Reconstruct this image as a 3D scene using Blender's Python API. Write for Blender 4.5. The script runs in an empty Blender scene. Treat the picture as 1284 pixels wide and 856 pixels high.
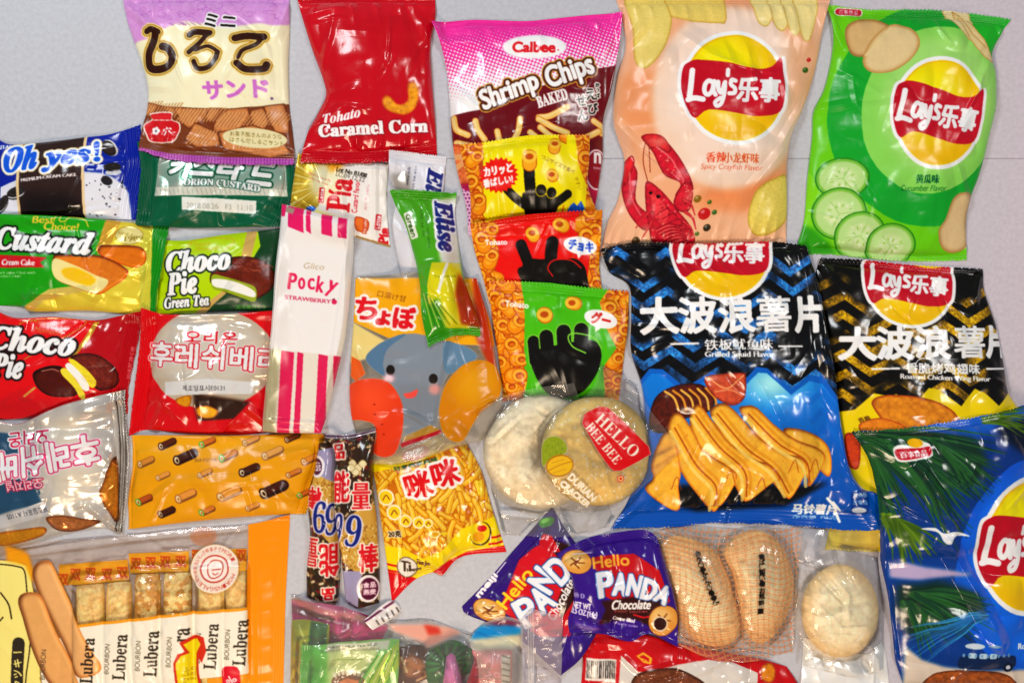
import bpy, math, random
import numpy as np
from math import sin, cos, pi, radians, sqrt

SC = 0.0008            # metres per photo pixel on the table top
CX, CY = 642.0, 428.0
CAMH = 1.30 / SC       # camera height in px units
STEP = 0.85            # mesh step in px
S = 2.5                # artwork sub-pixels per px
scene = bpy.context.scene
COL = scene.collection

# ------------------------------------------------------------------ zoom frames used for measuring
ZF = {
 '0': (0, 0, 1.0), 'A': (0, 0, 3.058), 'B': (350, 0, 2.951), 'C': (750, 0, 2.404), 'D': (0, 250, 3.058),
 'E': (320, 170, 3.723), 'F': (560, 150, 2.446), 'G': (740, 290, 2.195), 'H': (320, 330, 3.17),
 'I': (0, 480, 3.21), 'J': (0, 640, 3.379), 'K': (360, 520, 3.293), 'L': (340, 700, 3.057),
 'M': (560, 620, 3.626), 'N': (800, 640, 3.891), 'O': (1050, 500, 2.406), 'P': (580, 460, 4.0125),
}
def zp(z, pts):
    ox, oy, f = ZF[z]
    a = np.asarray(pts, float).reshape(-1, 2)
    return a / f + np.array([ox, oy])

# ------------------------------------------------------------------ noise
def _hash(ix, iy, seed):
    n = (ix.astype(np.int64) * 374761393 + iy.astype(np.int64) * 668265263 + seed * 1442695041) & 0xffffffff
    n = ((n ^ (n >> 13)) * 1274126177) & 0xffffffff
    n = n ^ (n >> 16)
    return (n & 0xffff) / 65535.0
def vnoise(x, y, seed=0):
    xi, yi = np.floor(x), np.floor(y)
    fx, fy = x - xi, y - yi
    fx = fx * fx * (3 - 2 * fx); fy = fy * fy * (3 - 2 * fy)
    a = _hash(xi, yi, seed); b = _hash(xi + 1, yi, seed); c = _hash(xi, yi + 1, seed); d = _hash(xi + 1, yi + 1, seed)
    return (a * (1 - fx) + b * fx) * (1 - fy) + (c * (1 - fx) + d * fx) * fy
def fbm(x, y, seed=0, o=4):
    t = 0; a = 0.5; s = 0
    for k in range(o):
        t = t + a * vnoise(x, y, seed + 31 * k); s += a; a *= .5; x = x * 2.03 + 7.1; y = y * 2.03 + 3.7
    return t / s
def sstep(a, b, x):
    t = np.clip((x - a) / (b - a), 0, 1); return t * t * (3 - 2 * t)

# ------------------------------------------------------------------ array helpers
def boxblur(a, r):
    r = int(max(0, r))
    if r == 0: return a
    for ax in (0, 1):
        pad = [(0, 0)] * a.ndim; pad[ax] = (r + 1, r)
        c = np.cumsum(np.pad(a, pad, mode='edge'), axis=ax)
        n = a.shape[ax]
        sl1 = [slice(None)] * a.ndim; sl0 = [slice(None)] * a.ndim
        sl1[ax] = slice(2 * r + 1, 2 * r + 1 + n); sl0[ax] = slice(0, n)
        a = (c[tuple(sl1)] - c[tuple(sl0)]) / (2 * r + 1)
    return a
def dilate(m, r):
    r = float(r)
    if r < .5: return m
    R = int(math.ceil(r)); H, W = m.shape
    c = np.cumsum(np.pad(m.astype(np.int32), ((0, 0), (R + 1, R))), axis=1)
    out = np.zeros_like(m)
    for dy in range(-R, R + 1):
        q = r * r - dy * dy
        if q < 0: continue
        w = int(round(sqrt(q)))
        row = (c[:, R + 1 + w - 0:R + 1 + w + W] - c[:, R - w:R - w + W]) > 0
        if dy >= 0: out[dy:] |= row[:H - dy] if dy else row
        else: out[:dy] |= row[-dy:]
    return out
def maxfilt(a, r):
    for ax in (0, 1):
        o = a.copy()
        k = 1; rem = r
        while rem > 0:
            st = min(k, rem)
            b = o.copy()
            if ax == 0: b[st:] = np.maximum(b[st:], o[:-st]); b[:-st] = np.maximum(b[:-st], o[st:])
            else: b[:, st:] = np.maximum(b[:, st:], o[:, :-st]); b[:, :-st] = np.maximum(b[:, :-st], o[:, st:])
            o = b; rem -= st; k = st * 2
        a = o
    return a
def bilin(a, x, y):
    H, W = a.shape[:2]
    x = np.clip(x, 0, W - 1.001); y = np.clip(y, 0, H - 1.001)
    xi = x.astype(int); yi = y.astype(int); fx = x - xi; fy = y - yi
    if a.ndim == 3: fx = fx[..., None]; fy = fy[..., None]
    return (a[yi, xi] * (1 - fx) + a[yi, xi + 1] * fx) * (1 - fy) + (a[yi + 1, xi] * (1 - fx) + a[yi + 1, xi + 1] * fx) * fy

def smooth_closed(p, n=8):
    p = np.asarray(p, float); N = len(p); out = []
    for i in range(N):
        a, b, c, d = p[i - 1], p[i], p[(i + 1) % N], p[(i + 2) % N]
        for k in range(n):
            t = k / n
            out.append(.5 * (2 * b + (c - a) * t + (2 * a - 5 * b + 4 * c - d) * t * t + (3 * b - a - 3 * c + d) * t ** 3))
    return np.array(out)
def smooth_open(p, n=8):
    p = np.asarray(p, float)
    if len(p) < 3: return p
    q = np.vstack([2 * p[0] - p[1], p, 2 * p[-1] - p[-2]]); out = []
    for i in range(1, len(q) - 2):
        a, b, c, d = q[i - 1], q[i], q[i + 1], q[i + 2]
        for k in range(n):
            t = k / n
            out.append(.5 * (2 * b + (c - a) * t + (2 * a - 5 * b + 4 * c - d) * t * t + (3 * b - a - 3 * c + d) * t ** 3))
    out.append(p[-1]); return np.array(out)
def resample(p, n):
    p = np.asarray(p, float)
    d = np.r_[0, np.cumsum(np.hypot(*np.diff(p, axis=0).T))]
    t = np.linspace(0, d[-1], n)
    return np.stack([np.interp(t, d, p[:, 0]), np.interp(t, d, p[:, 1])], 1)

# ------------------------------------------------------------------ lettering outlines
_txt = {}
def text_edges(s):
    if s in _txt: return _txt[s]
    cu = bpy.data.curves.new('t', 'FONT'); cu.body = s; cu.size = 1.0; cu.resolution_u = 6
    ob = bpy.data.objects.new('t', cu); COL.objects.link(ob)
    bpy.context.view_layer.update()
    dg = bpy.context.evaluated_depsgraph_get()
    me = ob.evaluated_get(dg).to_mesh()
    nv = len(me.vertices); co = np.zeros(nv * 3); me.vertices.foreach_get('co', co); co = co.reshape(-1, 3)[:, :2]
    nl = len(me.loops); le = np.zeros(nl, np.int32); me.loops.foreach_get('edge_index', le)
    ne = len(me.edges); ev = np.zeros(ne * 2, np.int32); me.edges.foreach_get('vertices', ev); ev = ev.reshape(-1, 2)
    cnt = np.bincount(le, minlength=ne)
    e = ev[cnt % 2 == 1] if nl else ev
    E = co[e]
    ob.evaluated_get(dg).to_mesh_clear()
    bpy.data.objects.remove(ob); bpy.data.curves.remove(cu)
    if len(E):
        mn = E.reshape(-1, 2).min(0); mx = E.reshape(-1, 2).max(0)
    else:
        mn = np.zeros(2); mx = np.ones(2); E = np.zeros((0, 2, 2))
    E = (E - (mn + mx) / 2) / np.maximum(mx - mn, 1e-6)
    E[..., 1] *= -1
    _txt[s] = (E, (mx - mn))
    return _txt[s]

def rgb(c):
    if isinstance(c, str):
        c = c.lstrip('#'); return np.array([int(c[i:i + 2], 16) for i in (0, 2, 4)]) / 255.0
    c = np.asarray(c, float)
    return c / 255.0 if c.max() > 1.0 else c

class Art:
    """printed artwork of one wrapper, kept as colour / opacity / foil / part-number fields"""
    def __init__(self, bb, col, alpha=1.0, foil=0.0):
        self.x0, self.y0 = bb[0] - 4, bb[1] - 4
        self.W = int((bb[2] - self.x0 + 4) * S); self.H = int((bb[3] - self.y0 + 4) * S)
        self.c = np.empty((self.H, self.W, 3), np.float32); self.c[:] = rgb(col)
        self.a = np.full((self.H, self.W), alpha, np.float32)
        self.f = np.full((self.H, self.W), foil, np.float32)
        self.d = np.zeros((self.H, self.W), np.float32)      # embossing (px)
        self.id = np.zeros((self.H, self.W), np.int16)
        self.names = ['film']
        self.z = (0, 0, 1.0); self.cur = 0; self.rnd = random.Random(5); self.clip = None
        yy, xx = np.mgrid[0:self.H, 0:self.W]
        self.X = (xx / S + self.x0).astype(np.float32); self.Y = (yy / S + self.y0).astype(np.float32)
    def zoom(self, z): self.z = ZF[z]; return self
    def part(self, name=None, new=False):
        if name is None: self.cur = 0
        else:
            self.names.append(name); self.cur = len(self.names) - 1
        return self
    def p(self, pts):
        a = np.asarray(pts, float).reshape(-1, 2)
        return a / self.z[2] + np.array(self.z[:2])
    def raster(self, E, pad=0):
        """E: (n,2,2) edges in photo px -> mask window"""
        if len(E) == 0: return None
        q = (E - np.array([self.x0, self.y0])) * S
        mn = np.floor(q.reshape(-1, 2).min(0)).astype(int) - pad - 2; mx = np.ceil(q.reshape(-1, 2).max(0)).astype(int) + pad + 2
        xa, ya = max(mn[0], 0), max(mn[1], 0); xb, yb = min(mx[0], self.W), min(mx[1], self.H)
        if xb - xa < 1 or yb - ya < 1: return None
        q = q - np.array([xa, ya]); w, h = xb - xa, yb - ya
        y1, y2 = q[:, 0, 1], q[:, 1, 1]; sw = y1 > y2
        A = np.where(sw[:, None], q[:, 1], q[:, 0]); B = np.where(sw[:, None], q[:, 0], q[:, 1])
        r0 = np.clip(np.ceil(A[:, 1] - .5), 0, h).astype(int); r1 = np.clip(np.ceil(B[:, 1] - .5), 0, h).astype(int)
        n = np.maximum(r1 - r0, 0); tot = int(n.sum())
        if tot == 0: return None
        idx = np.repeat(np.arange(len(n)), n)
        off = np.arange(tot) - np.repeat(np.cumsum(n) - n, n)
        rows = r0[idx] + off
        t = (rows + .5 - A[idx, 1]) / (B[idx, 1] - A[idx, 1])
        x = A[idx, 0] + t * (B[idx, 0] - A[idx, 0])
        cx = np.clip(np.ceil(x - .5), 0, w).astype(int)
        acc = np.zeros((h, w + 1), np.int32); np.add.at(acc, (rows, cx), 1)
        m = (np.cumsum(acc, axis=1)[:, :w] & 1).astype(bool)
        return m, ya, xa
    def paint(self, mw, col, a=1.0, foil=None, alpha=None, emb=None, soft=0):
        if mw is None: return
        m, ya, xa = mw; h, w = m.shape; sl = (slice(ya, ya + h), slice(xa, xa + w))
        mf = m.astype(np.float32)
        if soft: mf = boxblur(boxblur(mf, soft * S), soft * S)
        if self.clip is not None: mf = mf * self.clip[sl]
        k = (mf * a)[..., None]
        if callable(col): cc = col(self.X[sl], self.Y[sl])
        else: cc = rgb(col)
        self.c[sl] = self.c[sl] * (1 - k) + cc * k
        if alpha is None: alpha = 1.0
        self.a[sl] = self.a[sl] * (1 - k[..., 0]) + alpha * k[..., 0]
        if foil is not None: self.f[sl] = self.f[sl] * (1 - k[..., 0]) + foil * k[..., 0]
        if emb is not None: self.d[sl] = self.d[sl] + emb * mf
        if self.cur: self.id[sl] = np.where(mf > .5, self.cur, self.id[sl])
    @staticmethod
    def edges(p):
        p = np.asarray(p); return np.stack([p, np.roll(p, -1, 0)], 1)
    def poly(self, pts, col, sm=False, **k):
        p = self.p(pts)
        if sm: p = smooth_closed(p)
        mw = self.raster(self.edges(p), int(k.get('soft', 0) * S * 2)); self.paint(mw, col, **k); return mw
    def ell(self, cx, cy, rx, ry=None, rot=0, col='#ffffff', n=48, **k):
        ry = rx if ry is None else ry; t = np.linspace(0, 2 * pi, n, endpoint=False); r = radians(-rot)
        x = rx * np.cos(t); y = ry * np.sin(t)
        return self.poly(np.stack([cx + x * cos(r) - y * sin(r), cy + x * sin(r) + y * cos(r)], 1), col, **k)
    def rect(self, cx, cy, w, h, rot=0, col='#ffffff', r=0, **k):
        q = []
        r = min(r, w / 2, h / 2)
        for sx, sy, a0 in ((1, 1, 0), (-1, 1, 90), (-1, -1, 180), (1, -1, 270)):
            if r: q += [(sx * (w / 2 - r) + r * cos(radians(a0 + a)), sy * (h / 2 - r) + r * sin(radians(a0 + a))) for a in range(0, 91, 15)]
            else: q.append((sx * w / 2, sy * h / 2))
        t = radians(-rot)
        return self.poly([(cx + x * cos(t) - y * sin(t), cy + x * sin(t) + y * cos(t)) for x, y in q], col, **k)
    def strokemask(self, pts, w, sm=True, taper=None):
        """union of discs/segments, width w in zoom units"""
        p = self.p(pts); w = w / self.z[2] * S / 2
        if sm: p = smooth_open(p)
        q = (p - np.array([self.x0, self.y0])) * S
        mn = np.floor(q.min(0) - w - 2).astype(int); mx = np.ceil(q.max(0) + w + 2).astype(int)
        xa, ya = max(mn[0], 0), max(mn[1], 0); xb, yb = min(mx[0], self.W), min(mx[1], self.H)
        if xb - xa < 1 or yb - ya < 1: return None
        yy, xx = np.mgrid[ya:yb, xa:xb].astype(np.float32); best = np.full(yy.shape, 1e9, np.float32)
        n = len(q)
        for i in range(n - 1):
            a, b = q[i], q[i + 1]; d = b - a; L = max(d @ d, 1e-9)
            t = np.clip(((xx - a[0]) * d[0] + (yy - a[1]) * d[1]) / L, 0, 1)
            dd = np.hypot(xx - a[0] - t * d[0], yy - a[1] - t * d[1])
            if taper:
                u = (i + t) / (n - 1); dd = dd / np.maximum(taper[0] * (1 - u) + taper[1] * u, .02)
            best = np.minimum(best, dd)
        return best <= w, ya, xa
    def line(self, pts, w, col, sm=True, taper=None, outs=(), **k):
        for r, oc in outs:
            self.paint(self.strokemask(pts, w + 2 * r, sm, taper), oc, **k)
        self.paint(self.strokemask(pts, w, sm, taper), col, **k)
    def text(self, s, cx, cy, w, h=None, rot=0, col='#ffffff', bold=0, outs=(), shear=0, bend=0, persp=0, **k):
        E, sz = text_edges(s)
        if len(E) == 0: return
        if h is None: h = w * sz[1] / sz[0]
        e = E.copy()
        x = e[..., 0] * w; y = e[..., 1] * h * (1 + persp * e[..., 0])
        y = y + bend * h * (4 * e[..., 0] ** 2)
        x = x - shear * y
        t = radians(-rot)
        X = cx + x * cos(t) - y * sin(t); Y = cy + x * sin(t) + y * cos(t)
        P = np.stack([X, Y], -1) / self.z[2] + np.array(self.z[:2])
        zz = S / self.z[2]
        rmax = (bold + (max(o[0] for o in outs) if outs else 0)) * zz
        mw = self.raster(P, int(max(rmax, .22 * h * zz)) + 3)
        if mw is None: return
        m, ya, xa = mw
        for r, oc in outs: self.paint((dilate(m, (r + bold) * zz), ya, xa), oc, **k)
        self.paint((dilate(m, bold * zz), ya, xa), col, **k)
        if self.cur and rmax >= 0:
            mm = dilate(m, max(2, .22 * h * zz)); sl = (slice(ya, ya + m.shape[0]), slice(xa, xa + m.shape[1])); self.id[sl] = np.where(mm, self.cur, self.id[sl])
    def blob(self, pts, col, edge, sm=True, r=4, spk=.15, seed=1, scale=.6, hi=None, **k):
        """a printed food piece: lighter in the middle, darker rim, grainy"""
        p = self.p(pts)
        if sm: p = smooth_closed(p)
        mw = self.raster(self.edges(p), 2)
        if mw is None: return
        m, ya, xa = mw
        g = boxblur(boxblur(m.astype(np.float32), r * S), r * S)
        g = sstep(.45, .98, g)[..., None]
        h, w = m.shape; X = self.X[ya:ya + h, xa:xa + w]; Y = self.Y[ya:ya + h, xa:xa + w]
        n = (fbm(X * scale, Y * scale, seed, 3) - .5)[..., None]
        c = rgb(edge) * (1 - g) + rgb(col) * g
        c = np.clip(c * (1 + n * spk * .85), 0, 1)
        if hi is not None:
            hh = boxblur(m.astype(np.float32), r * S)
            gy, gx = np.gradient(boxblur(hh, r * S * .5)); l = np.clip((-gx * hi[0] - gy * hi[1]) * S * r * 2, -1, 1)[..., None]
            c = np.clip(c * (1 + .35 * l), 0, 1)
        self.paint(mw, lambda a, b: c, **k)
    def mul(self, fn):
        self.c = np.clip(self.c * fn(self.X, self.Y)[..., None], 0, 1).astype(np.float32)

# ------------------------------------------------------------------ materials
MATS = {}
def film_mat(name, rough=.22, coat=0, clear=False, bump=.05, spec=.42):
    if name in MATS: return MATS[name]
    m = bpy.data.materials.new(name); m.use_nodes = True; nt = m.node_tree; N = nt.nodes; L = nt.links
    b = N['Principled BSDF']; out = N['Material Output']
    at = N.new('ShaderNodeAttribute'); at.attribute_name = 'print'; L.new(at.outputs['Color'], b.inputs['Base Color'])
    fo = N.new('ShaderNodeAttribute'); fo.attribute_name = 'foil'; L.new(fo.outputs['Fac'], b.inputs['Metallic'])
    tc = N.new('ShaderNodeTexCoord'); nz = N.new('ShaderNodeTexNoise'); nz.inputs['Scale'].default_value = 90; nz.inputs['Detail'].default_value = 3
    L.new(tc.outputs['Object'], nz.inputs['Vector'])
    bp = N.new('ShaderNodeBump'); bp.inputs['Strength'].default_value = bump; bp.inputs['Distance'].default_value = .002
    L.new(nz.outputs['Fac'], bp.inputs['Height']); L.new(bp.outputs['Normal'], b.inputs['Normal'])
    b.inputs['Roughness'].default_value = rough; b.inputs['Coat Weight'].default_value = coat; b.inputs['Coat Roughness'].default_value = .12
    b.inputs['Specular IOR Level'].default_value = spec
    if clear:
        tr = N.new('ShaderNodeBsdfTransparent'); gl = N.new('ShaderNodeBsdfGlossy'); gl.inputs['Roughness'].default_value = .06
        L.new(bp.outputs['Normal'], gl.inputs['Normal'])
        fr = N.new('ShaderNodeFresnel'); fr.inputs['IOR'].default_value = 1.38; L.new(bp.outputs['Normal'], fr.inputs['Normal'])
        m1 = N.new('ShaderNodeMixShader'); L.new(fr.outputs['Fac'], m1.inputs['Fac']); L.new(tr.outputs[0], m1.inputs[1]); L.new(gl.outputs[0], m1.inputs[2])
        al = N.new('ShaderNodeAttribute'); al.attribute_name = 'ink'
        m2 = N.new('ShaderNodeMixShader'); L.new(al.outputs['Fac'], m2.inputs['Fac']); L.new(m1.outputs[0], m2.inputs[1]); L.new(b.outputs[0], m2.inputs[2])
        L.new(m2.outputs[0], out.inputs['Surface'])
    MATS[name] = m; return m

# ------------------------------------------------------------------ global pile height (plan px)
TM = 220
T = np.zeros((856 + 2 * TM, 1284 + 2 * TM), np.float32)
def Tsample(A, x, y): return bilin(A, x + TM, y + TM)
def Tadd(x, y, z):
    xi = np.clip(np.round(x + TM).astype(int), 0, T.shape[1] - 1).ravel(); yi = np.clip(np.round(y + TM).astype(int), 0, T.shape[0] - 1).ravel()
    xa, xb, ya, yb = xi.min(), xi.max() + 1, yi.min(), yi.max() + 1
    w = np.zeros((yb - ya, xb - xa), np.float32); np.maximum.at(w, (yi - ya, xi - xa), z.ravel().astype(np.float32))
    w2 = maxfilt(w, 1); w = np.where(w > 0, w, w2)
    T[ya:yb, xa:xb] = np.maximum(T[ya:yb, xa:xb], w)

def lin(c): return np.where(c <= .04045, c / 12.92, ((c + .055) / 1.055) ** 2.4)

def grid_faces(nv, nu, wrap=False):
    j, i = np.mgrid[0:nv - 1, 0:(nu if wrap else nu - 1)]
    i2 = (i + 1) % nu
    return np.stack([j * nu + i, (j + 1) * nu + i, (j + 1) * nu + i2, j * nu + i2], -1).reshape(-1, 4)

def make_mesh(name, co, faces, mat, parent, attrs=None, normals=None, smooth=True):
    used, inv = np.unique(faces.ravel(), return_inverse=True)
    me = bpy.data.meshes.new(name); nv = len(used); nf = len(faces); k = faces.shape[1]
    me.vertices.add(nv); me.vertices.foreach_set('co', co[used].astype(np.float32).ravel())
    me.loops.add(nf * k); me.loops.foreach_set('vertex_index', inv.astype(np.int32).ravel())
    me.polygons.add(nf); me.polygons.foreach_set('loop_start', np.arange(0, nf * k, k, dtype=np.int32))
    me.update(calc_edges=True)
    me.polygons.foreach_set('use_smooth', np.ones(nf, bool) if smooth else np.zeros(nf, bool))
    for an, (typ, dat) in (attrs or {}).items():
        at = me.attributes.new(an, typ, 'POINT')
        if typ == 'FLOAT_COLOR':
            v = np.ones((nv, 4), np.float32); v[:, :3] = dat[used]; at.data.foreach_set('color', v.ravel())
        else: at.data.foreach_set('value', dat[used].astype(np.float32))
    if normals is not None:
        try:
            at = me.attributes.new('custom_normal', 'FLOAT_VECTOR', 'POINT'); at.data.foreach_set('vector', normals[used].astype(np.float32).ravel())
        except Exception as e: print('normal', e)
    me.materials.append(mat)
    ob = bpy.data.objects.new(name, me); COL.objects.link(ob)
    if parent: ob.parent = parent
    return ob

def empty(name, label, cat, group=None, loc=(0, 0, 0)):
    o = bpy.data.objects.new(name, None); o.empty_display_size = .02; COL.objects.link(o); o.location = loc
    o['label'] = label; o['category'] = cat
    if group: o['group'] = group
    return o

def coons(top, right, bottom, left, nu, nv):
    Tp, Bt = resample(top, nu), resample(bottom, nu); L, R = resample(left, nv), resample(right, nv)
    u = np.linspace(0, 1, nu)[None, :, None]; v = np.linspace(0, 1, nv)[:, None, None]
    c00, c10, c01, c11 = Tp[0], Tp[-1], Bt[0], Bt[-1]
    L = L + (1 - v[:, 0]) * (c00 - L[0]) + v[:, 0] * (c01 - L[-1]); R = R + (1 - v[:, 0]) * (c10 - R[0]) + v[:, 0] * (c11 - R[-1])
    P = (1 - v) * Tp[None] + v * Bt[None] + (1 - u) * L[:, None] + u * R[:, None] \
        - ((1 - u) * (1 - v) * c00 + u * (1 - v) * c10 + (1 - u) * v * c01 + u * v * c11)
    return P, u[..., 0] + 0 * v[..., 0], v[..., 0] + 0 * u[..., 0]

def arclen(P, ax):
    d = np.sqrt((np.diff(P, axis=ax) ** 2).sum(-1)); z = np.zeros_like(np.take(P[..., 0], [0], ax))
    return np.concatenate([z, np.cumsum(d, axis=ax)], ax)

def creases(X, Y, n, seed, amp, length, width, bias=None):
    r = random.Random(seed); h = np.zeros_like(X)
    x0, x1, y0, y1 = X.min(), X.max(), Y.min(), Y.max()
    for k in range(n):
        cx = r.uniform(x0, x1); cy = r.uniform(y0, y1); a = r.uniform(0, pi) if bias is None else r.gauss(bias, .5)
        L = length * r.uniform(.5, 1.4); w = width * r.uniform(.5, 1.5); A = amp * r.uniform(.4, 1.2) * (1 if r.random() < .6 else -1)
        dx, dy = X - cx, Y - cy; u = dx * cos(a) + dy * sin(a); v = -dx * sin(a) + dy * cos(a) + .15 * u * u / L * r.choice((-1, 1)) * .5
        h += A * np.clip(1 - np.abs(v) / w, 0, 1) ** 1.3 * np.clip(1 - (u / L) ** 2, 0, 1)
    return h

def split_pieces(g, names, minf=120):
    """give every separate printed piece a number of its own; specks go back to the film"""
    H, W = g.shape; par = [0]; 
    def find(a):
        while par[a] != a: par[a] = par[par[a]]; a = par[a]
        return a
    prev = None; lab = np.zeros((H, W), np.int32); val = [0]
    for j in range(H):
        row = g[j]; b = np.flatnonzero(np.diff(row)) + 1; st = np.r_[0, b]; en = np.r_[b, W]; cur = []
        for s0, e0 in zip(st, en):
            par.append(len(par)); val.append(int(row[s0])); cur.append((int(s0), int(e0), int(row[s0]), len(par) - 1)); lab[j, s0:e0] = len(par) - 1
        if prev:
            i = 0
            for s0, e0, v0, l0 in cur:
                while i < len(prev) and prev[i][1] <= s0: i += 1
                k = i
                while k < len(prev) and prev[k][0] < e0:
                    if prev[k][2] == v0:
                        a, c = find(prev[k][3]), find(l0)
                        if a != c: par[c] = a
                    k += 1
        prev = cur
    roots = np.array([find(i) for i in range(len(par))]); L = roots[lab]; u, inv, cnt = np.unique(L, return_inverse=True, return_counts=True)
    idx = inv.reshape(L.shape); order = np.argsort(-cnt); keep = cnt >= minf
    film = [i for i in order if names[val[u[i]]] == 'film']
    # a speck belongs to whatever surrounds it: the run before it (or after it) on its row
    for i in np.flatnonzero(~keep):
        js, is_ = np.nonzero(idx == i); j, i0, i1 = js[0], is_[js == js[0]].min(), is_[js == js[0]].max()
        t = idx[j, i0 - 1] if i0 > 0 else (idx[j, min(i1 + 1, W - 1)])
        idx[js, is_] = t
    cnt2 = np.bincount(idx.ravel(), minlength=len(u))
    out_names = ['film']; new = np.zeros(len(u), int)
    for i in np.flatnonzero(cnt2):
        nm = names[val[u[i]]]
        if film and i == film[0]: continue
        if not keep[i]: continue
        out_names.append('film_panel' if nm == 'film' else nm); new[i] = len(out_names) - 1
    inv = idx
    return new[inv.reshape(L.shape)].ravel(), out_names

def bag(name, label, cat, sides, art, puff=20, seals='tb', sw=(14, 14), crimp=.5, teeth=(1.2, 5), pleat=2.2, crum=1.2, ncr=14,
        group=None, seed=1, mat=None, stiff=(8, 8), pe=(.55, .5), z='0', sm=True, hfun=None, extra_parts=(), lift=0.0, zadd=.5,
        back=True, step=STEP, folds=(), cover=False, crl=40, crw=7, partlabels=None):
    """one flow-wrapped packet: a puffed patch between four traced edges, laid on whatever is already there"""
    sd = [zp(z, s) for s in sides]
    if sm: sd = [smooth_open(s) for s in sd]
    top, right, bottom, left = sd
    allp = np.vstack(sd); cen = allp.mean(0)
    # unproject to the height this packet lies at
    tz = float(Tsample(T, np.array([cen[0]]), np.array([cen[1]]))[0]); 
    zr = tz + puff * zadd; f = 1 - zr / CAMH; C = np.array([CX, CY])
    ln = lambda p: np.hypot(*np.diff(p, axis=0).T).sum()
    nu = max(8, int(max(ln(top), ln(bottom)) / step)); nv = max(8, int(max(ln(left), ln(right)) / step))
    P, u, v = coons(top, right, bottom, left, nu, nv)
    sv = arclen(P, 0); su = arclen(P, 1); Lv = sv[-1:, :]; Lu = su[:, -1:]
    if teeth and seals:
        A, per = teeth
        if 't' in seals or 'b' in seals:
            s = su; zig = (np.abs(((s / per) % 1) * 2 - 1) * 2 - 1) * A
            for k in range(5):
                if 't' in seals: P[k, :, 1] += zig[k] * (1 - k / 5)
                if 'b' in seals: P[-1 - k, :, 1] += zig[-1 - k] * (1 - k / 5)
        if 'l' in seals or 'r' in seals:
            s = sv; zig = (np.abs(((s / per) % 1) * 2 - 1) * 2 - 1) * A
            for k in range(5):
                if 'l' in seals: P[:, k, 0] += zig[:, k] * (1 - k / 5)
                if 'r' in seals: P[:, -1 - k, 0] += zig[:, -1 - k] * (1 - k / 5)
    X, Y = P[..., 0], P[..., 1]
    dt, db, dl, dr = sv, Lv - sv, su, Lu - su
    wt = sw[0] if 't' in seals else 0; wb = sw[1] if 'b' in seals else 0
    wl = sw[0] if 'l' in seals else 0; wr = sw[1] if 'r' in seals else 0
    vb = np.clip((dt - wt) / np.maximum(Lv - wt - wb, 1), 0, 1); ub = np.clip((dl - wl) / np.maximum(Lu - wl - wr, 1), 0, 1)
    prof = lambda t, e: np.clip(np.sin(pi * t), 0, 1) ** e
    env = prof(ub, pe[0]) * prof(vb, pe[1])
    h = puff * env
    h = h + puff * .22 * np.clip(env * 1.5, 0, 1) * (fbm(X / 70, Y / 70, seed + 3, 2) - .5) * 2
    if hfun is not None: h = hfun(h, X, Y, ub, vb)
    # pleats running out of the seals
    if pleat:
        for dist, s, on in ((dt - wt, su, 't' in seals), (db - wb, su, 'b' in seals), (dl - wl, sv, 'l' in seals), (dr - wr, sv, 'r' in seals)):
            if not on: continue
            n1 = vnoise(s / 15 + .004 * dist, dist / 90, seed * 7 + 1) ; n2 = vnoise(s / 7, dist / 50, seed * 7 + 2)
            rid = (1 - np.sqrt((2 * n1 - 1) ** 2 + .01)) - .5 + .22 * (n2 - .5)
            wgt = np.exp(-np.clip(dist, 0, None) / 26) * sstep(-2, 7, dist)
            h = h + pleat * 2.6 * rid * wgt
    soft_env = np.clip(env * 2.2, 0, 1)
    if crum:
        h = h + soft_env * creases(X, Y, ncr, seed + 11, crum * 1.5, crl, crw)
        n = fbm(X / 46, Y / 46, seed + 5, 2); h = h + soft_env * crum * 4.4 * (np.sqrt((2 * n - 1) ** 2 + .004) - .35)
        n = vnoise(X / 17, Y / 17, seed + 6); h = h + soft_env * crum * .4 * (np.sqrt((2 * n - 1) ** 2 + .01) - .3)
    if crum: h = h + soft_env * .1 * crum * (np.sqrt((2 * vnoise(X / 7.5 + .3 * n, Y / 7.5, seed + 16) - 1) ** 2 + .02) - .3)
    # waviness of the whole sheet, also of the seals
    h = h + (.8 + .5 * crum) * (fbm(X / 42, Y / 42, seed + 9, 2))
    for (fx0, fy0), (fx1, fy1), A, w in folds:
        (ax, ay), (bx, by) = zp(z, [(fx0, fy0), (fx1, fy1)]); L = math.hypot(bx - ax, by - ay); ux, uy = (bx - ax) / L, (by - ay) / L
        uu = (X - ax) * ux + (Y - ay) * uy; vv = -(X - ax) * uy + (Y - ay) * ux
        h = h + A * np.clip(1 - np.abs(vv) / w, 0, 1) * sstep(-8, 12, uu) * sstep(-8, 12, L - uu)
    inseal = np.zeros(X.shape, bool)
    if seals:
        for dist, w, on in ((dt, wt, 't' in seals), (db, wb, 'b' in seals), (dl, wl, 'l' in seals), (dr, wr, 'r' in seals)):
            if on and w:
                k = dist < w; inseal |= k
                h = h + np.where(k, 1.7 * crimp * np.sin(2 * pi * dist / max(3.2, w / 4.5)) * sstep(0, 1.5, dist) * sstep(0, 1.5, w - dist), 0)
    h = np.maximum(h, .15)
    # artwork
    ax = (X - art.x0) * S; ay = (Y - art.y0) * S
    br = max(1, int(S * .5))
    if art.d.any(): h = h + bilin(boxblur(art.d, br), ax, ay)
    # plan position and base surface
    XP = C[0] + (X - C[0]) * f; YP = C[1] + (Y - C[1]) * f
    mg = stiff[0] + stiff[1] + 4
    xa, xb = int(XP.min()) - mg + TM, int(XP.max()) + mg + TM; ya, yb = int(YP.min()) - mg + TM, int(YP.max()) + mg + TM
    xa, ya = max(xa, 0), max(ya, 0); xb, yb = min(xb, T.shape[1]), min(yb, T.shape[0])
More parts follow.
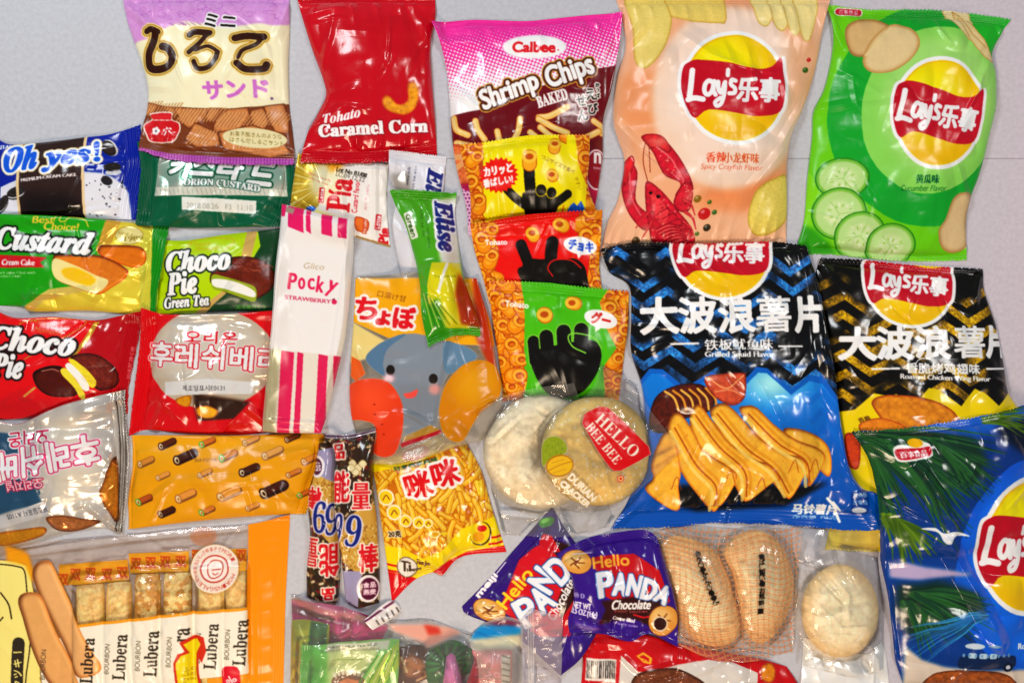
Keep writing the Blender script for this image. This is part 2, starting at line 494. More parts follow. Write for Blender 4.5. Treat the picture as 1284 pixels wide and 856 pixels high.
    sub = T[ya:yb, xa:xb].copy()
    bs = maxfilt(sub, stiff[0]); bs = boxblur(boxblur(bs, stiff[1] // 2), stiff[1] // 2)
    B = bilin(bs, XP + TM - xa, YP + TM - ya) + .25 + lift
    if cover:            # clear wrap over its contents: hugs them
        raw = bilin(boxblur(maxfilt(sub, 3), 2), XP + TM - xa, YP + TM - ya) + .7
        top_h = np.maximum(raw + .3 * h, B * 0 + .4 + h * .5)
        Z = top_h; Bz = np.minimum(np.full_like(Z, .2), Z - .1)
    else:
        Z = B + h; Bz = B
    co = np.stack([(XP - CX) * SC, (CY - YP) * SC, Z * SC], -1)
    gx = np.gradient(co, axis=1); gy = np.gradient(co, axis=0)
    nr = np.cross(gy, gx); nr /= np.maximum(np.linalg.norm(nr, axis=-1, keepdims=True), 1e-12)
    if nr[..., 2].mean() < 0: nr = -nr
    cc = bilin(boxblur(art.c, br), ax, ay); aa = bilin(boxblur(art.a, br), ax, ay); ff = bilin(art.f, ax, ay)
    lum = cc @ np.array([.3, .59, .11]); cc = lum[..., None] + (cc - lum[..., None]) * 1.1; cc = np.clip(cc, 0, 1); cc = cc - .035 * np.sin(2 * pi * cc) - .012; cc = lin(np.clip(cc, 0, 1))
    F = grid_faces(nv, nu)
    if nr.shape:  # face orientation check
        a, b, c = co.reshape(-1, 3)[F[len(F) // 2, :3]]
        if np.cross(b - a, c - a)[2] < 0: F = F[:, ::-1]
    fid = art.id[np.clip(ay.astype(int), 0, art.H - 1), np.clip(ax.astype(int), 0, art.W - 1)].ravel()[F[:, 0]].copy()
    names = list(art.names)
    for nm, dist, w, on in (('seal', dt, wt, 't' in seals), ('seal', db, wb, 'b' in seals), ('seal', dl, wl, 'l' in seals), ('seal', dr, wr, 'r' in seals)):
        if on and w:
            names.append(nm); fid[(dist < w).ravel()[F[:, 0]]] = len(names) - 1
    fid, names = split_pieces(fid.reshape(nv - 1, nu - 1), names)
    c0 = np.array([co[..., 0].mean(), co[..., 1].mean(), Bz.min() * SC])
    root = empty(name, label, cat, group, c0)
    pos = co.reshape(-1, 3) - c0
    at = {'print': ('FLOAT_COLOR', cc.reshape(-1, 3)), 'foil': ('FLOAT', ff.ravel()), 'ink': ('FLOAT', aa.ravel())}
    mat = mat or film_mat('printed_film', rough=.27, coat=0, spec=.3)
    for k, nm in enumerate(names):
        sel = fid == k
        if sel.sum() < 12: continue
        ob = make_mesh(nm, pos, F[sel], mat, root, at, nr.reshape(-1, 3))
        if partlabels and nm in partlabels: ob['label'] = partlabels[nm]
    if back:
        st = 5; ii = np.unique(np.r_[np.arange(0, nu, st), nu - 1]); jj = np.unique(np.r_[np.arange(0, nv, st), nv - 1])
        q = np.stack([co[..., 0], co[..., 1], (Bz - .1) * SC], -1)[jj][:, ii]
        e = np.minimum(np.minimum(jj[:, None], nv - 1 - jj[:, None]), np.minimum(ii[None], nu - 1 - ii[None]))
        q[..., 2] = np.where(e == 0, (Z[jj][:, ii] - .3) * SC, q[..., 2])
        FB = grid_faces(len(jj), len(ii))
        bat = {'print': ('FLOAT_COLOR', cc[jj][:, ii].reshape(-1, 3)), 'foil': ('FLOAT', ff[jj][:, ii].ravel()), 'ink': ('FLOAT', aa[jj][:, ii].ravel())}
        make_mesh('back_film', q.reshape(-1, 3) - c0, FB, mat, root, bat)
    if not cover or puff > 0: Tadd(XP, YP, Z)
    return root

def disc(name, label, cat, outline, colfn, thick=12, group=None, z='0', mat=None, pw=3.0, bump=None, seed=1, part='body', lift=0, hollow=0, single=True, parent=None, tilt=(0, 0)):
    """a solid baked piece (cracker, biscuit): closed outline, rounded edge"""
    o = smooth_closed(zp(z, outline)); cen = o.mean(0)
    zr = float(Tsample(T, np.array([cen[0]]), np.array([cen[1]]))[0]) + thick; f = 1 - zr / CAMH; C = np.array([CX, CY])
    per = np.hypot(*np.diff(np.vstack([o, o[:1]]), axis=0).T).sum(); nu = int(per / 1.1)
    ring = resample(np.vstack([o, o[:1]]), nu + 1)[:-1]; R = np.hypot(*(ring - cen).T).max(); nv = int(R / 1.0)
    t = np.linspace(0.002, 1, nv)[:, None, None]; P = cen + t * (ring - cen)[None]
    X, Y = P[..., 0], P[..., 1]; tt = t[..., 0] + 0 * X
    h = thick * (1 - tt ** (pw * 2)) ** .5
    if bump is not None: h = h + bump(X, Y, tt)
    XP = C[0] + (X - C[0]) * f; YP = C[1] + (Y - C[1]) * f
    base = float(Tsample(maxfilt(T, 1), XP.ravel(), YP.ravel()).max()) if thick > 0 else 0
    tz = Tsample(T, XP.ravel(), YP.ravel()); A_ = np.stack([XP.ravel() - cen[0], YP.ravel() - cen[1], np.ones(XP.size)], 1)
    pl = np.linalg.lstsq(A_, tz, rcond=None)[0] if tz.max() > 3 else np.zeros(3)
    plane = (A_ @ pl).reshape(XP.shape); base = float(np.percentile(tz - plane.ravel(), 97)) + .3 + lift
    Bs = plane + base; Z = Bs + np.maximum(h, .05)
    co = np.stack([(XP - CX) * SC, (CY - YP) * SC, Z * SC], -1)
    cc = lin(np.clip(colfn(X, Y, tt), 0, 1))
    nw = 5; w = np.linspace(0, 1, nw)[1:, None]
    wall = np.stack([co[-1:, :, 0] + 0 * w, co[-1:, :, 1] + 0 * w, (co[-1:, :, 2] * (1 - w) + (Bs[-1:] * SC - .0008) * w)], -1)
    allc = np.concatenate([co, wall * 1.0], 0)
    allcc = np.concatenate([cc, np.repeat(cc[-1:], nw - 1, 0)], 0)
    F = grid_faces(allc.shape[0], nu, True)
    pos = allc.reshape(-1, 3); a, b, c = pos[F[5, :3]]
    mid = len(F) // 3; a, b, c = pos[F[mid, :3]]
    if np.cross(b - a, c - a)[2] < 0: F = F[:, ::-1]
    c0 = np.array([co[..., 0].mean(), co[..., 1].mean(), float(Bs.mean()) * SC])
    ob = make_mesh(name, pos - c0 if parent is None else pos - np.array(parent.location), F, mat or baked_mat(), parent, {'print': ('FLOAT_COLOR', allcc.reshape(-1, 3)), 'foil': ('FLOAT', np.zeros(len(pos))), 'ink': ('FLOAT', np.ones(len(pos)))})
    if parent is None:
        ob.location = c0; ob['label'] = label; ob['category'] = cat
        if group: ob['group'] = group
    Tadd(XP, YP, Z)
    return ob

def baked_mat():
    if 'baked' in MATS: return MATS['baked']
    m = film_mat('baked_dough', rough=.6, coat=0, bump=.2); MATS['baked'] = m; return m

def B4(x0, y0, x1, y1): return (x0, y0, x1, y1)
def bbox(sides, z='0'):
    a = np.vstack([zp(z, s) for s in sides]); mn = a.min(0); mx = a.max(0)
    return (mn[0] - 8, mn[1] - 8, mx[0] + 8, mx[1] + 8)
ZF.update({'Q': (740, 0, 2.5939), 'R': (1000, 0, 2.5176), 'U': (130, 0, 2.986), 'V': (750, 420, 3.2917), 'T': (0, 0, 1.0)})

def script_mark(a, cx, cy, w, h, rot=0, col='#ffffff'):
    """hand-lettered brush word of the chip logo, drawn as strokes in a 1 x 1 box"""
    t = radians(-rot)
    def M(pts): return [(cx + (x - .5) * w * cos(t) - (y - .5) * h * sin(t), cy + (x - .5) * w * sin(t) + (y - .5) * h * cos(t)) for x, y in pts]
    lw = h * .125
    L = [([(.10, .02), (.07, .35), (.03, .70)], 1.15), ([(.0, .80), (.12, .76), (.30, .80)], 1.15),
         ([(.52, .36), (.43, .30), (.35, .42), (.34, .60), (.40, .68), (.49, .58), (.54, .34)], .95), ([(.54, .32), (.52, .55), (.56, .68)], .95),
         ([(.62, .34), (.63, .55), (.69, .62), (.76, .36)], .95), ([(.77, .34), (.75, .62), (.68, .90), (.58, .98), (.55, .88), (.66, .76)], .85),
         ([(.835, .02), (.825, .16)], .9), ([(.99, .30), (.91, .28), (.89, .40), (.97, .50), (.96, .62), (.85, .64)], .9)]
    for pts, k in L: a.line(M(pts), lw * k, col)

def chip_logo(a, cx, cy, R, rot=0, sx=1.0, clip_top=False, ring='#ffffff'):
    a.part('logo')
    t = radians(-rot)
    def M(pts): return [(cx + R * (x * sx * cos(t) - y * sin(t)), cy + R * (x * sx * sin(t) + y * cos(t))) for x, y in pts]
    band = [(-1.03, -.36), (-.9, -.48), (-.7, -.52), (-.1, -.45), (.4, -.37), (.75, -.42), (.95, -.60), (1.0, -.3), (1.02, .0), (.93, .42),
            (.5, .54), (.05, .5), (-.55, .45), (-.82, .6), (-.99, .35), (-1.07, 0)]
    a.ell(cx, cy, R * sx * 1.08, R * 1.1, rot, ring)
    b = smooth_closed(np.array(band), 4); c0 = b.mean(0)
    a.poly(M((b - c0) * 1.07 + c0), ring)
    a.ell(cx, cy, R * sx, R * 1.02, rot, '#f6c400')
    X0, Y0 = a.p([(cx, cy)])[0]; Rp = R / a.z[2]
    def yel(X, Y):
        d = np.hypot(X - X0 + .25 * Rp, Y - Y0 + .3 * Rp) / Rp; k = sstep(.2, 1.25, d)[..., None]
        return rgb('#fff000') * (1 - k) + rgb('#f6bc00') * k
    a.ell(cx, cy, R * sx * .96, R * .98, rot, yel)
    def red(X, Y):
        k = sstep(-1, 1, (X - X0) / Rp)[..., None]; return rgb('#b3102c') * (1 - k) + rgb('#c01a35') * k
    a.poly(M(b), red)
    script_mark(a, *M([(-.47, .03)])[0], R * sx * .95, R * .72, rot)
    a.text('乐事', *M([(.47, .04)])[0], R * sx * .86, R * .46, rot, bold=R * .02, shear=.12)
    a.part()

def chips(a, pts, seed=1, col='#e8cf86', edge='#b98a3c'):
    a.blob(pts, col, edge, r=2.2, seed=seed, spk=.16, scale=.35)

def cucumber_bag():
    sides = ([(95, 5), (250, 22), (430, 22), (560, 34), (690, 52)],
             [(690, 52), (660, 95), (628, 165), (640, 225), (640, 330), (620, 420), (590, 540), (560, 620), (545, 700), (548, 815)],
             [(8, 800), (120, 800), (250, 815), (400, 822), (548, 818)],
             [(95, 5), (115, 60), (120, 150), (95, 270), (60, 345), (55, 430), (40, 560), (30, 690), (8, 770), (8, 800)])
    a = Art(bbox(sides, 'R'), '#86d629').zoom('R')
    a.part('picture_rings') if False else None
    a.ell(480, 340, 480, 480, 0, '#74c91f')
    a.ell(430, 360, 330, 360, -20, '#1fa03c'); a.ell(425, 350, 225, 270, -20, '#8fd668'); a.ell(440, 330, 180, 220, -20, '#a6e07e', soft=8)
    a.poly([(550, 30), (700, 50), (620, 160), (570, 90)], '#2fae3a', soft=1)
    a.poly([(0, 700), (60, 720), (140, 800), (0, 810)], '#3f9a1e', soft=3)
    a.part('picture')
    a.blob([(155, 110), (170, 70), (230, 55), (290, 75), (300, 110), (250, 150), (215, 180), (170, 170)], '#d6b080', '#9a7248', r=5, spk=.08, seed=2)
    a.blob([(205, 190), (240, 120), (300, 75), (360, 90), (383, 140), (350, 195), (290, 232), (225, 230)], '#e6c898', '#b88c58', r=5, spk=.08, seed=3)
    a.line([(215, 175), (270, 120), (298, 85)], 7, '#e9cc98')
    a.blob([(470, 22), (550, 28), (560, 90), (550, 130), (510, 90)], '#ecd8a4', '#c19a5a', r=2, seed=4)
    a.blob([(500, 30), (545, 60), (600, 130), (628, 190), (600, 185), (550, 130)], '#e8cd96', '#b98c50', r=2, seed=5)
    a.line([(520, 50), (560, 110), (600, 150)], 3, '#b98c50')
    a.blob([(490, 630), (520, 608), (560, 615), (545, 690), (550, 770), (505, 797), (462, 780), (446, 730), (470, 690)], '#dcbc90', '#ac8658', r=5, spk=.08, seed=6)
    for cx, cy, rx, ry, sd in ((140, 565, 76, 62, 1), (132, 675, 78, 78, 2), (200, 745, 76, 72, 3), (298, 775, 74, 66, 4)):
        a.ell(cx, cy, rx + 5, ry + 4, 0, '#2f7f1d', soft=0); a.ell(cx, cy, rx, ry, 0, '#79b848'); a.ell(cx, cy, rx - 8, ry - 8, 0, '#b6dd90', soft=1)
        a.ell(cx, cy, rx * .55, ry * .55, 0, '#cbe8a4', soft=2)
        r = random.Random(sd)
        for k in range(16):
            t = k * pi / 8; q = r.uniform(.25, .5); a.ell(cx + rx * q * cos(t), cy + ry * q * sin(t), 6, 2.6, -math.degrees(t), '#9cc66c' if k % 2 else '#e6f5c8')
        for k in range(3):
            t = k * 2.09 + sd; a.line([(cx, cy), (cx + rx * .6 * cos(t), cy + ry * .6 * sin(t))], 3, '#a3cf7c')
    chip_logo(a, 437, 362, 163, -8, .86)
    a.part('lettering')
    a.text('黄瓜味', 400, 570, 72, 28, 0, '#0c5a3a', bold=.8); a.text('Cucumber Flavor', 390, 598, 145, 18, 0, '#0c5a2a', shear=.2, bold=.3)
    a.rect(172, 30, 90, 26, -3, '#ffffff', 13); a.rect(172, 30, 84, 21, -3, '#b3102c', 10); a.text('百事食品', 172, 30, 62, 15, -3, '#ffffff', bold=.5)
    a.part()
    return bag('chip_bag', 'bright green chip bag with cucumber slices printed on its lower left', 'chip bag', sides, a, puff=34, z='R', seed=3, sw=(10, 8), ncr=16, crum=1.7,
               group='big bags of potato chips', folds=[((90, 5), (150, 170), 5, 9), ((60, 345), (170, 330), 3, 8), ((545, 640), (500, 520), 3, 9), ((300, 235), (250, 430), 2, 9), ((620, 170), (560, 300), 3, 10)])

def crayfish_bag():
    sides = ([(85, -22), (300, -25), (520, -25), (792, -22)],
             [(792, -22), (770, 60), (755, 150), (735, 240), (700, 340), (665, 420), (650, 520), (650, 650), (645, 790)],
             [(35, 830), (160, 815), (400, 815), (645, 812)],
             [(85, -22), (110, 60), (118, 150), (90, 250), (78, 380), (95, 450), (115, 520), (95, 640), (60, 720), (35, 830)])
    a = Art(bbox(sides, 'Q'), '#f2b697').zoom('Q')
    a.ell(440, 320, 330, 420, 0, '#f2ac88', soft=3); a.poly([(330, 680), (420, 560), (660, 560), (660, 690), (500, 690)], '#ef9468', soft=8)
    a.poly([(100, 240), (190, 230), (250, 300), (260, 440), (160, 430), (90, 380)], '#ea9a70', soft=8)
    a.ell(450, 320, 250, 300, -8, '#f8d3bb', soft=4); a.ell(450, 300, 205, 260, -8, '#fbdcc9', soft=8)
    a.poly([(60, 700), (200, 720), (400, 700), (650, 700), (650, 800), (60, 800)], '#f3b795', soft=6)
    a.poly([(640, 120), (760, 150), (700, 330), (650, 420)], '#eab08e', soft=8)
    a.part('picture')
    a.blob([(120, -20), (250, -20), (268, 60), (245, 150), (200, 215), (165, 225), (145, 190), (140, 90)], '#ecd07c', '#bc9a48', r=3, seed=7)
    a.blob([(240, -30), (445, -30), (447, 60), (440, 78), (330, 72), (262, 55)], '#f0cf78', '#c89e4c', sm=False, r=3, seed=8)
    for x0, s in ((530, 1), (585, 2), (630, 3), (670, 4)):
        a.blob([(x0, -30), (x0 + 70, -30), (x0 + 78, 20), (x0 + 50, 70 + s * 14), (x0 + 20, 60 + s * 14), (x0 + 5, 30)], '#f3dc98', '#c8a050', r=2, seed=9 + s)
    a.blob([(515, 690), (540, 620), (600, 580), (650, 575), (650, 700), (600, 755), (545, 765), (518, 735)], '#ead070', '#b89a40', r=3, seed=14, spk=.25)
    def cr(pts, c='#c5233a', e='#7c0f22', sd=1): a.blob(pts, c, e, r=2.4, seed=sd, spk=.5, scale=.25)
    cr([(165, 447), (230, 455), (285, 510), (325, 590), (330, 640), (300, 665), (275, 640), (290, 600), (240, 570), (205, 500)], sd=21)
    cr([(300, 600), (330, 610), (325, 680), (295, 690), (270, 660)], sd=22)
    cr([(125, 520), (155, 560), (150, 650), (190, 700), (200, 740), (170, 745), (125, 690), (106, 620), (110, 550)], sd=23)
    cr([(185, 590), (230, 620), (290, 690), (330, 740), (338, 800), (220, 800), (190, 730), (180, 650)], sd=24)
    cr([(195, 620), (225, 640), (260, 690), (240, 740), (205, 700)], '#e2474e', '#a01428', sd=25)
    cr([(168, 447), (200, 440), (236, 452), (262, 488), (250, 500), (215, 480), (200, 486)], '#d8343c', '#8c1224', 26)
    cr([(108, 540), (122, 515), (138, 505), (146, 530), (128, 580), (112, 600)], '#d8343c', '#8c1224', 27)
    for sx, sy, ex, ey in ((300, 650, 340, 700), (310, 690, 345, 745), (190, 690, 150, 740), (200, 720, 170, 775), (305, 720, 342, 780)): a.line([(sx, sy), ((sx + ex) / 2 + 6, (sy + ey) / 2 - 8), (ex, ey)], 11, '#7c1022', taper=(1, .3)); a.line([(sx, sy), ((sx + ex) / 2 + 6, (sy + ey) / 2 - 8), (ex, ey)], 7, '#d84048', taper=(1, .3))
    for k in range(6): a.line([(215 + k * 9, 745 + k * 8), (255 + k * 8, 728 + k * 9), (300 + k * 4, 735 + k * 9)], 4, '#8c1428'); a.line([(215 + k * 9, 751 + k * 8), (255 + k * 8, 734 + k * 9), (300 + k * 4, 741 + k * 9)], 3, '#ee7068')
    a.ell(222, 640, 7, 6, 0, '#1c0808'); a.ell(198, 628, 6, 5, 0, '#1c0808'); a.line([(215, 480), (262, 520), (300, 590)], 5, '#f2908a', a=.7); a.line([(130, 560), (135, 640), (165, 700)], 5, '#f2908a', a=.6)
    a.line([(180, 455), (172, 520), (190, 600)], 3, '#8c3a2a'); a.line([(190, 470), (195, 560)], 3, '#8c3a2a')
    r = random.Random(4)
    for k in range(26): a.ell(230 + k * 4 + r.uniform(-12, 12), 500 + k * 6 + r.uniform(-14, 14), 3, 2, 30, '#f08a80')
    for k in range(22): a.ell(r.uniform(200, 320), r.uniform(650, 790), 4, 2.4, 30, '#ee7a72' if k % 2 else '#7c0f22')
    for k in range(5): a.line([(215 + 20 * k, 700 + k * 12), (250 + 20 * k, 680 + k * 16), (280 + 10 * k, 700 + 16 * k)], 2.5, '#7c0f22')
    for cx, cy, rx, c in ((347, 650, 13, '#8a6a1e'), (386, 660, 8, '#4c6a1e'), (370, 697, 21, '#b92020'), (403, 692, 9, '#3f6420'), (381, 741, 13, '#3c3220'), (350, 760, 8, '#5a7030'), (152, 782, 15, '#5a4420'), (718, 190, 8, '#b92020'), (705, 225, 11, '#3f6420')):
        a.ell(cx, cy, rx, rx * .85, 30, c); a.ell(cx - rx * .25, cy - rx * .3, rx * .35, rx * .25, 30, '#ffffff', a=.4)
    chip_logo(a, 466, 292, 172, 0, .95)
    a.part('lettering')
    a.text('香辣', 402, 519, 62, 32, 0, '#e0573c', bold=.9); a.text('小龙虾味', 485, 521, 116, 32, 0, '#d7663c', bold=.6)
    a.text('Spicy Crayfish Flavor', 455, 552, 200, 22, -1, '#d9604a', shear=.2)
    a.part()
    return bag('chip_bag', 'salmon pink chip bag with a red crayfish printed at its lower left corner', 'chip bag', sides, a, puff=36, z='Q', seed=5, sw=(10, 10), ncr=18, crum=1.6, group='big bags of potato chips',
               folds=[((70, 380), (190, 520), 5, 9), ((700, 340), (620, 470), 4, 9), ((118, 150), (190, 60), 3, 9), ((100, 700), (40, 800), 4, 8), ((645, 470), (520, 620), 4, 11), ((360, 100), (180, 260), 2, 12)])

def zig(a, y, col, amp, per, w, x0, x1, skew, glitter=None, ph=0, wob=0):
    """one thick zig-zag stripe"""
    xs = []; k = 0; x = x0 + ph
    up = []
    while x <= x1:
        up.append((x, y + skew * (x - x0) + (amp if k % 2 else -amp))); x += per / 2; k += 1
    lo = [(p[0], p[1] + w) for p in up][::-1]
    col2 = col
    if glitter is not None:
        def col2(X, Y):
            n = fbm(X * .5, Y * .5, 3, 2)[..., None]; n2 = (vnoise(X * 1.4, Y * 1.4, 8) > .62)[..., None] * 1.0
            g = sstep(.25, .7, fbm(X / 26, Y / 26, 5, 2))[..., None]
            return np.clip(rgb('#0a0a0c') * (1 - g * (.35 + n)) + rgb(glitter) * g * (.35 + n) + .15 * n2 * g * rgb(glitter), 0, 1)
    a.poly(up + lo, col2)

def squid_bag():
    sides = ([(30, 48), (130, 30), (300, 34), (500, 28), (600, 38)],
             [(600, 38), (635, 150), (655, 280), (675, 400), (692, 520), (712, 640), (745, 700), (790, 722), (795, 815)],
             [(60, 822), (250, 815), (330, 806), (500, 808), (700, 822), (795, 820)],
             [(30, 48), (55, 110), (110, 150), (115, 240), (115, 330), (150, 450), (150, 620), (110, 740), (60, 822)])
    a = Art(bbox(sides, 'G'), '#0c0c10').zoom('G')
    for k in range(7): zig(a, 58 + k * 54, None, 24, 136, 26, -60, 760, .03, glitter='#3f8fe0', ph=(k % 2) * 6)
    # lower blue field with zig-zag upper edge
    a.poly([(100, 470), (165, 378), (200, 380), (260, 430), (330, 385), (400, 428), (450, 372), (480, 376), (550, 432), (600, 395), (640, 400), (700, 480), (810, 660), (810, 830), (40, 830), (60, 700)], '#1468c0')
    def bl(X, Y):
        g = np.exp(-(((X - 965) / 38) ** 2 + ((Y - 480) / 26) ** 2))[..., None]; k = sstep(460, 640, Y)[..., None]  # soft pale spot: white glare painted into the blue
        return np.clip((rgb('#1c7fdc') * (1 - k) + rgb('#0e57a6') * k) + g * np.array([.55, .45, .3]), 0, 1)
    a.poly([(100, 480), (170, 392), (195, 392), (260, 448), (330, 400), (400, 445), (455, 388), (480, 390), (550, 450), (600, 412), (640, 420), (700, 500), (810, 680), (810, 830), (40, 830), (60, 700)], bl)
    for k in range(4): a.line([(600 + k * 8, 470 + k * 50), (640, 440 + k * 50), (700, 520 + k * 50)], 16, '#0f5fb8', sm=False, a=.35)
    a.poly([(250, 700), (420, 690), (600, 700), (660, 690), (540, 760), (300, 775), (180, 740)], '#0b0b0e', soft=3)
    a.part('picture')
    # glazed squid roll
    a.blob([(165, 540), (180, 460), (230, 425), (300, 420), (335, 450), (330, 490), (250, 520), (205, 555)], '#5a2418', '#2a0d0a', r=3, seed=31, spk=.7, scale=.3)
    for k in range(6): a.line([(205 + k * 22, 440 - k * 2), (230 + k * 22, 458), (243 + k * 20, 492 - k)], 6, '#d8963c' if k % 2 else '#e8b45a')
    a.blob([(315, 400), (410, 388), (422, 400), (420, 455), (385, 478), (335, 450)], '#c0583c', '#7a2a1c', r=3, seed=32, spk=.6, scale=.25)
    a.line([(320, 402), (370, 430), (415, 395)], 4, '#f0a070'); a.line([(340, 440), (380, 435), (412, 450)], 4, '#e8906a')
    # ridged chips
    body = '#f4b248'; ed = '#b06018'
    for i, (pts, vv) in enumerate([
        ([(525, 548), (560, 540), (620, 560), (655, 590), (668, 630), (665, 668), (650, 672), (600, 620)], 0),
        ([(410, 500), (425, 478), (455, 485), (500, 530), (560, 570), (625, 595), (650, 620), (640, 650), (612, 695), (600, 700), (590, 670), (520, 640)], 1),
        ([(330, 510), (340, 478), (370, 474), (410, 510), (455, 560), (520, 605), (575, 620), (595, 650), (560, 730), (540, 732), (500, 690), (470, 660), (400, 620)], 2),
        ([(272, 520), (285, 478), (305, 482), (340, 530), (380, 580), (450, 625), (490, 640), (520, 680), (500, 690), (440, 742), (420, 735), (390, 690), (340, 640), (290, 580)], 3),
        ([(215, 560), (225, 505), (250, 503), (285, 555), (310, 600), (370, 640), (400, 665), (395, 700), (355, 770), (335, 768), (300, 730), (250, 660)], 4),
        ([(170, 640), (200, 560), (230, 560), (250, 660), (245, 700), (250, 765), (225, 768), (155, 715), (175, 680)], 5)]):
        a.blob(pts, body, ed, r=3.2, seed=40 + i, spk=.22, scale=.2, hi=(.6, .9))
    for pts in ([(345, 500), (420, 590), (500, 650), (548, 720)], [(288, 505), (350, 590), (420, 655), (432, 730)], [(430, 500), (510, 580), (590, 630), (605, 690)], [(232, 540), (290, 640), (345, 700), (345, 760)]):
        a.line(pts, 5, '#a8540f', a=.85); a.line([(x + 9, y - 9) for x, y in pts], 8, '#d98a24', a=.6); a.line([(x - 11, y + 11) for x, y in pts], 9, '#ffdc84', a=.75)
    for x, y in ((385, 670), (470, 690), (560, 640), (620, 640), (240, 690)): a.line([(x - 15, y + 20), (x, y - 14), (x + 12, y + 22)], 3, '#a04c14', a=.7)
    r = random.Random(3)
    for k in range(120):
        x, y = r.uniform(180, 640), r.uniform(490, 750); a.ell(x, y, r.uniform(1, 3), r.uniform(1, 2.4), 20, '#a0460f', a=.35)
    a.clip = None
    chip_logo(a, 366, 52, 128, -1, 1.0)
    # the logo's upper half lies over the top fold in black
    a.part('lettering')
    for i, (ch, x) in enumerate((('大', 190), ('波', 292), ('浪', 398), ('薯', 500), ('片', 600))):
        a.text(ch, x, 232 - i * 1, 96 if i < 4 else 74, 96, 2, '#ffffff', bold=(4.5, 3.6, 3.6, 2, 4.5)[i])
    a.text('铁板鱿鱼味', 404, 311, 188, 30, 1, '#ffffff', bold=.8); a.text('Grilled Squid Flavor', 407, 340, 190, 20, 0, '#ffffff', bold=.8)
    a.line([(220, 310), (292, 308)], 5, '#ffffff'); a.line([(514, 316), (580, 316)], 5, '#ffffff')
    a.text('马铃薯片', 625, 768, 120, 30, -1, '#ffffff', bold=1.5); a.text('净含量 70克', 625, 790, 120, 10, -1, '#cfe0f8')
    a.rect(737, 745, 46, 70, 5, '#0a3f86', 12); a.text('营养标', 737, 722, 36, 14, 5, '#ffffff', bold=.3); a.text('准食品', 737, 742, 36, 14, 5, '#cfe0f8', bold=.3); a.ell(737, 766, 18, 9, 0, '#ffffff', a=.8)
    a.line([(655, 735), (675, 760), (690, 800)], 7, '#ffffff'); a.line([(670, 745), (690, 770)], 5, '#ffffff')
    a.part()
    return bag('chip_bag', 'black and blue chip bag with ridged golden chips printed across it', 'chip bag', sides, a, puff=36, z='G', seed=7, sw=(8, 22), ncr=18, crum=1.8, crimp=.12, group='big bags of potato chips',
               folds=[((60, 822), (200, 700), 4, 9), ((370, 812), (380, 770), 4, 6), ((30, 48), (150, 110), 4, 9), ((795, 815), (690, 640), 5, 10), ((600, 40), (640, 240), 4, 8), ((115, 330), (220, 300), 3, 9), ((650, 300), (560, 420), 3, 12)],
               mat=film_mat('glossy_film', rough=.19, coat=0, spec=.45))

def chicken_bag():
    sides = ([(640, 72), (760, 78), (900, 92), (1092, 102)],
             [(1092, 102), (1100, 170), (1130, 260), (1150, 360), (1162, 440), (1185, 480), (1200, 520), (1210, 800)],
             [(655, 880), (800, 886), (1000, 880), (1210, 800)],
             [(640, 72), (625, 150), (640, 300), (665, 420), (690, 560), (690, 700), (655, 880)])
    a = Art(bbox(sides, 'G'), '#0e0c0a').zoom('G')
    for k in range(7): zig(a, 116 + k * 54, None, 22, 136, 26, 560, 1260, .1, glitter='#e0b020', ph=(k % 2) * 6)
    a.poly([(600, 470), (680, 500), (730, 490), (775, 445), (830, 455), (880, 470), (920, 430), (950, 435), (1010, 480), (1050, 432), (1080, 445), (1120, 480), (1160, 445), (1230, 480), (1230, 900), (600, 900)], '#f2d200')
    a.poly([(600, 640), (740, 600), (760, 900), (600, 900)], '#c8b400', soft=6)
    a.part('picture')
    a.blob([(770, 470), (800, 450), (880, 452), (950, 470), (995, 500), (1000, 530), (900, 545), (815, 540), (790, 510)], '#d98a30', '#8c3c10', r=3.5, seed=51, spk=.5, scale=.22)
    a.blob([(740, 530), (790, 512), (850, 530), (860, 560), (760, 560)], '#e0862c', '#a0481a', r=2.5, seed=52, spk=.4)
    a.blob([(705, 560), (740, 570), (740, 650), (712, 640)], '#c04a20', '#7a2010', r=2.5, seed=53, spk=.4)
    a.text('香脆', 752, 516, 30, 14, 20, '#705010', bold=.5)
    chip_logo(a, 882, 138, 118, -6, 1.0)
    a.part('lettering')
    for i, (ch, x) in enumerate((('大', 733), ('波', 832), ('浪', 934), ('薯', 1040), ('片', 1128))):
        a.text(ch, x, 309 - i * 1.5, 94 if i < 4 else 66, 86, 0, '#ffffff', bold=(4.5, 3.6, 3.6, 2, 4.5)[i])
    a.text('香脆烤鸡翅味', 962, 377, 210, 28, -1, '#ffffff', bold=1.2); a.text('Roasted Chicken Wing Flavor', 970, 404, 255, 18, -2, '#ffffff', bold=.8)
    a.line([(770, 378), (838, 376)], 5, '#ffffff'); a.line([(1088, 378), (1150, 378)], 5, '#ffffff')
    a.part()
    return bag('chip_bag', 'black and yellow chip bag with a fried chicken wing printed near its base', 'chip bag', sides, a, puff=34, z='G', seed=9, sw=(8, 8), ncr=16, crum=1.6, group='big bags of potato chips',
               folds=[((640, 72), (700, 180), 4, 9), ((640, 300), (720, 420), 5, 10), ((1130, 260), (1050, 300), 3, 9), ((1090, 105), (1060, 200), 3, 8)], mat=film_mat('glossy_film', rough=.19, coat=0, spec=.45))

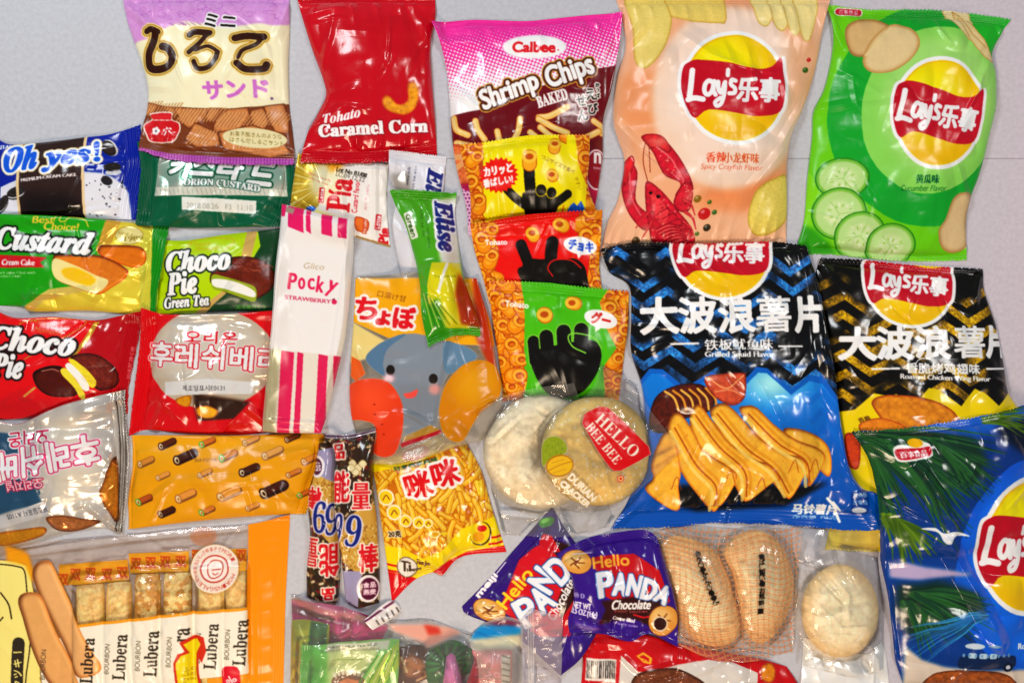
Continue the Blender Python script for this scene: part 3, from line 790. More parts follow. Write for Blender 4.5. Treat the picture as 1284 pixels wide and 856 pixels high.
def frond(a, x0, y0, ang, L, n, col, lw=5, spread=60, leaf=90):
    r = random.Random(int(x0 * 7 + y0))
    for k in range(n):
        t = k / n; px = x0 + L * t * cos(ang); py = y0 + L * t * sin(ang) + 30 * t * t
        for s in (-1, 1):
            if r.random() < .15: continue
            an = ang + s * radians(spread * (.8 - .45 * t)) + r.uniform(-.16, .16); l = leaf * (1.05 - .5 * t) * r.uniform(.6, 1.3)
            a.line([(px, py), (px + l * .6 * cos(an), py + l * .6 * sin(an)), (px + l * cos(an + .12 * s), py + l * sin(an + .12 * s))], lw, col(r) if callable(col) else col, taper=(1, .15))

def palm_bag():
    sides = ([(42, 98), (200, 85), (400, 55), (600, 15)],
             [(600, 15), (640, 200), (650, 500), (650, 880)],
             [(215, 880), (400, 885), (600, 890), (650, 880)],
             [(42, 98), (90, 180), (110, 260), (125, 400), (150, 560), (175, 700), (185, 790), (215, 880)])
    a = Art(bbox(sides, 'O'), '#0e3f80').zoom('O')
    a.poly([(0, 60), (650, 0), (650, 60), (380, 110), (200, 110)], '#2668c4', soft=6)
    a.poly([(460, 80), (650, 40), (650, 180), (560, 170), (480, 120)], '#0a1a34', soft=4)
    a.poly([(100, 350), (340, 330), (420, 600), (480, 760), (200, 780), (140, 520)], '#0f4488', soft=10)
    a.ell(590, 500, 250, 325, 0, '#1560cc'); a.ell(600, 500, 235, 305, 0, '#1a6ce0', soft=6)
    a.part('picture')
    g = lambda r: r.choice(['#1f4a34', '#2b5c30', '#163a2c', '#35683a'])
    g2 = lambda r: r.choice(['#5c7a1e', '#48661a', '#6d8c24'])
    def palm(x, y, a0, a1, n, L, col, w, seed):
        r = random.Random(seed)
        for k in range(n):
            t = a0 + (a1 - a0) * k / (n - 1) + r.uniform(-.03, .03); l = L * r.uniform(.72, 1.08); sx, sy = x + r.uniform(-14, 14), y + r.uniform(-10, 10)
            a.line([(sx, sy), (sx + l * .5 * cos(t), sy + l * .5 * sin(t)), (sx + l * cos(t + .06), sy + l * sin(t + .06) + l * .05)], w, col(r), taper=(1, .12))
    a.poly([(45, 105), (200, 100), (380, 110), (420, 150), (400, 230), (330, 260), (240, 190), (120, 220)], '#1c4030', soft=5)
    palm(50, 110, -.08, .78, 58, 400, g, 15, 1); palm(150, 130, .2, 1.0, 40, 290, g, 12, 2); palm(260, 130, .25, .95, 30, 200, g, 11, 3)
    palm(80, 150, .8, 1.5, 30, 200, g, 13, 4); palm(110, 260, .9, 1.45, 18, 130, g, 10, 5)
    palm(140, 350, .35, 1.25, 30, 175, g2, 13, 6)
    a.poly([(180, 560), (300, 545), (400, 570), (420, 620), (330, 690), (220, 720), (185, 650)], '#183828', soft=5)
    palm(220, 590, -.15, .6, 40, 230, g, 12, 7); palm(210, 620, .3, 1.2, 30, 150, g, 12, 8)
    palm(420, 640, 2.3, 2.9, 30, 240, lambda r: r.choice(['#2f74ac', '#3f90c8', '#265a80']), 5, 9)
    palm(440, 60, -.35, .35, 24, 150, g2, 9, 10)
    a.poly([(160, 500), (200, 490), (260, 503), (400, 516), (330, 530), (240, 540), (160, 540)], '#b6a6c8', soft=2)
    a.poly([(232, 382), (270, 378), (296, 394), (330, 388), (372, 402), (330, 402), (312, 424), (296, 420), (280, 392)], '#f4f6fa', sm=True)
    a.poly([(210, 750), (260, 790), (330, 812), (450, 824), (650, 820), (650, 890), (210, 890)], '#d8c8b8', soft=2)
    a.blob([(290, 840), (360, 822), (480, 826), (540, 850), (540, 890), (290, 890)], '#9a5a2a', '#54280e', r=3, seed=61, spk=.7, scale=.3)
    a.rect(455, 795, 175, 44, 0, '#0f2c54', 14); a.ell(410, 742, 28, 9, 0, '#c8d8e8'); a.ell(462, 738, 16, 5, 0, '#8aa8c8')
    for k in range(3): a.rect(405 + 30 * k, 772, 22, 16, 0, '#b8d4e8', 4)
    for k in range(9): a.rect(380 + 17 * k, 772, 7, 10, 0, '#7aa0c4', 2)
    a.ell(520, 812, 15, 15, 0, '#0a1830'); a.ell(520, 812, 7, 7, 0, '#c8d0dc')
    chip_logo(a, 572, 440, 192, 0, .82)
    a.part('lettering')
    a.poly([(156, 146), (175, 134), (210, 136), (222, 116), (240, 124), (256, 132), (262, 160), (245, 172), (180, 184), (160, 176)], '#ffffff', sm=True)
    a.ell(215, 128, 22, 13, 0, '#f4b400'); a.poly([(160, 150), (190, 144), (225, 142), (256, 138), (258, 160), (240, 168), (182, 179), (164, 172)], '#b3102c', sm=True)
    a.text('百事食品', 209, 160, 74, 20, 6, '#ffffff', bold=.8)
    a.text('Roasted', 580, 745, 70, 18, 0, '#ffffff', bold=.6)
    a.part()
    return bag('chip_bag', 'blue chip bag printed with palm fronds and a white seabird', 'chip bag', sides, a, puff=38, z='O', seed=13, sw=(9, 6), ncr=16, crum=2.0, group='big bags of potato chips', pleat=1.2, crimp=.2,
               folds=[((215, 190), (330, 390), 11, 12), ((300, 400), (490, 750), 13, 14), ((60, 120), (215, 200), 3, 8), ((130, 400), (185, 790), 3, 6)], mat=film_mat('glossy_film', rough=.19, coat=0, spec=.45))
ZF.update({'W': (530, 0, 4.754), 'X1': (0, 150, 6.115), 'X2': (0, 380, 6.117), 'X3': (400, 380, 4.279), 'X4': (380, 540, 3.72), 'X5': (360, 740, 6.42), 'X6': (540, 740, 6.42), 'X7': (700, 770, 2.986)})
def serif(s, style='b'):
    base = {'b': 0x1D400, 'bi': 0x1D468, 'sc': 0x1D4D0}[style]; o = ''
    for ch in s:
        if 'A' <= ch <= 'Z': o += chr(base + ord(ch) - 65)
        elif 'a' <= ch <= 'z': o += chr(base + 26 + ord(ch) - 97)
        elif ch.isdigit() and style == 'b': o += chr(0x1D7CE + int(ch))
        else: o += ch
    return o

def shiruko_bag():
    sides = ([(62, -20), (250, -25), (450, -25), (688, -22)],
             [(688, -22), (690, 100), (685, 220), (688, 380), (700, 480), (708, 560), (706, 612)],
             [(124, 556), (250, 596), (450, 616), (706, 612)],
             [(62, -20), (75, 60), (100, 140), (130, 220), (155, 320), (152, 400), (135, 480), (124, 556)])
    a = Art(bbox(sides, 'U'), '#f7efc6').zoom('U')
    def pk(X, Y):
        n = fbm(X / 5, Y / 5, 3, 3)[..., None]; return rgb('#d8a0d6') * n + rgb('#c98cca') * (1 - n)
    a.poly([(40, -40), (700, -40), (700, 75), (640, 95), (580, 88), (520, 100), (460, 110), (380, 95), (300, 85), (230, 110), (180, 140), (120, 155), (60, 170)], pk, sm=True, soft=1)
    r = random.Random(2)
    for k in range(70):
        x, y = r.uniform(120, 660), r.uniform(-10, 70); t = r.uniform(0, 6)
        a.line([(x, y), (x + 18 * cos(t), y + 12 * sin(t)), (x + 34 * cos(t + .8), y + 20 * sin(t + .8))], 1.6, '#9c5aa2', a=.7)
    for k in range(12):
        x = r.uniform(240, 360); a.line([(x, 88), (x + 16, 98)], 4, '#a868ac', a=.7)
    a.part('picture')
    a.poly([(140, 372), (230, 398), (350, 410), (480, 412), (600, 400), (690, 385), (730, 500), (720, 640), (110, 600)], '#7a4626', sm=False)
    for pts, sd in (([(262, 405), (400, 412), (385, 445), (320, 485), (275, 445)], 1), ([(470, 413), (545, 408), (552, 440), (500, 500), (410, 495), (420, 465)], 2),
                    ([(600, 400), (672, 385), (690, 450), (690, 500), (640, 495), (615, 440)], 3), ([(550, 420), (600, 404), (620, 460), (600, 490), (560, 470)], 4),
                    ([(345, 462), (430, 500), (440, 550), (350, 555), (305, 520)], 5), ([(205, 395), (262, 405), (285, 440), (240, 420)], 6),
                    ([(430, 500), (560, 470), (640, 500), (700, 570), (620, 590), (450, 560)], 7), ([(400, 410), (450, 415), (410, 460), (385, 455)], 8), ([(140, 375), (200, 392), (180, 420), (140, 430)], 9)):
        a.blob(pts, '#c98a5c', '#8a5430', sm=False, r=2.4, seed=sd, spk=.3, scale=.35)
        c = np.mean(pts, 0)
        a.line(list(pts) + [pts[0]], 2.5, '#5c3418', sm=False)
        for k in range(-3, 4): a.line([(c[0] - 26 + k * 13, c[1] + 24), (c[0] + 14 + k * 13, c[1] - 26)], 3, '#9c6238', a=.8); a.line([(c[0] - 22 + k * 13, c[1] + 24), (c[0] + 18 + k * 13, c[1] - 26)], 3, '#e4b488', a=.8)
    a.part('emblem')
    pot = [(172, 425), (250, 425), (254, 450), (282, 466), (276, 500), (250, 530), (175, 526), (156, 500), (146, 466), (176, 446)]
    a.poly([(a_ * 1.0 + (a_ - 214) * .07, b + (b - 478) * .07) for a_, b in pot], '#fff0e8', sm=True); a.poly(pot, '#c0222a', sm=True)
    a.rect(214, 436, 76, 16, 0, '#d0343a', 4); a.line([(176, 446), (252, 450)], 3, '#ffe0d8')
    for k in range(5): a.ell(190 + 10 * cos(k * 1.256), 488 + 9 * sin(k * 1.256), 7, 7, 0, '#ffffff')
    a.ell(190, 488, 4, 4, 0, '#402020'); a.text('穴', 236, 489, 34, 30, 10, '#ffffff', bold=1)
    a.part('lettering')
    a.ell(566, 518, 118, 36, -3, '#e6dcae', n=60)
    a.text('お菓子屋さんのような', 570, 506, 190, 17, -3, '#6a5a30', bold=.3); a.text('はさんだしるこサンド', 572, 530, 200, 17, -4, '#6a5a30', bold=.3)
    a.text('ミニ', 441, 84, 112, 52, -3, '#20140e', bold=2.4, outs=((5, '#ffffff'),))
    # hand-drawn brush letters
    for parts in ([([(160, 118), (180, 112), (205, 122)], 22), ([(196, 124), (186, 160), (168, 205), (172, 250), (205, 262), (245, 252), (262, 220), (245, 186), (222, 176)], 30)],
                  [([(328, 136), (350, 126), (405, 134)], 26), ([(400, 136), (372, 166), (326, 202)], 20), ([(352, 196), (400, 184), (440, 205)], 14), ([(345, 238), (360, 264), (402, 262), (428, 232), (436, 210)], 20)],
                  [([(500, 152), (540, 142), (600, 140)], 28), ([(598, 142), (572, 172), (528, 196), (512, 224)], 16), ([(508, 246), (540, 268), (600, 262), (612, 244)], 26)]):
        for r_, c_ in ((12, '#f4dc9a'), (8, '#a87c2c'), (3.5, '#f0d68a'), (0, '#3a1a0e')):
            for pts, w_ in parts: a.line(pts, w_ + 2 * r_, c_)
    a.text('サンド', 499, 342, 236, 62, 3, '#c774c2', bold=4); a.ell(630, 370, 6, 6, 0, '#806080')
    a.part()
    a.poly([(110, 545), (250, 575), (450, 590), (720, 590), (720, 640), (110, 640)], lambda X, Y: np.where(((X * .8).astype(int) % 3 == 0)[..., None], rgb('#8c3a8c'), rgb('#b566b0')))
    return bag('snack_bag', 'cream and lilac Japanese biscuit bag with brown and gold characters', 'snack bag', sides, a, puff=28, z='U', seed=15, sw=(8, 15), ncr=14, crum=1.4,
               folds=[((62, 0), (210, 130), 5, 9), ((155, 320), (250, 330), 3, 8), ((690, 0), (640, 150), 4, 9)], mat=film_mat('printed_film', rough=.33, coat=.12, spec=.4))

def curl_bag():
    sides = ([(718, -20), (850, -25), (1100, -25), (1238, -22)],
             [(1238, -22), (1240, 60), (1222, 160), (1228, 300), (1240, 450), (1246, 580)],
             [(733, 606), (900, 610), (1080, 600), (1246, 580)],
             [(718, -20), (735, 50), (775, 180), (815, 290), (826, 350), (800, 410), (755, 500), (733, 606)])
    a = Art(bbox(sides, 'U'), '#b80e26').zoom('U')
    a.poly([(700, -40), (1260, -40), (1260, 20), (1000, 60), (740, 60)], '#c41a30', soft=6)
    a.part('picture')
    a.blob([(1046, 380), (1060, 362), (1082, 372), (1100, 392), (1125, 390), (1140, 372), (1138, 340), (1142, 315), (1165, 308), (1183, 325), (1182, 370), (1165, 410), (1130, 432), (1085, 426), (1052, 408)], '#eb9a2e', '#b4501a', r=3, seed=3, spk=.5, scale=.3)
    for k in range(18):
        t = k / 17 * pi; a.line([(1115 + 62 * cos(t) * 1.0, 375 + 52 * sin(t)), (1115 + 38 * cos(t + .12), 370 + 30 * sin(t + .12))], 2, '#f8c060', a=.45)
    a.part('lettering')
    a.text(serif('Tohato', 'bi'), 892, 436, 145, 38, 9, '#ffffff', bold=.8, shear=.1)
    a.text(serif('Caramel Corn'), 1008, 480, 408, 46, 3, '#ffffff', bold=2.2, outs=((4, '#8c0a1a'),))
    a.part()
    return bag('snack_bag', 'plain red snack bag with one orange corn curl and white lettering low down', 'snack bag', sides, a, puff=28, z='U', seed=17, sw=(8, 16), ncr=12, crum=1.5, crimp=.8,
               folds=[((745, 60), (900, 20), 4, 9), ((826, 350), (960, 340), 3, 9), ((760, 490), (900, 400), 4, 9), ((900, 400), (1000, 420), 3, 6), ((1222, 160), (1180, 60), 3, 9)], mat=film_mat('glossy_film', rough=.19, coat=0, spec=.45))

def cookie_icon(a, cx, cy, r, rot=0):
    a.ell(cx, cy + r * .22, r, r * .5, rot, '#14100e'); a.ell(cx, cy + r * .12, r * .97, r * .47, rot, '#e8e6ea'); a.ell(cx, cy, r, r * .48, rot, '#2c2826')
    a.ell(cx, cy - r * .02, r * .7, r * .3, rot, '#3c3634'); a.ell(cx, cy - r * .02, r * .55, r * .22, rot, '#2a2422')

def ohyes_pack():
    sides = ([(-60, 130), (60, 182), (250, 172), (450, 150), (620, 128), (800, 108), (950, 70), (1058, 30)],
             [(1058, 30), (1075, 200), (1090, 300), (1060, 500), (1040, 640), (1030, 765)],
             [(-60, 740), (200, 760), (600, 770), (900, 760), (1030, 765)],
             [(-60, 130), (-60, 400), (-60, 740)])
    a = Art(bbox(sides, 'X1'), '#0a2a92').zoom('X1')
    a.poly([(160, 160), (640, 110), (650, 800), (160, 800)], '#3a2824')
    a.poly([(160, 640), (250, 560), (360, 590), (500, 560), (650, 660), (820, 740), (820, 800), (160, 800)], '#1a1010', soft=8)
    a.part('picture')
    a.poly([(655, 405), (780, 412), (860, 440), (940, 500), (970, 560), (1000, 780), (655, 780)], '#e6e6f0', sm=False, soft=1)
    a.poly([(0, 520), (80, 490), (150, 470), (150, 740), (0, 740)], '#e2e4f2', sm=False)
    r = random.Random(8)
    for k in range(26): a.ell(r.uniform(670, 960), r.uniform(470, 740), r.uniform(3, 11), r.uniform(3, 8), r.uniform(0, 90), '#1a1a22')
    a.ell(835, 215, 72, 52, -48, '#d8d4d0'); a.ell(828, 218, 68, 46, -48, '#2a2220'); a.ell(828, 218, 48, 30, -48, '#3c302c')
    a.ell(868, 405, 55, 22, 8, '#c8ccd8'); a.ell(860, 365, 62, 34, 6, '#2a2624'); a.ell(820, 470, 44, 34, -30, '#2c2a30')
    a.line([(795, 380), (790, 430), (770, 460)], 8, '#e8e8f0'); a.rect(700, 350, 60, 14, 0, '#c8d0f0', 5); a.rect(705, 388, 50, 12, 0, '#c8d0f0', 5)
    cookie_icon(a, 132, 560, 78, 12); cookie_icon(a, 20, 640, 70, 55)
    a.poly([(140, 170), (165, 165), (160, 760), (140, 760)], '#e8c898'); a.poly([(636, 118), (660, 114), (660, 760), (640, 720)], '#f0cfa0')
    a.part('lettering')
    for sx, cx, cy, w, h in (('Oh', 160, 300, 262, 190), ('yes!', 552, 290, 420, 190)):
        a.text(serif(sx, 'bi'), cx, cy, w, h, 7, lambda X, Y: rgb('#1460d0') * (1 - sstep(180, 212, Y)[..., None] * .0) + rgb('#2a90f0') * 0, bold=8, outs=((20, '#e6d2a0'), (13, '#ffffff')), shear=.05)
    a.text('PREMIUM-CREAM CAKE', 390, 450, 420, 24, 6, '#e8e0e0', bold=1.5); a.text('HAITAI', 5, 212, 130, 30, 4, '#f0f0f8', bold=1.5)
    a.part()
    return bag('snack_cake_pack', 'royal blue and dark brown cake pack lying against the left edge', 'cake pack', sides, a, puff=20, z='X1', seed=19, seals='r', sw=(0, 22), ncr=10, crum=1.2, crimp=.7, teeth=(1.3, 3.2), mat=film_mat('glossy_film', rough=.19, coat=0, spec=.45))

def orion_pack():
    sides = ([(520, 560), (700, 570), (900, 580), (1125, 590)],
             [(1125, 590), (1122, 700), (1100, 800), (1078, 880)],
             [(515, 868), (600, 850), (660, 860), (1000, 862), (1078, 880)],
             [(520, 560), (545, 600), (530, 720), (515, 868)])
    # measured in the first frame (3.058 zoom); lower edge lies at y 283
    sides = ([(520, 540), (700, 560), (900, 580), (1120, 590)], [(1120, 590), (1125, 690), (1100, 790), (1070, 868)], [(518, 862), (700, 872), (900, 870), (1070, 868)], [(520, 540), (535, 640), (525, 760), (518, 862)])
    a = Art(bbox(sides, 'A'), '#0b5f44').zoom('A')
    a.poly([(612, 560), (1090, 590), (1098, 750), (592, 748)], '#b8b8ac', foil=.35)
    a.poly([(612, 620), (1090, 640), (1090, 700), (1000, 720), (700, 700), (600, 735)], '#8fa89c', soft=4, foil=.3)
    a.poly([(596, 718), (1096, 726), (1098, 752), (592, 752)], '#dcd8c8', foil=.2)
    for k in range(28): a.line([(596 + k * 18, 724), (602 + k * 18, 746)], 2, '#7aa08c')
    a.part('lettering')
    for i, (ch, x, y) in enumerate((('카', 700, 640), ('스', 790, 632), ('타', 890, 648), ('드', 1005, 668))):
        a.text(ch, x, y, 84, 84, -5, '#ffffff', bold=5, outs=((7, '#0f5a40'),), shear=.2)
    a.text(serif('ORION CUSTARD'), 855, 706, 290, 26, -5, '#ffffff', bold=1.2, outs=((3, '#3a6a58'),), bend=.3)
    a.part('label')
    a.poly([(703, 757), (985, 772), (982, 822), (703, 806)], '#e6e6dc'); a.text('2018.08.26   F3  11:10', 845, 794, 250, 20, -2, '#9a9a94')
    a.part()
    return bag('snack_cake_pack', 'dark green cake pack with white Korean lettering, tucked under the cream and lilac bag', 'cake pack', sides, a, puff=20, z='A', seed=23, seals='lr', sw=(16, 12), ncr=9, crum=1.5, crimp=.7, teeth=(1.2, 3.2),
               folds=[((703, 830), (590, 870), 3, 8), ((760, 800), (650, 860), 3, 7), ((985, 822), (1060, 850), 3, 7)])

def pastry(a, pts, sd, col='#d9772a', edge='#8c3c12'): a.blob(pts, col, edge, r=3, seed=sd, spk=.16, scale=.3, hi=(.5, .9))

def custard_pack():
    sides = ([(-25, 55), (150, 62), (330, 72), (450, 82), (560, 92), (640, 100)],
             [(640, 100), (632, 180), (612, 300), (596, 380), (592, 432)],
             [(-25, 405), (80, 412), (120, 430), (330, 426), (490, 440), (592, 432)],
             [(-25, 55), (-25, 230), (-25, 405)])
    a = Art(bbox(sides, 'D'), '#2a9a1c').zoom('D')
    a.poly([(555, 60), (700, 60), (640, 460), (535, 460)], '#1e8a22'); 
    a.poly([(435, 70), (575, 84), (565, 300), (545, 445), (180, 445), (80, 420), (150, 380), (240, 340), (380, 330), (400, 190)], '#e8cf52', foil=.15)
    a.poly([(410, 74), (465, 78), (430, 170), (385, 215), (375, 190)], '#d8a84c', foil=.3); a.poly([(80, 425), (200, 345), (330, 330), (350, 350), (180, 385), (120, 430)], '#e6c870', foil=.3)
    a.poly([(540, 100), (580, 90), (570, 440), (530, 440)], '#d8d05a', foil=.2)
    a.part('picture')
    pastry(a, [(388, 180), (440, 176), (530, 180), (556, 205), (550, 245), (510, 262), (440, 240), (390, 215)], 2, '#e07c22', '#94400e')
    pastry(a, [(218, 228), (250, 215), (390, 218), (480, 262), (488, 295), (430, 340), (380, 365), (300, 340), (228, 305)], 3, '#dd8030', '#8c3c12')
    a.poly([(222, 232), (300, 255), (372, 292), (418, 312), (400, 345), (365, 360), (300, 338), (228, 304)], '#f6e39c', sm=True)
    a.poly([(256, 272), (300, 265), (345, 285), (372, 310), (350, 332), (300, 318), (262, 300)], '#f2bf1e', sm=True, soft=1)
    a.part('lettering')
    a.text(serif('Custard', 'bi'), 172, 160, 380, 84, -4, '#ffffff', bold=4, outs=((8, '#101c10'),))
    a.text('Best', 176, 80, 82, 26, 0, '#e8c850', bold=1, shear=.25); a.text('Choice!', 240, 106, 130, 28, -2, '#e8c850', bold=1, shear=.25)
    a.line([(215, 84), (225, 64), (240, 66), (236, 84), (256, 86), (276, 70), (330, 80), (342, 105)], 4, '#e8c850')
    a.poly([(-10, 212), (150, 222), (195, 226), (170, 245), (190, 264), (-10, 262)], '#c4202c'); a.text('Cream Cake', 78, 243, 146, 22, -2, '#ffffff', bold=.8, shear=.2)
    a.text('Soft cake filled with', 68, 282, 165, 9, -1, '#e8f0e0'); a.text('custard cream', 40, 294, 90, 9, -1, '#e8f0e0')
    a.ell(495, 138, 52, 36, 0, '#a08a40'); a.ell(495, 138, 49, 33, 0, '#e9dc98'); a.text('Since', 480, 130, 60, 17, -12, '#8c7a30', shear=.2); a.text('1989', 512, 150, 66, 20, 4, '#8c7a30', bold=.8)
    a.part()
    return bag('snack_cake_pack', 'green and gold custard cake pack picturing two cakes, one cut open', 'cake pack', sides, a, puff=21, z='D', seed=27, seals='r', sw=(0, 20), ncr=12, crum=1.6, crimp=.7, teeth=(1.2, 3),
               folds=[((80, 365), (240, 362), 4, 7), ((160, 340), (85, 430), 5, 8), ((340, 400), (390, 350), 4, 8), ((560, 260), (480, 330), 4, 10)])

def choc_pie_art(a, cx, cy, s=1.0, filling='#ffffff', cake='#f0d838', top='#6a2a18'):
    P = lambda pts: [(cx + x * s, cy + y * s) for x, y in pts]
    a.blob(P([(-120, -10), (-90, -60), (-10, -80), (70, -68), (112, -30), (118, 20), (90, 60), (30, 85), (-60, 60), (-115, 30)]), top, '#34100a', r=3, seed=3, spk=.5, scale=.5)
    a.poly(P([(-112, -8), (-60, 0), (0, 18), (48, 40), (44, 92), (0, 80), (-60, 58), (-112, 42)]), cake, sm=True)
    a.poly(P([(-110, 8), (-50, 12), (0, 28), (44, 54), (40, 76), (-10, 62), (-60, 46), (-108, 34)]), filling, sm=True)
    r = random.Random(3)
    for k in range(26):
        x, y = r.uniform(-70, 90), r.uniform(-64, -20); a.line([(cx + x * s, cy + y * s), (cx + (x + 14) * s, cy + (y - 4) * s), (cx + (x + 24) * s, cy + (y + 4) * s)], 2.2, '#a05a44', a=.7)

def green_pie_pack():
    sides = ([(590, 140), (760, 150), (900, 120), (1070, 105)], [(1070, 105), (1065, 250), (1060, 460)],
             [(585, 440), (750, 440), (900, 450), (1060, 460)], [(590, 140), (600, 250), (580, 440)])
    sides = ([(570, 150), (700, 155), (860, 132), (1075, 110)], [(1075, 110), (1070, 250), (1068, 440)], [(560, 438), (720, 438), (900, 430), (1068, 440)], [(570, 150), (565, 300), (560, 438)])
    a = Art(bbox(sides, 'D'), '#b2d40e').zoom('D')
    a.poly([(980, 100), (1100, 90), (1100, 460), (750, 460), (860, 370), (940, 300), (1000, 180)], '#1d4a2c')
    a.poly([(945, 118), (985, 112), (970, 220), (910, 330), (860, 372), (780, 440), (730, 445), (850, 360), (930, 240)], '#d8b070', foil=.2)
    a.line([(720, 200), (728, 165), (790, 148), (880, 150), (900, 165), (860, 200)], 4, '#c8b030')
    a.part('picture')
    choc_pie_art(a, 935, 300, 1.0, '#f6f6ee', '#94a62a'); 
    a.part('lettering')
    a.text(serif('Choco', 'bi'), 762, 236, 250, 84, 4, '#ffffff', bold=3.5, outs=((7, '#1a2a1c'),)); a.text(serif('Pie', 'bi'), 700, 322, 120, 84, 5, '#ffffff', bold=3.5, outs=((7, '#1a2a1c'),))
    a.text(serif('Green Tea', 'bi'), 716, 392, 178, 42, 4, '#ffffff', bold=1.6, outs=((5, '#1a2a1c'),)); a.text('Happy', 770, 172, 80, 20, 4, '#c8a830', shear=.3); a.text('Moments', 800, 188, 90, 16, 4, '#c8a830', shear=.3)
    a.text('2018.08.09 C13', 960, 412, 110, 14, 0, '#7ac050'); 
    a.part()
    return bag('snack_cake_pack', 'lime and dark green chocolate pie pack with a bitten pie printed on it', 'cake pack', sides, a, puff=19, z='D', seed=29, seals='l', sw=(12, 0), ncr=9, crum=1.3, crimp=.6, teeth=(1.2, 3),
               folds=[((640, 440), (760, 400), 3, 8)])

def red_pie_pack():
    sides = ([(-120, 20), (100, 110), (400, 105), (700, 130), (900, 100), (1075, 60)], [(1075, 60), (1050, 250), (1010, 450), (970, 650), (960, 850)],
             [(-120, 900), (300, 880), (600, 840), (960, 850)], [(-120, 20), (-120, 400), (-120, 900)])
    a = Art(bbox(sides, 'X2'), '#d8141e').zoom('X2')
    a.poly([(740, 60), (1120, 20), (1120, 900), (850, 900), (900, 560), (620, 380)], '#a80f20', soft=2); a.poly([(-130, 780), (200, 700), (500, 760), (900, 700), (900, 900), (-130, 900)], '#b81420', soft=8)
    a.poly([(715, 150), (760, 140), (690, 270), (600, 400), (540, 440), (620, 320)], '#d8a84e', foil=.4); a.poly([(300, 650), (210, 720), (195, 715), (285, 640)], '#e0b060', foil=.3)
    a.line([(160, 200), (165, 150), (350, 120), (600, 120), (650, 150), (600, 200), (520, 250), (200, 430)], 9, '#d89048', foil=.3)
    a.part('picture')
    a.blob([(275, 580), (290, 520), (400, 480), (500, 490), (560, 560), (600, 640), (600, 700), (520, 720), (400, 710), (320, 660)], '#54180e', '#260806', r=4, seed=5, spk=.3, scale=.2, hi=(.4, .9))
    a.blob([(560, 420), (640, 385), (760, 400), (860, 480), (900, 590), (860, 650), (760, 670), (700, 600), (640, 500)], '#6e281c', '#3a0e0a', r=4, seed=6, spk=.6, scale=.6)
    a.poly([(550, 432), (590, 435), (680, 510), (740, 590), (735, 640), (700, 640), (640, 540), (560, 460)], '#f2dc40', sm=True)
    a.poly([(525, 470), (560, 462), (640, 540), (690, 620), (690, 665), (655, 670), (600, 580), (530, 500)], '#fbf8ee', sm=True)
    a.poly([(487, 510), (525, 500), (590, 570), (650, 670), (655, 730), (620, 728), (580, 640), (500, 550)], '#efdc4c', sm=True)
    a.line([(340, 520), (420, 505), (470, 520)], 8, '#d8a090', a=.7)
    r = random.Random(5)
    for k in range(40):
        x, y = r.uniform(640, 860), r.uniform(410, 600); a.line([(x, y), (x + 20, y + 8), (x + 34, y + 26)], 3, '#b06a58', a=.5)
    a.part('lettering')
    a.text(serif('Choco', 'bi'), 250, 290, 680, 175, -5, '#ffffff', bold=8, outs=((18, '#241010'),)); a.text(serif('Pie', 'bi'), 60, 480, 270, 175, -5, '#ffffff', bold=8, outs=((18, '#241010'),))
    a.text('Happy', 320, 150, 170, 40, -8, '#d89048', bold=1, shear=.3); a.text('Moments', 380, 215, 220, 44, -8, '#d89048', bold=1, shear=.3)
    a.text('2018.07.28 C08', 985, 460, 250, 22, 82, '#f0b0b0', bold=.5)
    a.part()
    return bag('snack_cake_pack', 'bright red chocolate pie pack at the left edge, showing a halved pie with white filling', 'cake pack', sides, a, puff=20, z='X2', seed=31, seals='r', sw=(0, 20), ncr=12, crum=1.5, crimp=.7, teeth=(1.2, 3.2),
               folds=[((0, 100), (190, 140), 4, 7), ((300, 660), (0, 780), 4, 9), ((650, 150), (740, 170), 4, 5)], mat=film_mat('glossy_film', rough=.19, coat=0, spec=.45))

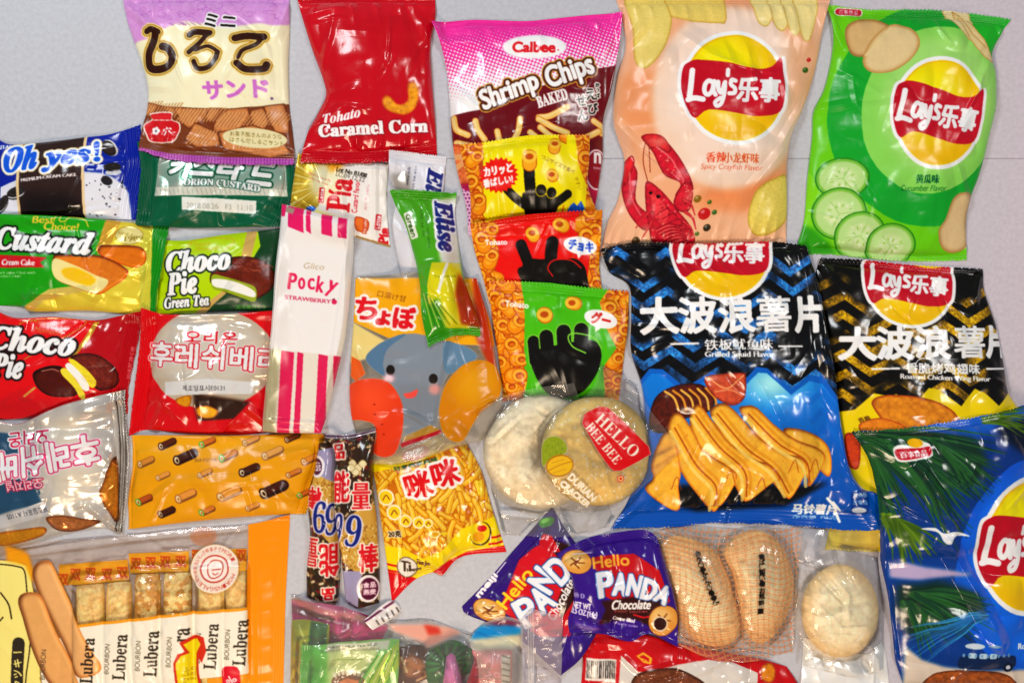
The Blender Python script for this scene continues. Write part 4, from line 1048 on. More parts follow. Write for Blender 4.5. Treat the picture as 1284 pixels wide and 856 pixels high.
def berry_pack():
    sides = ([(545, 410), (700, 440), (860, 440), (1050, 440)], [(1050, 440), (1070, 560), (1060, 700), (1075, 856)],
             [(488, 880), (700, 890), (900, 892), (1075, 888)], [(545, 410), (535, 560), (515, 720), (488, 880)])
    sides = ([(540, 415), (640, 440), (860, 438), (1065, 425)], [(1065, 425), (1070, 600), (1060, 800), (1050, 890)],
             [(486, 908), (560, 884), (700, 900), (900, 905), (1050, 890)], [(540, 415), (530, 560), (510, 720), (486, 908)])
    a = Art(bbox(sides, 'D'), '#c8101c').zoom('D')
    a.part('window')
    a.ell(812, 610, 244, 190, 0, '#c9b9a4', foil=.25); a.ell(800, 580, 200, 140, 0, '#d6ccbc', soft=6, foil=.2)
    a.poly([(640, 480), (720, 440), (800, 450), (790, 500)], '#e8e4dc', foil=.5, soft=2)
    a.part('picture')
    a.poly([(750, 740), (1000, 780), (990, 800), (930, 856), (760, 856)], '#3c2418', soft=2); a.blob([(760, 800), (800, 790), (840, 810), (820, 836), (770, 835)], '#e8a82c', '#9c5a1c', r=2, seed=1, spk=.4)
    a.blob([(680, 765), (740, 750), (735, 790), (700, 790)], '#e89c28', '#9c5a1c', r=2, seed=2, spk=.4)
    a.part()
    a.poly([(480, 920), (570, 760), (600, 750), (680, 800), (760, 850), (900, 840), (980, 760), (1030, 760), (1080, 920)], '#c4101e', soft=1)
    a.part('label')
    a.poly([(636, 700), (800, 686), (980, 700), (970, 745), (800, 745), (640, 750)], '#ebe9e6'); a.text('제조일표시E0121', 788, 722, 160, 22, 0, '#303036', bold=.5)
    a.part('lettering')
    a.text('오리온', 812, 530, 200, 48, -2, '#dc2430', bold=1.5, outs=((4, '#ffffff'),))
    a.text('후레쉬베리', 822, 604, 500, 90, -3, '#ffffff', bold=3, outs=((8, '#f8e8e8'), (4.5, '#d01c2c')))
    a.part()
    return bag('snack_cake_pack', 'red cake pack with a round pale centre and white Korean lettering', 'cake pack', sides, a, puff=20, z='D', seed=33, seals='lr', sw=(18, 3), ncr=12, crum=1.7, crimp=.7, teeth=(1.1, 3),
               folds=[((570, 900), (640, 780), 5, 8), ((700, 850), (620, 760), 4, 8), ((1040, 870), (930, 780), 5, 8), ((760, 856), (750, 740), 2, 5), ((840, 470), (960, 500), 3, 7)], mat=film_mat('glossy_film', rough=.19, coat=0, spec=.45))

def silver_pack():
    sides = ([(-80, 130), (60, 165), (200, 110), (300, 75), (495, 28)], [(495, 28), (500, 150), (512, 300), (505, 450), (482, 608)],
             [(-80, 690), (100, 650), (250, 610), (400, 590), (482, 608)], [(-80, 130), (-80, 400), (-80, 690)])
    a = Art(bbox(sides, 'I'), '#cfc9c2', foil=.45).zoom('I')
    a.poly([(-90, 190), (90, 210), (100, 280), (140, 380), (190, 480), (60, 510), (-90, 560)], '#33566e', foil=.1, soft=1)
    for k in range(40):
        r = random.Random(k); x = r.uniform(90, 210); y = r.uniform(200, 480); a.ell(x, y, r.uniform(3, 12), r.uniform(3, 10), 0, '#d4cdc2' if x > 120 + .25 * (y - 200) else '#33566e', foil=.2)
    a.poly([(200, 140), (330, 120), (400, 300), (420, 520), (220, 480)], '#ddd2c0', foil=.15, soft=10)
    a.part('picture')
    a.blob([(415, 400), (440, 330), (462, 300), (470, 400), (470, 560), (430, 520), (400, 450)], '#c8822c', '#6a3a14', r=3, seed=2, spk=.5); a.blob([(195, 540), (250, 530), (330, 545), (400, 560), (300, 600), (220, 590)], '#b87a4c', '#6a4028', r=3, seed=3, spk=.5)
    a.blob([(-20, 610), (80, 590), (180, 580), (160, 620), (0, 660)], '#d8922c', '#a0602c', r=3, seed=3, spk=.3)
    a.part('label')
    a.poly([(-90, 560), (60, 520), (190, 470), (210, 500), (195, 530), (60, 570), (-90, 610)], '#eceaea'); a.text('제조일표시 A1105', 120, 520, 175, 26, 193, '#30303a', bold=.5)
    a.part('lettering')
    a.text('오리온', 118, 222, 170, 62, 188, '#cc2c58', bold=1.5, outs=((5, '#ffffff'),))
    a.text('후레쉬베', 195, 300, 420, 118, 191, '#ffffff', bold=4, outs=((10, '#f4e0e8'), (5, '#d02860')))
    a.text('오리지널', 110, 405, 160, 44, 187, '#ffffff', bold=.4, outs=((4, '#d0305c'),))
    a.part()
    for k in range(3): a.line([(462 + k * 13, 30), (476 + k * 12, 300), (462 + k * 10, 600)], 5, '#4c443c' if k != 1 else '#8c857c', foil=.5)
    return bag('snack_cake_pack', 'silvery cake pack at the left edge with its pink-edged Korean lettering upside down', 'cake pack', sides, a, puff=22, z='I', seed=35, seals='r', sw=(0, 16), ncr=16, crum=2.3, crimp=1.0, teeth=(1.0, 4),
               folds=[((480, 600), (360, 490), 8, 8), ((320, 120), (495, 60), 5, 9), ((350, 480), (310, 500), 4, 5), ((420, 280), (460, 330), 5, 6), ((195, 530), (250, 590), 5, 6)], mat=film_mat('foil_film', rough=.22, coat=.1))

def roll_icon(a, cx, cy, s, c, rot=22, cream=True):
    dx, dy = cos(radians(rot)), -sin(radians(rot))
    a.line([(cx, cy), (cx + 52 * s * dx, cy + 52 * s * dy)], 31 * s, rgb(c) * .62, sm=False); a.line([(cx, cy - 4 * s), (cx + 52 * s * dx, cy - 4 * s + 52 * s * dy)], 20 * s, c, sm=False)
    a.ell(cx - 3 * s, cy, 12 * s, 16 * s, rot, '#5aa030' if cream == 'g' else rgb(c) * .8); a.ell(cx - 3 * s, cy, 7 * s, 10.5 * s, rot, '#e8d8b4'); a.ell(cx - 2 * s, cy + 1 * s, 4 * s, 6.5 * s, rot, rgb(c) * .85)

def roll_pack():
    sides = ([(522, 212), (700, 210), (950, 212), (1150, 206), (1300, 208)], [(1300, 208), (1300, 300), (1262, 420), (1225, 530)],
             [(508, 592), (700, 570), (900, 550), (1100, 535), (1225, 530)], [(522, 212), (525, 330), (508, 450), (508, 592)])
    a = Art(bbox(sides, 'I'), '#dd9a18').zoom('I')
    a.poly([(520, 200), (1300, 200), (1280, 260), (530, 330)], '#e2a222', soft=8)
    a.part('picture')
    for cx, cy, s, c, g in ((648, 256, 1, '#5a2c1a', 1), (815, 248, .9, '#c07030', 'g'), (990, 242, .9, '#d89858', 1), (1155, 230, .8, '#7a4a20', 1), (720, 310, 1.3, '#4a2418', 1), (900, 302, 1, '#d08a48', 'g'), (1075, 292, 1.1, '#dca060', 1),
                            (560, 330, 1, '#c88840', 1), (1225, 318, 1, '#d08a40', 1), (985, 358, 1.1, '#4a2416', 1), (815, 368, .8, '#d49450', 1), (640, 382, .8, '#d49450', 1), (555, 482, 1, '#a85a28', 'g'), (725, 465, 1.2, '#d8924c', 1),
                            (900, 455, 1.3, '#dc9c50', 1), (1070, 442, 1.5, '#4a2014', 1), (1205, 455, .8, '#c07030', 'g'), (648, 530, 1, '#4a2416', 1), (815, 522, .9, '#c47a34', 'g'), (1000, 506, .8, '#d49450', 1), (1165, 370, .8, '#c07830', 1)):
        a.part('roll_picture'); roll_icon(a, cx, cy, s, c, 24, g)
    a.part('lettering'); a.text('2018 0725 HEK', 835, 308, 90, 12, 2, '#5a4a20'); a.part()
    return bag('snack_cake_pack', 'mustard yellow pack scattered with small printed cream rolls', 'cake pack', sides, a, puff=24, z='I', seed=37, seals='lr', sw=(4, 12), ncr=12, crum=1.5, crimp=.6, teeth=(1.2, 4),
               folds=[((600, 470), (720, 385), 4, 8), ((720, 400), (1050, 390), 4, 12), ((1050, 390), (1090, 450), 4, 9), ((1200, 500), (1110, 400), 5, 9), ((1120, 300), (1250, 260), 4, 9)])

def lubera_bag():
    sides = ([(-60, 140), (200, 130), (500, 105), (800, 75), (1050, 60), (1225, 18)], [(1225, 18), (1215, 200), (1205, 400), (1200, 600), (1195, 800)],
             [(-60, 800), (400, 805), (800, 805), (1195, 800)], [(-60, 140), (-60, 500), (-60, 800)])
    a = Art(bbox(sides, 'J'), '#e8a030', alpha=.12).zoom('J')
    a.part('band')
    a.poly([(1048, 62), (1240, 5), (1240, 820), (1050, 820)], '#f09018')
    a.part('paper_panel')
    a.poly([(330, 490), (700, 445), (1050, 415), (1052, 690), (760, 720), (760, 820), (180, 820), (160, 600)], '#f2ead6')
    a.poly([(880, 710), (1052, 690), (1052, 820), (870, 820)], '#e8982a')
    a.line([(345, 482), (560, 458), (760, 434), (1052, 412)], 12, '#ea9a28', sm=False)
    a.poly([(-70, 210), (60, 218), (118, 240), (140, 360), (160, 560), (170, 820), (-70, 820)], '#f6e68c'); a.line([(-20, 228), (60, 238), (98, 262), (112, 380), (122, 560), (105, 700), (90, 820)], 6, '#30281c')
    a.poly([(20, 150), (110, 180), (150, 300), (130, 300), (100, 235), (20, 215)], '#e89a20', soft=2)
    a.part('picture')
    a.blob([(132, 265), (150, 225), (200, 215), (228, 250), (300, 400), (370, 540), (430, 640), (425, 680), (370, 702), (325, 690), (280, 600), (200, 440), (145, 320)], '#e2aa78', '#a86c3c', r=5, seed=1, spk=.07, scale=.2, hi=(.9, .2))
    a.blob([(72, 385), (95, 352), (150, 350), (180, 380), (230, 510), (300, 640), (340, 740), (320, 800), (250, 800), (180, 700), (120, 560), (90, 460)], '#dda46e', '#a2663a', r=5, seed=2, spk=.07, scale=.2, hi=(.9, .2))
    a.part('lettering')
    for x, y in ((515, 615), (648, 600), (900, 570), (1022, 555)):
        a.text(serif('Lubera'), x, y, 195, 52, 86, '#3a3228', bold=.8); a.text('BOURBON', x - 55, y + 8, 128, 22, 86, '#50483c', bold=.3)
    a.text(serif('Lubera'), 378, 630, 195, 52, 86, '#3a3228', bold=.8); a.text('BOURBON', 724, 592, 128, 22, 86, '#50483c', bold=.3); a.text(serif('ra'), 785, 520, 60, 46, 86, '#3a3228', bold=.8)
    a.text('BOURBON', 178, 655, 128, 22, 86, '#50483c', bold=.3)
    a.rect(68, 650, 54, 220, -3, '#3c342a', 26)
    for i, ch in enumerate('クッキー'): a.text('|' if ch == 'ー' else ch, 68 + (0 if i else 0), 745 - i * 46 if False else 742 - (3 - (3 - i)) * 0 - 0 - i * 0 - (3 - i) * 0 + 0 - i * 46, 34 if ch != 'ー' else 5, 34, 93, '#f6e68c', bold=1)
    a.line([(-5, 350), (30, 400), (42, 460)], 7, '#30281c'); a.line([(-8, 470), (5, 455)], 7, '#30281c')
    a.part('ribbon')
    a.poly([(745, 720), (742, 640), (760, 600), (790, 590), (768, 550), (840, 520), (870, 530), (880, 590), (860, 640), (845, 620), (845, 680), (865, 820), (745, 820)], '#c23a24', sm=False)
    a.poly([(756, 720), (752, 640), (775, 608), (808, 598), (785, 560), (840, 535), (856, 560), (835, 600), (832, 680), (850, 820), (755, 820)], '#e6cf28', sm=False)
    a.text('やさしい', 790, 700, 80, 24, 86, '#6a5210', bold=.5); a.text('ミルク', 818, 690, 60, 22, 86, '#6a5210', bold=.5)
    a.part('badge'); a.rect(980, 710, 78, 110, 0, '#cc2038', 26); a.text('%', 980, 720, 38, 38, 60, '#f6e0e0', bold=1)
    a.part('stamp')
    a.ell(910, 246, 103, 100, 0, '#f3e6dc', a=.93); a.ell(910, 246, 62, 58, 0, '#b8453c'); a.ell(910, 246, 55, 51, 0, '#f3e6dc')
    for k in range(26):
        t = radians(20 + k * 12.5); a.text('MORINSGALE個別包装おいしさ焼菓子そのまま'[k % 22], 910 + 84 * cos(t), 246 + 82 * sin(t), 15, 17, -math.degrees(t) - 90, '#b8453c', bold=.3)
    a.line([(880, 230), (900, 212), (930, 214), (945, 236), (936, 270), (905, 284), (884, 268), (880, 230)], 5, '#b8453c'); a.line([(900, 250), (935, 246)], 5, '#b8453c'); a.line([(902, 262), (912, 270), (926, 262)], 4, '#b8453c')
    a.part('emblem')
    a.ell(858, 112, 58, 40, 0, '#b06a5c', a=.55, alpha=.75); a.text('ルベラ', 858, 112, 70, 22, 0, '#dca898', a=.6)
    a.part()
    return bag('cookie_bag', 'big see-through bag of finger biscuits with an orange right edge', 'cookie bag', sides, a, puff=12, z='J', seed=41, seals='r', sw=(0, 14), ncr=14, crum=1.2, crimp=.4, teeth=None,
               folds=[((60, 185), (500, 125), 4, 5), ((500, 125), (1040, 75), 3, 5), ((1090, 60), (1090, 780), 2, 5)], mat=film_mat('clear_film', rough=.25, coat=0, spec=.3, clear=True), cover=True, back=False, crl=60)

def finger_biscuits():
    # the wrapped biscuits seen through the bag: each a slim roll in its own orange-topped wrapper
    lab = ['tall finger biscuit, first from the left in the clear cookie bag', 'finger biscuit, second from the left in the clear cookie bag', 'lumpy nut-covered biscuit in the middle of the clear cookie bag',
           'lumpy nut-covered biscuit right of the middle of the clear cookie bag', 'pale biscuit under the round red stamp in the cookie bag', 'finger biscuit by the orange edge of the clear cookie bag']
    for i, (x0, y0, w, nut) in enumerate(((312, 300, 122, 0), (440, 300, 110, 0), (562, 262, 110, 1), (685, 255, 118, 1), (832, 250, 112, 0), (950, 240, 92, 0))):
        x1, y1 = x0 + w, y0 + 190
        def cf(X, Y, t, nut=nut, i=i):
            n = fbm(X / 3, Y / 3, 3 + i, 3)[..., None]; m = sstep(.45, .6, fbm(X / 6, Y / 6, 9 + i, 2))[..., None] * (1.0 if nut else .35)
            return (rgb('#f6dc96') * (1 - m) + rgb('#d09a54') * m) * (.85 + .4 * n)
        bf = (lambda X, Y, t, i=i: (1 - t ** 6) * 5 * fbm(X / 5, Y / 5, i, 2)) if nut else (lambda X, Y, t, i=i: (1 - t ** 6) * 1.6 * fbm(X / 4, Y / 4, i, 2))
        disc('finger_biscuit', lab[i], 'biscuit', [(x0 + 8, y0 + 12), (x0 + w / 2, y0), (x1 - 8, y0 + 10), (x1, y0 + 60), (x1, y0 + 160), (x1, y0 + 330), (x1 - 12, y0 + 480), (x0 + w / 2, y0 + 500), (x0 + 12, y0 + 480), (x0, y0 + 330), (x0, y0 + 160), (x0, y0 + 60)],
             cf, thick=11, z='J', group='biscuits in the clear cookie bag', pw=1.4, bump=bf, seed=i)
    labs = ['orange wrapper flap with four red motifs, the lower left one of two', 'orange wrapper flap with four red motifs, the upper one left of the stamp', 'orange wrapper flap with red motifs beside the orange bag edge']
    for i, (pts, ms) in enumerate((([(250, 228), (540, 205), (550, 290), (245, 318)], [(268, 292), (322, 270), (386, 266), (456, 268), (520, 262)]), ([(545, 180), (800, 170), (802, 252), (552, 262)], [(578, 224), (640, 220), (702, 216), (768, 214)]), ([(812, 165), (1046, 160), (1046, 250), (820, 255)], [(830, 190), (1022, 190)]))):
        sd = (pts[0:2], [pts[1], pts[2]], [pts[3], pts[2]], [pts[0], pts[3]])
        a = Art(bbox(sd, 'J'), '#f0aa3a').zoom('J'); a.part('motif')
        for x, y in ms:
            a.text('双', x, y, 44, 46, 0, '#c23a1c', bold=1.6)
        a.part()
        bag('wrapper_flap', labs[i], 'wrapper', sd, a, puff=2, z='J', seed=50 + i, seals='', ncr=4, crum=.6, sm=False, group='wrapper tops in the clear cookie bag', stiff=(3, 4))
ZF.update({'Y1': (560, 150, 2.446)})
def halftone(a, x0, y0, x1, y1, col, sp, rfn, rot=0):
    c, s = cos(rot), sin(rot)
    def f(X, Y):
        u = (X * c + Y * s) / sp; v = (-X * s + Y * c) / sp
        du = (u % 1) - .5; dv = (v % 1) - .5
        return np.hypot(du, dv)
    X, Y = a.X, a.Y; d = f(X, Y); r = rfn(X, Y)
    m = d < r
    k = (m & (X > x0) & (X < x1) & (Y > y0) & (Y < y1))
    a.c[k] = rgb(col)

def shrimp_bag():
    sides = ([(52, 125), (300, 105), (600, 112), (800, 95), (1000, 75), (1192, 62)], [(1192, 62), (1185, 180), (1160, 330), (1130, 480), (1085, 640), (1085, 820), (1060, 1000), (1010, 1260)],
             [(270, 1400), (500, 1400), (800, 1400), (1000, 1400)], [(52, 125), (100, 240), (140, 420), (160, 620), (170, 800), (200, 1000), (260, 1240), (270, 1400)])
    a = Art(bbox(sides, 'W'), '#6a0c1c').zoom('W')
    top = [(30, 40), (1240, 30), (1240, 370), (1140, 390), (1020, 415), (880, 470), (600, 560), (340, 660), (150, 695), (30, 700)]
    a.poly(top, '#ee3f9c')
    mw = a.raster(a.edges(a.p(top)))
    keep = a.c.copy()
    def rf(X, Y):
        q = (Y - .0 * X - 38 + .10 * (X - 560)) / 95; return np.clip(.05 + .62 * q, 0, .85)
    halftone(a, 0, 0, 2000, 2000, '#ffffff', 4.3, rf, .35)
    m = np.zeros(a.c.shape[:2], bool); m[mw[1]:mw[1] + mw[0].shape[0], mw[2]:mw[2] + mw[0].shape[1]] = mw[0]
    a.c = np.where(m[..., None], a.c, keep)
    # lower part
    a.poly([(150, 1000), (600, 1180), (1100, 1000), (1100, 1500), (150, 1500)], '#b01c4c', soft=4)
    a.poly([(150, 1080), (300, 1150), (330, 1420), (150, 1420)], '#eab8d8'); 
    for i in range(12):
        for j in range(9): a.ell(190 + j * 22 + i % 2 * 11, 1090 + i * 22, 7, 7, 0, '#8c2a6c')
    a.part('picture')
    r = random.Random(6)
    for pts in ([(185, 705), (200, 770), (250, 800), (270, 810)], [(315, 725), (330, 780), (370, 840)], [(580, 715), (570, 790), (540, 850)], [(445, 790), (460, 860)],
                [(690, 710), (760, 700), (860, 645)], [(690, 720), (780, 770), (860, 800)], [(1020, 720), (1080, 760), (1070, 790)], [(640, 800), (700, 850)], [(700, 770), (780, 830), (900, 830)], [(960, 830), (1050, 780)],
                [(180, 880), (260, 960)], [(170, 960), (260, 900)], [(190, 1020), (300, 1000)], [(200, 850), (300, 880)], [(180, 1080), (280, 1060)]):
        a.line(pts, 40, '#b86a28'); a.line(pts, 32, '#f3c678'); a.line([(x - 4, y - 6) for x, y in pts], 12, '#fbe0a4', a=.7)
    a.blob([(160, 860), (260, 880), (300, 960), (300, 1080), (180, 1080), (160, 960)], '#e87a4a', '#b03a24', r=3, seed=4, spk=.6, scale=.3)
    for pts in ([(190, 1000), (260, 960), (300, 940)], [(180, 930), (240, 940), (290, 1000)]): a.line(pts, 34, '#f2a870')
    a.part('logo')
    a.ell(668, 285, 190, 74, 0, '#ffffff', soft=1); a.ell(668, 285, 180, 66, 0, '#ffffff')
    a.text('Calbee', 664, 287, 250, 62, -1, '#d8202c', bold=4.4); a.ell(808, 306, 5, 5, 0, '#d8202c')
    a.part('lettering')
    E = ((11, '#b88a3c'), (8, '#4a2410'))
    a.text('Shrimp', 520, 560, 350, 150, 21, '#ffffff', bold=6, outs=((19, '#c89a48'), (13, '#5a2810')), shear=.05)
    a.text('Chips', 878, 445, 290, 165, 21, '#ffffff', bold=6, outs=((19, '#c89a48'), (13, '#5a2810')), shear=.05)
    a.text(serif('BAKED'), 770, 596, 185, 66, 17, '#f4f0ec', bold=2.5)
    for ch, x, y, s in (('か', 1042, 510, 26), ('っ', 1044, 540, 18), ('ぱ', 1044, 572, 26), ('え', 1003, 566, 66), ('び', 1016, 650, 62), ('せ', 944, 606, 60), ('ん', 956, 690, 62)):
        a.text(ch, x, y, s, s, 8, '#18120e', bold=2.4 if s > 30 else 1.2, outs=((6, '#f6f2ea'),))
    a.part('badge'); a.ell(1040, 1010, 72, 120, 0, '#f0e0e8'); a.ell(1040, 1010, 64, 110, 0, '#8c1228'); a.text('n', 1045, 940, 40, 60, 0, '#ffffff', bold=4); a.text('BAKED', 1050, 1000, 60, 14, 0, '#ffffff')
    a.part()
    for k in range(4): a.line([(60, 132 + k * 2), (300, 108), (600, 113), (800, 97), (1000, 77), (1190, 64)], 1.5, '#c02878')
    return bag('snack_bag', 'pink and maroon shrimp chip bag with a white dot pattern', 'snack bag', sides, a, puff=28, z='W', seed=43, seals='tb', sw=(7, 8), ncr=13, crum=1.5, teeth=None, crimp=.3,
               folds=[((60, 130), (180, 420), 5, 9), ((100, 240), (340, 260), 4, 10), ((160, 500), (320, 640), 3, 8), ((1185, 80), (1090, 320), 4, 9), ((52, 200), (260, 350), 3, 8)], mat=film_mat('glossy_film', rough=.19, coat=0, spec=.45))

def rings(a, region, n, seed, s=1.0):
    """ring snacks printed over an area (list of (x0,y0,x1,y1) in zoom units)"""
    r = random.Random(seed)
    for (x0, y0, x1, y1, k) in region:
        a.rect((x0 + x1) / 2, (y0 + y1) / 2, x1 - x0, y1 - y0, 0, '#a8480e', 12, soft=0)
        cand = []
        for _ in range(k * 30):
            x, y = r.uniform(x0 + 8, x1 - 8), r.uniform(y0 + 8, y1 - 8)
            if all((x - u) ** 2 + (y - v) ** 2 > (26 * s) ** 2 for u, v in cand): cand.append((x, y))
            if len(cand) >= k: break
        for x, y in cand:
            t = r.uniform(0, 180); R = r.uniform(21, 27) * s; L = r.uniform(16, 32) * s; dx, dy = cos(radians(t)) * L, sin(radians(t)) * L
            a.line([(x, y), (x + dx, y + dy)], R * 2.0, '#b4560f', sm=False); a.line([(x, y), (x + dx, y + dy)], R * 1.75, '#ee9018', sm=False); a.line([(x - 3, y - 4), (x + dx - 3, y + dy - 4)], R * .9, '#fbb244', sm=False, a=.75)
            a.ell(x, y, R * .95, R * .85, 0, '#c8660f'); a.ell(x, y, R * .86, R * .76, 0, '#fbb040'); a.ell(x + 1, y + 1, R * .52, R * .42, 0, '#a84808'); a.ell(x + 2, y + 3, R * .36, R * .27, 0, '#d87818')

def one_ring(a, x, y, R, rot=90, L=22):
    dx, dy = cos(radians(rot)) * L, sin(radians(rot)) * L
    a.line([(x, y), (x + dx, y + dy)], R * 2, '#c06a10', sm=False); a.line([(x, y), (x + dx, y + dy)], R * 1.7, '#f4a630', sm=False); a.ell(x, y, R, R * .85, 0, '#fbc04c'); a.ell(x, y, R * .55, R * .42, 0, '#b8580c')

def finger(a, pts, w, rim=None):
    if rim is not None: a.line(pts, w + 5, rim)
    a.line(pts, w, '#16120e')

def yellow_ring_pack():
    sides = ([(38, 72), (120, 66), (250, 52), (440, 42)], [(440, 42), (440, 110), (436, 200), (470, 285)], [(72, 318), (200, 305), (350, 292), (470, 285)], [(38, 72), (50, 130), (70, 220), (72, 318)])
    a = Art(bbox(sides, 'F'), '#f7e400').zoom('F')
    a.part('ring_picture'); rings(a, [(30, 60, 112, 330, 34), (385, 30, 480, 330, 26)], 0, 3); 
    a.part()
    a.poly([(110, 62), (150, 60), (160, 320), (128, 320), (120, 200)], '#f7e400'); a.poly([(370, 40), (395, 46), (405, 140), (432, 200), (425, 320), (360, 320)], '#f7e400')
    a.part('picture')
    finger(a, [(262, 250), (255, 200), (252, 145)], 34); finger(a, [(240, 262), (210, 240), (186, 216)], 26); finger(a, [(320, 265), (350, 245), (372, 228)], 26)
    a.poly([(232, 240), (250, 225), (300, 232), (338, 240), (345, 262), (310, 330), (258, 330)], '#16120e', sm=True)
    a.ell(290, 219, 18, 19, 0, '#f7e400'); a.ell(290, 219, 16, 17, 0, '#16120e'); a.ell(322, 226, 17, 18, 0, '#f7e400'); a.ell(322, 226, 15, 16, 0, '#16120e')
    one_ring(a, 254, 118, 23, 90, 22); one_ring(a, 332, 76, 19, 100, 16); one_ring(a, 322, 172, 18, 60, 6)
    a.part('lettering')
    q = []
    for k in range(44):
        t = k * pi / 22; R = (62, 52)[k % 2]; q.append((160 + R * cos(t), 172 + R * .9 * sin(t)))
    a.poly(q, '#e02418'); a.text('カリッと', 158, 156, 86, 28, 8, '#ffffff', bold=1.6); a.text('香ばしい!', 158, 190, 90, 25, 8, '#ffffff', bold=1.3)
    a.text('つぶサイズで食べ', 342, 140, 110, 15, -24, '#6a4410', bold=.4); a.text('やすい', 404, 195, 40, 13, -70, '#6a4410', bold=.3)
    a.poly([(370, 280), (380, 262), (392, 252), (402, 262), (414, 246), (424, 264), (432, 284)], '#1a60c0')
    a.text('Tohato', 196, 290, 50, 12, 60, '#f8f4d8', bold=.4)
    a.part()
    return bag('ring_snack_pack', 'bright yellow snack pack showing a black hand with one finger through a ring', 'snack pack', sides, a, puff=16, z='F', seed=45, seals='tb', sw=(8, 4), ncr=7, crum=1.1, crimp=.5, teeth=(1.5, 4.4), group='ring snack packs overlapping in a column')

def red_ring_pack():
    sides = ([(72, 322), (200, 305), (350, 290), (478, 278)], [(478, 278), (474, 360), (470, 450), (478, 530)], [(130, 560), (250, 545), (400, 530), (478, 530)], [(72, 322), (85, 400), (110, 480), (130, 560)])
    a = Art(bbox(sides, 'F'), '#e01c14').zoom('F')
    a.part('ring_picture'); rings(a, [(60, 300, 150, 560, 34), (405, 260, 490, 560, 26)], 0, 7); a.part()
    a.poly([(150, 300), (190, 296), (205, 420), (180, 470), (165, 560), (205, 560), (230, 400), (210, 300)], '#e01c14'); a.poly([(140, 305), (150, 300), (155, 370), (110, 380), (110, 340)], '#e01c14') if False else None
    a.poly([(395, 290), (385, 280), (395, 360), (440, 420), (425, 560), (380, 560)], '#e01c14')
    a.part('picture')
    finger(a, [(262, 470), (242, 420), (228, 385)], 34); finger(a, [(318, 450), (320, 410), (324, 378)], 38); finger(a, [(262, 500), (240, 485), (230, 465)], 26)
    a.poly([(235, 440), (300, 430), (350, 430), (400, 430), (430, 470), (420, 560), (250, 560)], '#16120e', sm=True)
    a.line([(325, 480), (310, 455), (330, 432), (380, 432), (412, 455)], 4, '#c82018')
    one_ring(a, 262, 350, 20, 60, 10); one_ring(a, 345, 325, 21, 20, 12)
    a.part('lettering')
    a.text('Tohato', 152, 377, 68, 15, 1, '#ffffff', bold=1); a.part('speech_bubble')
    a.ell(410, 388, 52, 27, -8, '#ffffff'); a.poly([(398, 408), (420, 408), (404, 428)], '#ffffff'); a.text('チョキ', 412, 388, 74, 30, -8, '#1a50c0', bold=2.2)
    a.part()
    return bag('ring_snack_pack', 'red snack pack showing a black hand making a V sign', 'snack pack', sides, a, puff=16, z='F', seed=47, seals='tb', sw=(8, 4), ncr=7, crum=1.1, crimp=.5, teeth=(1.5, 4.4), group='ring snack packs overlapping in a column')

def green_ring_pack():
    sides = ([(130, 492), (260, 500), (400, 512), (560, 525)], [(560, 525), (560, 620), (545, 740), (530, 860)], [(172, 862), (300, 860), (420, 862), (530, 860)], [(130, 492), (138, 600), (160, 740), (172, 862)])
    a = Art(bbox(sides, 'F'), '#58b81c').zoom('F')
    a.part('ring_picture'); rings(a, [(120, 480, 238, 880, 56), (488, 510, 580, 880, 40)], 0, 11); a.part()
    a.poly([(225, 480), (330, 490), (505, 510), (470, 560), (490, 640), (522, 700), (480, 760), (490, 880), (230, 880), (250, 790), (238, 700), (240, 620), (238, 560)], '#58b81c', sm=False)
    a.part('picture')
    for pts, w in (([(272, 740), (266, 680)], 36), ([(312, 740), (305, 665)], 42), ([(362, 730), (358, 650)], 44), ([(410, 720), (412, 645)], 44)): a.line(pts, w + 6, '#8ed850'); a.line(pts, w, '#141210')
    a.poly([(255, 720), (300, 700), (400, 680), (455, 680), (475, 720), (460, 780), (410, 840), (330, 850), (280, 800)], '#141210', sm=True)
    a.line([(425, 715), (385, 695), (372, 665), (395, 655), (450, 668), (474, 700)], 4, '#8ed850')
    one_ring(a, 300, 598, 24, 60, 4); one_ring(a, 385, 562, 21, 10, 10)
    a.part('lettering')
    a.text('Tohato', 216, 567, 72, 17, -6, '#ffffff', bold=1); a.part('speech_bubble')
    a.ell(473, 612, 52, 27, -14, '#ffffff'); a.poly([(455, 632), (478, 636), (456, 652)], '#ffffff'); a.text('グー', 474, 612, 58, 36, -14, '#c8281c', bold=2.4)
    a.part()
    return bag('ring_snack_pack', 'green snack pack showing a black fist, lowest of the overlapping column', 'snack pack', sides, a, puff=20, z='F', seed=49, seals='tb', sw=(12, 4), ncr=8, crum=1.1, crimp=.5, teeth=(1.6, 4.4), group='ring snack packs overlapping in a column')

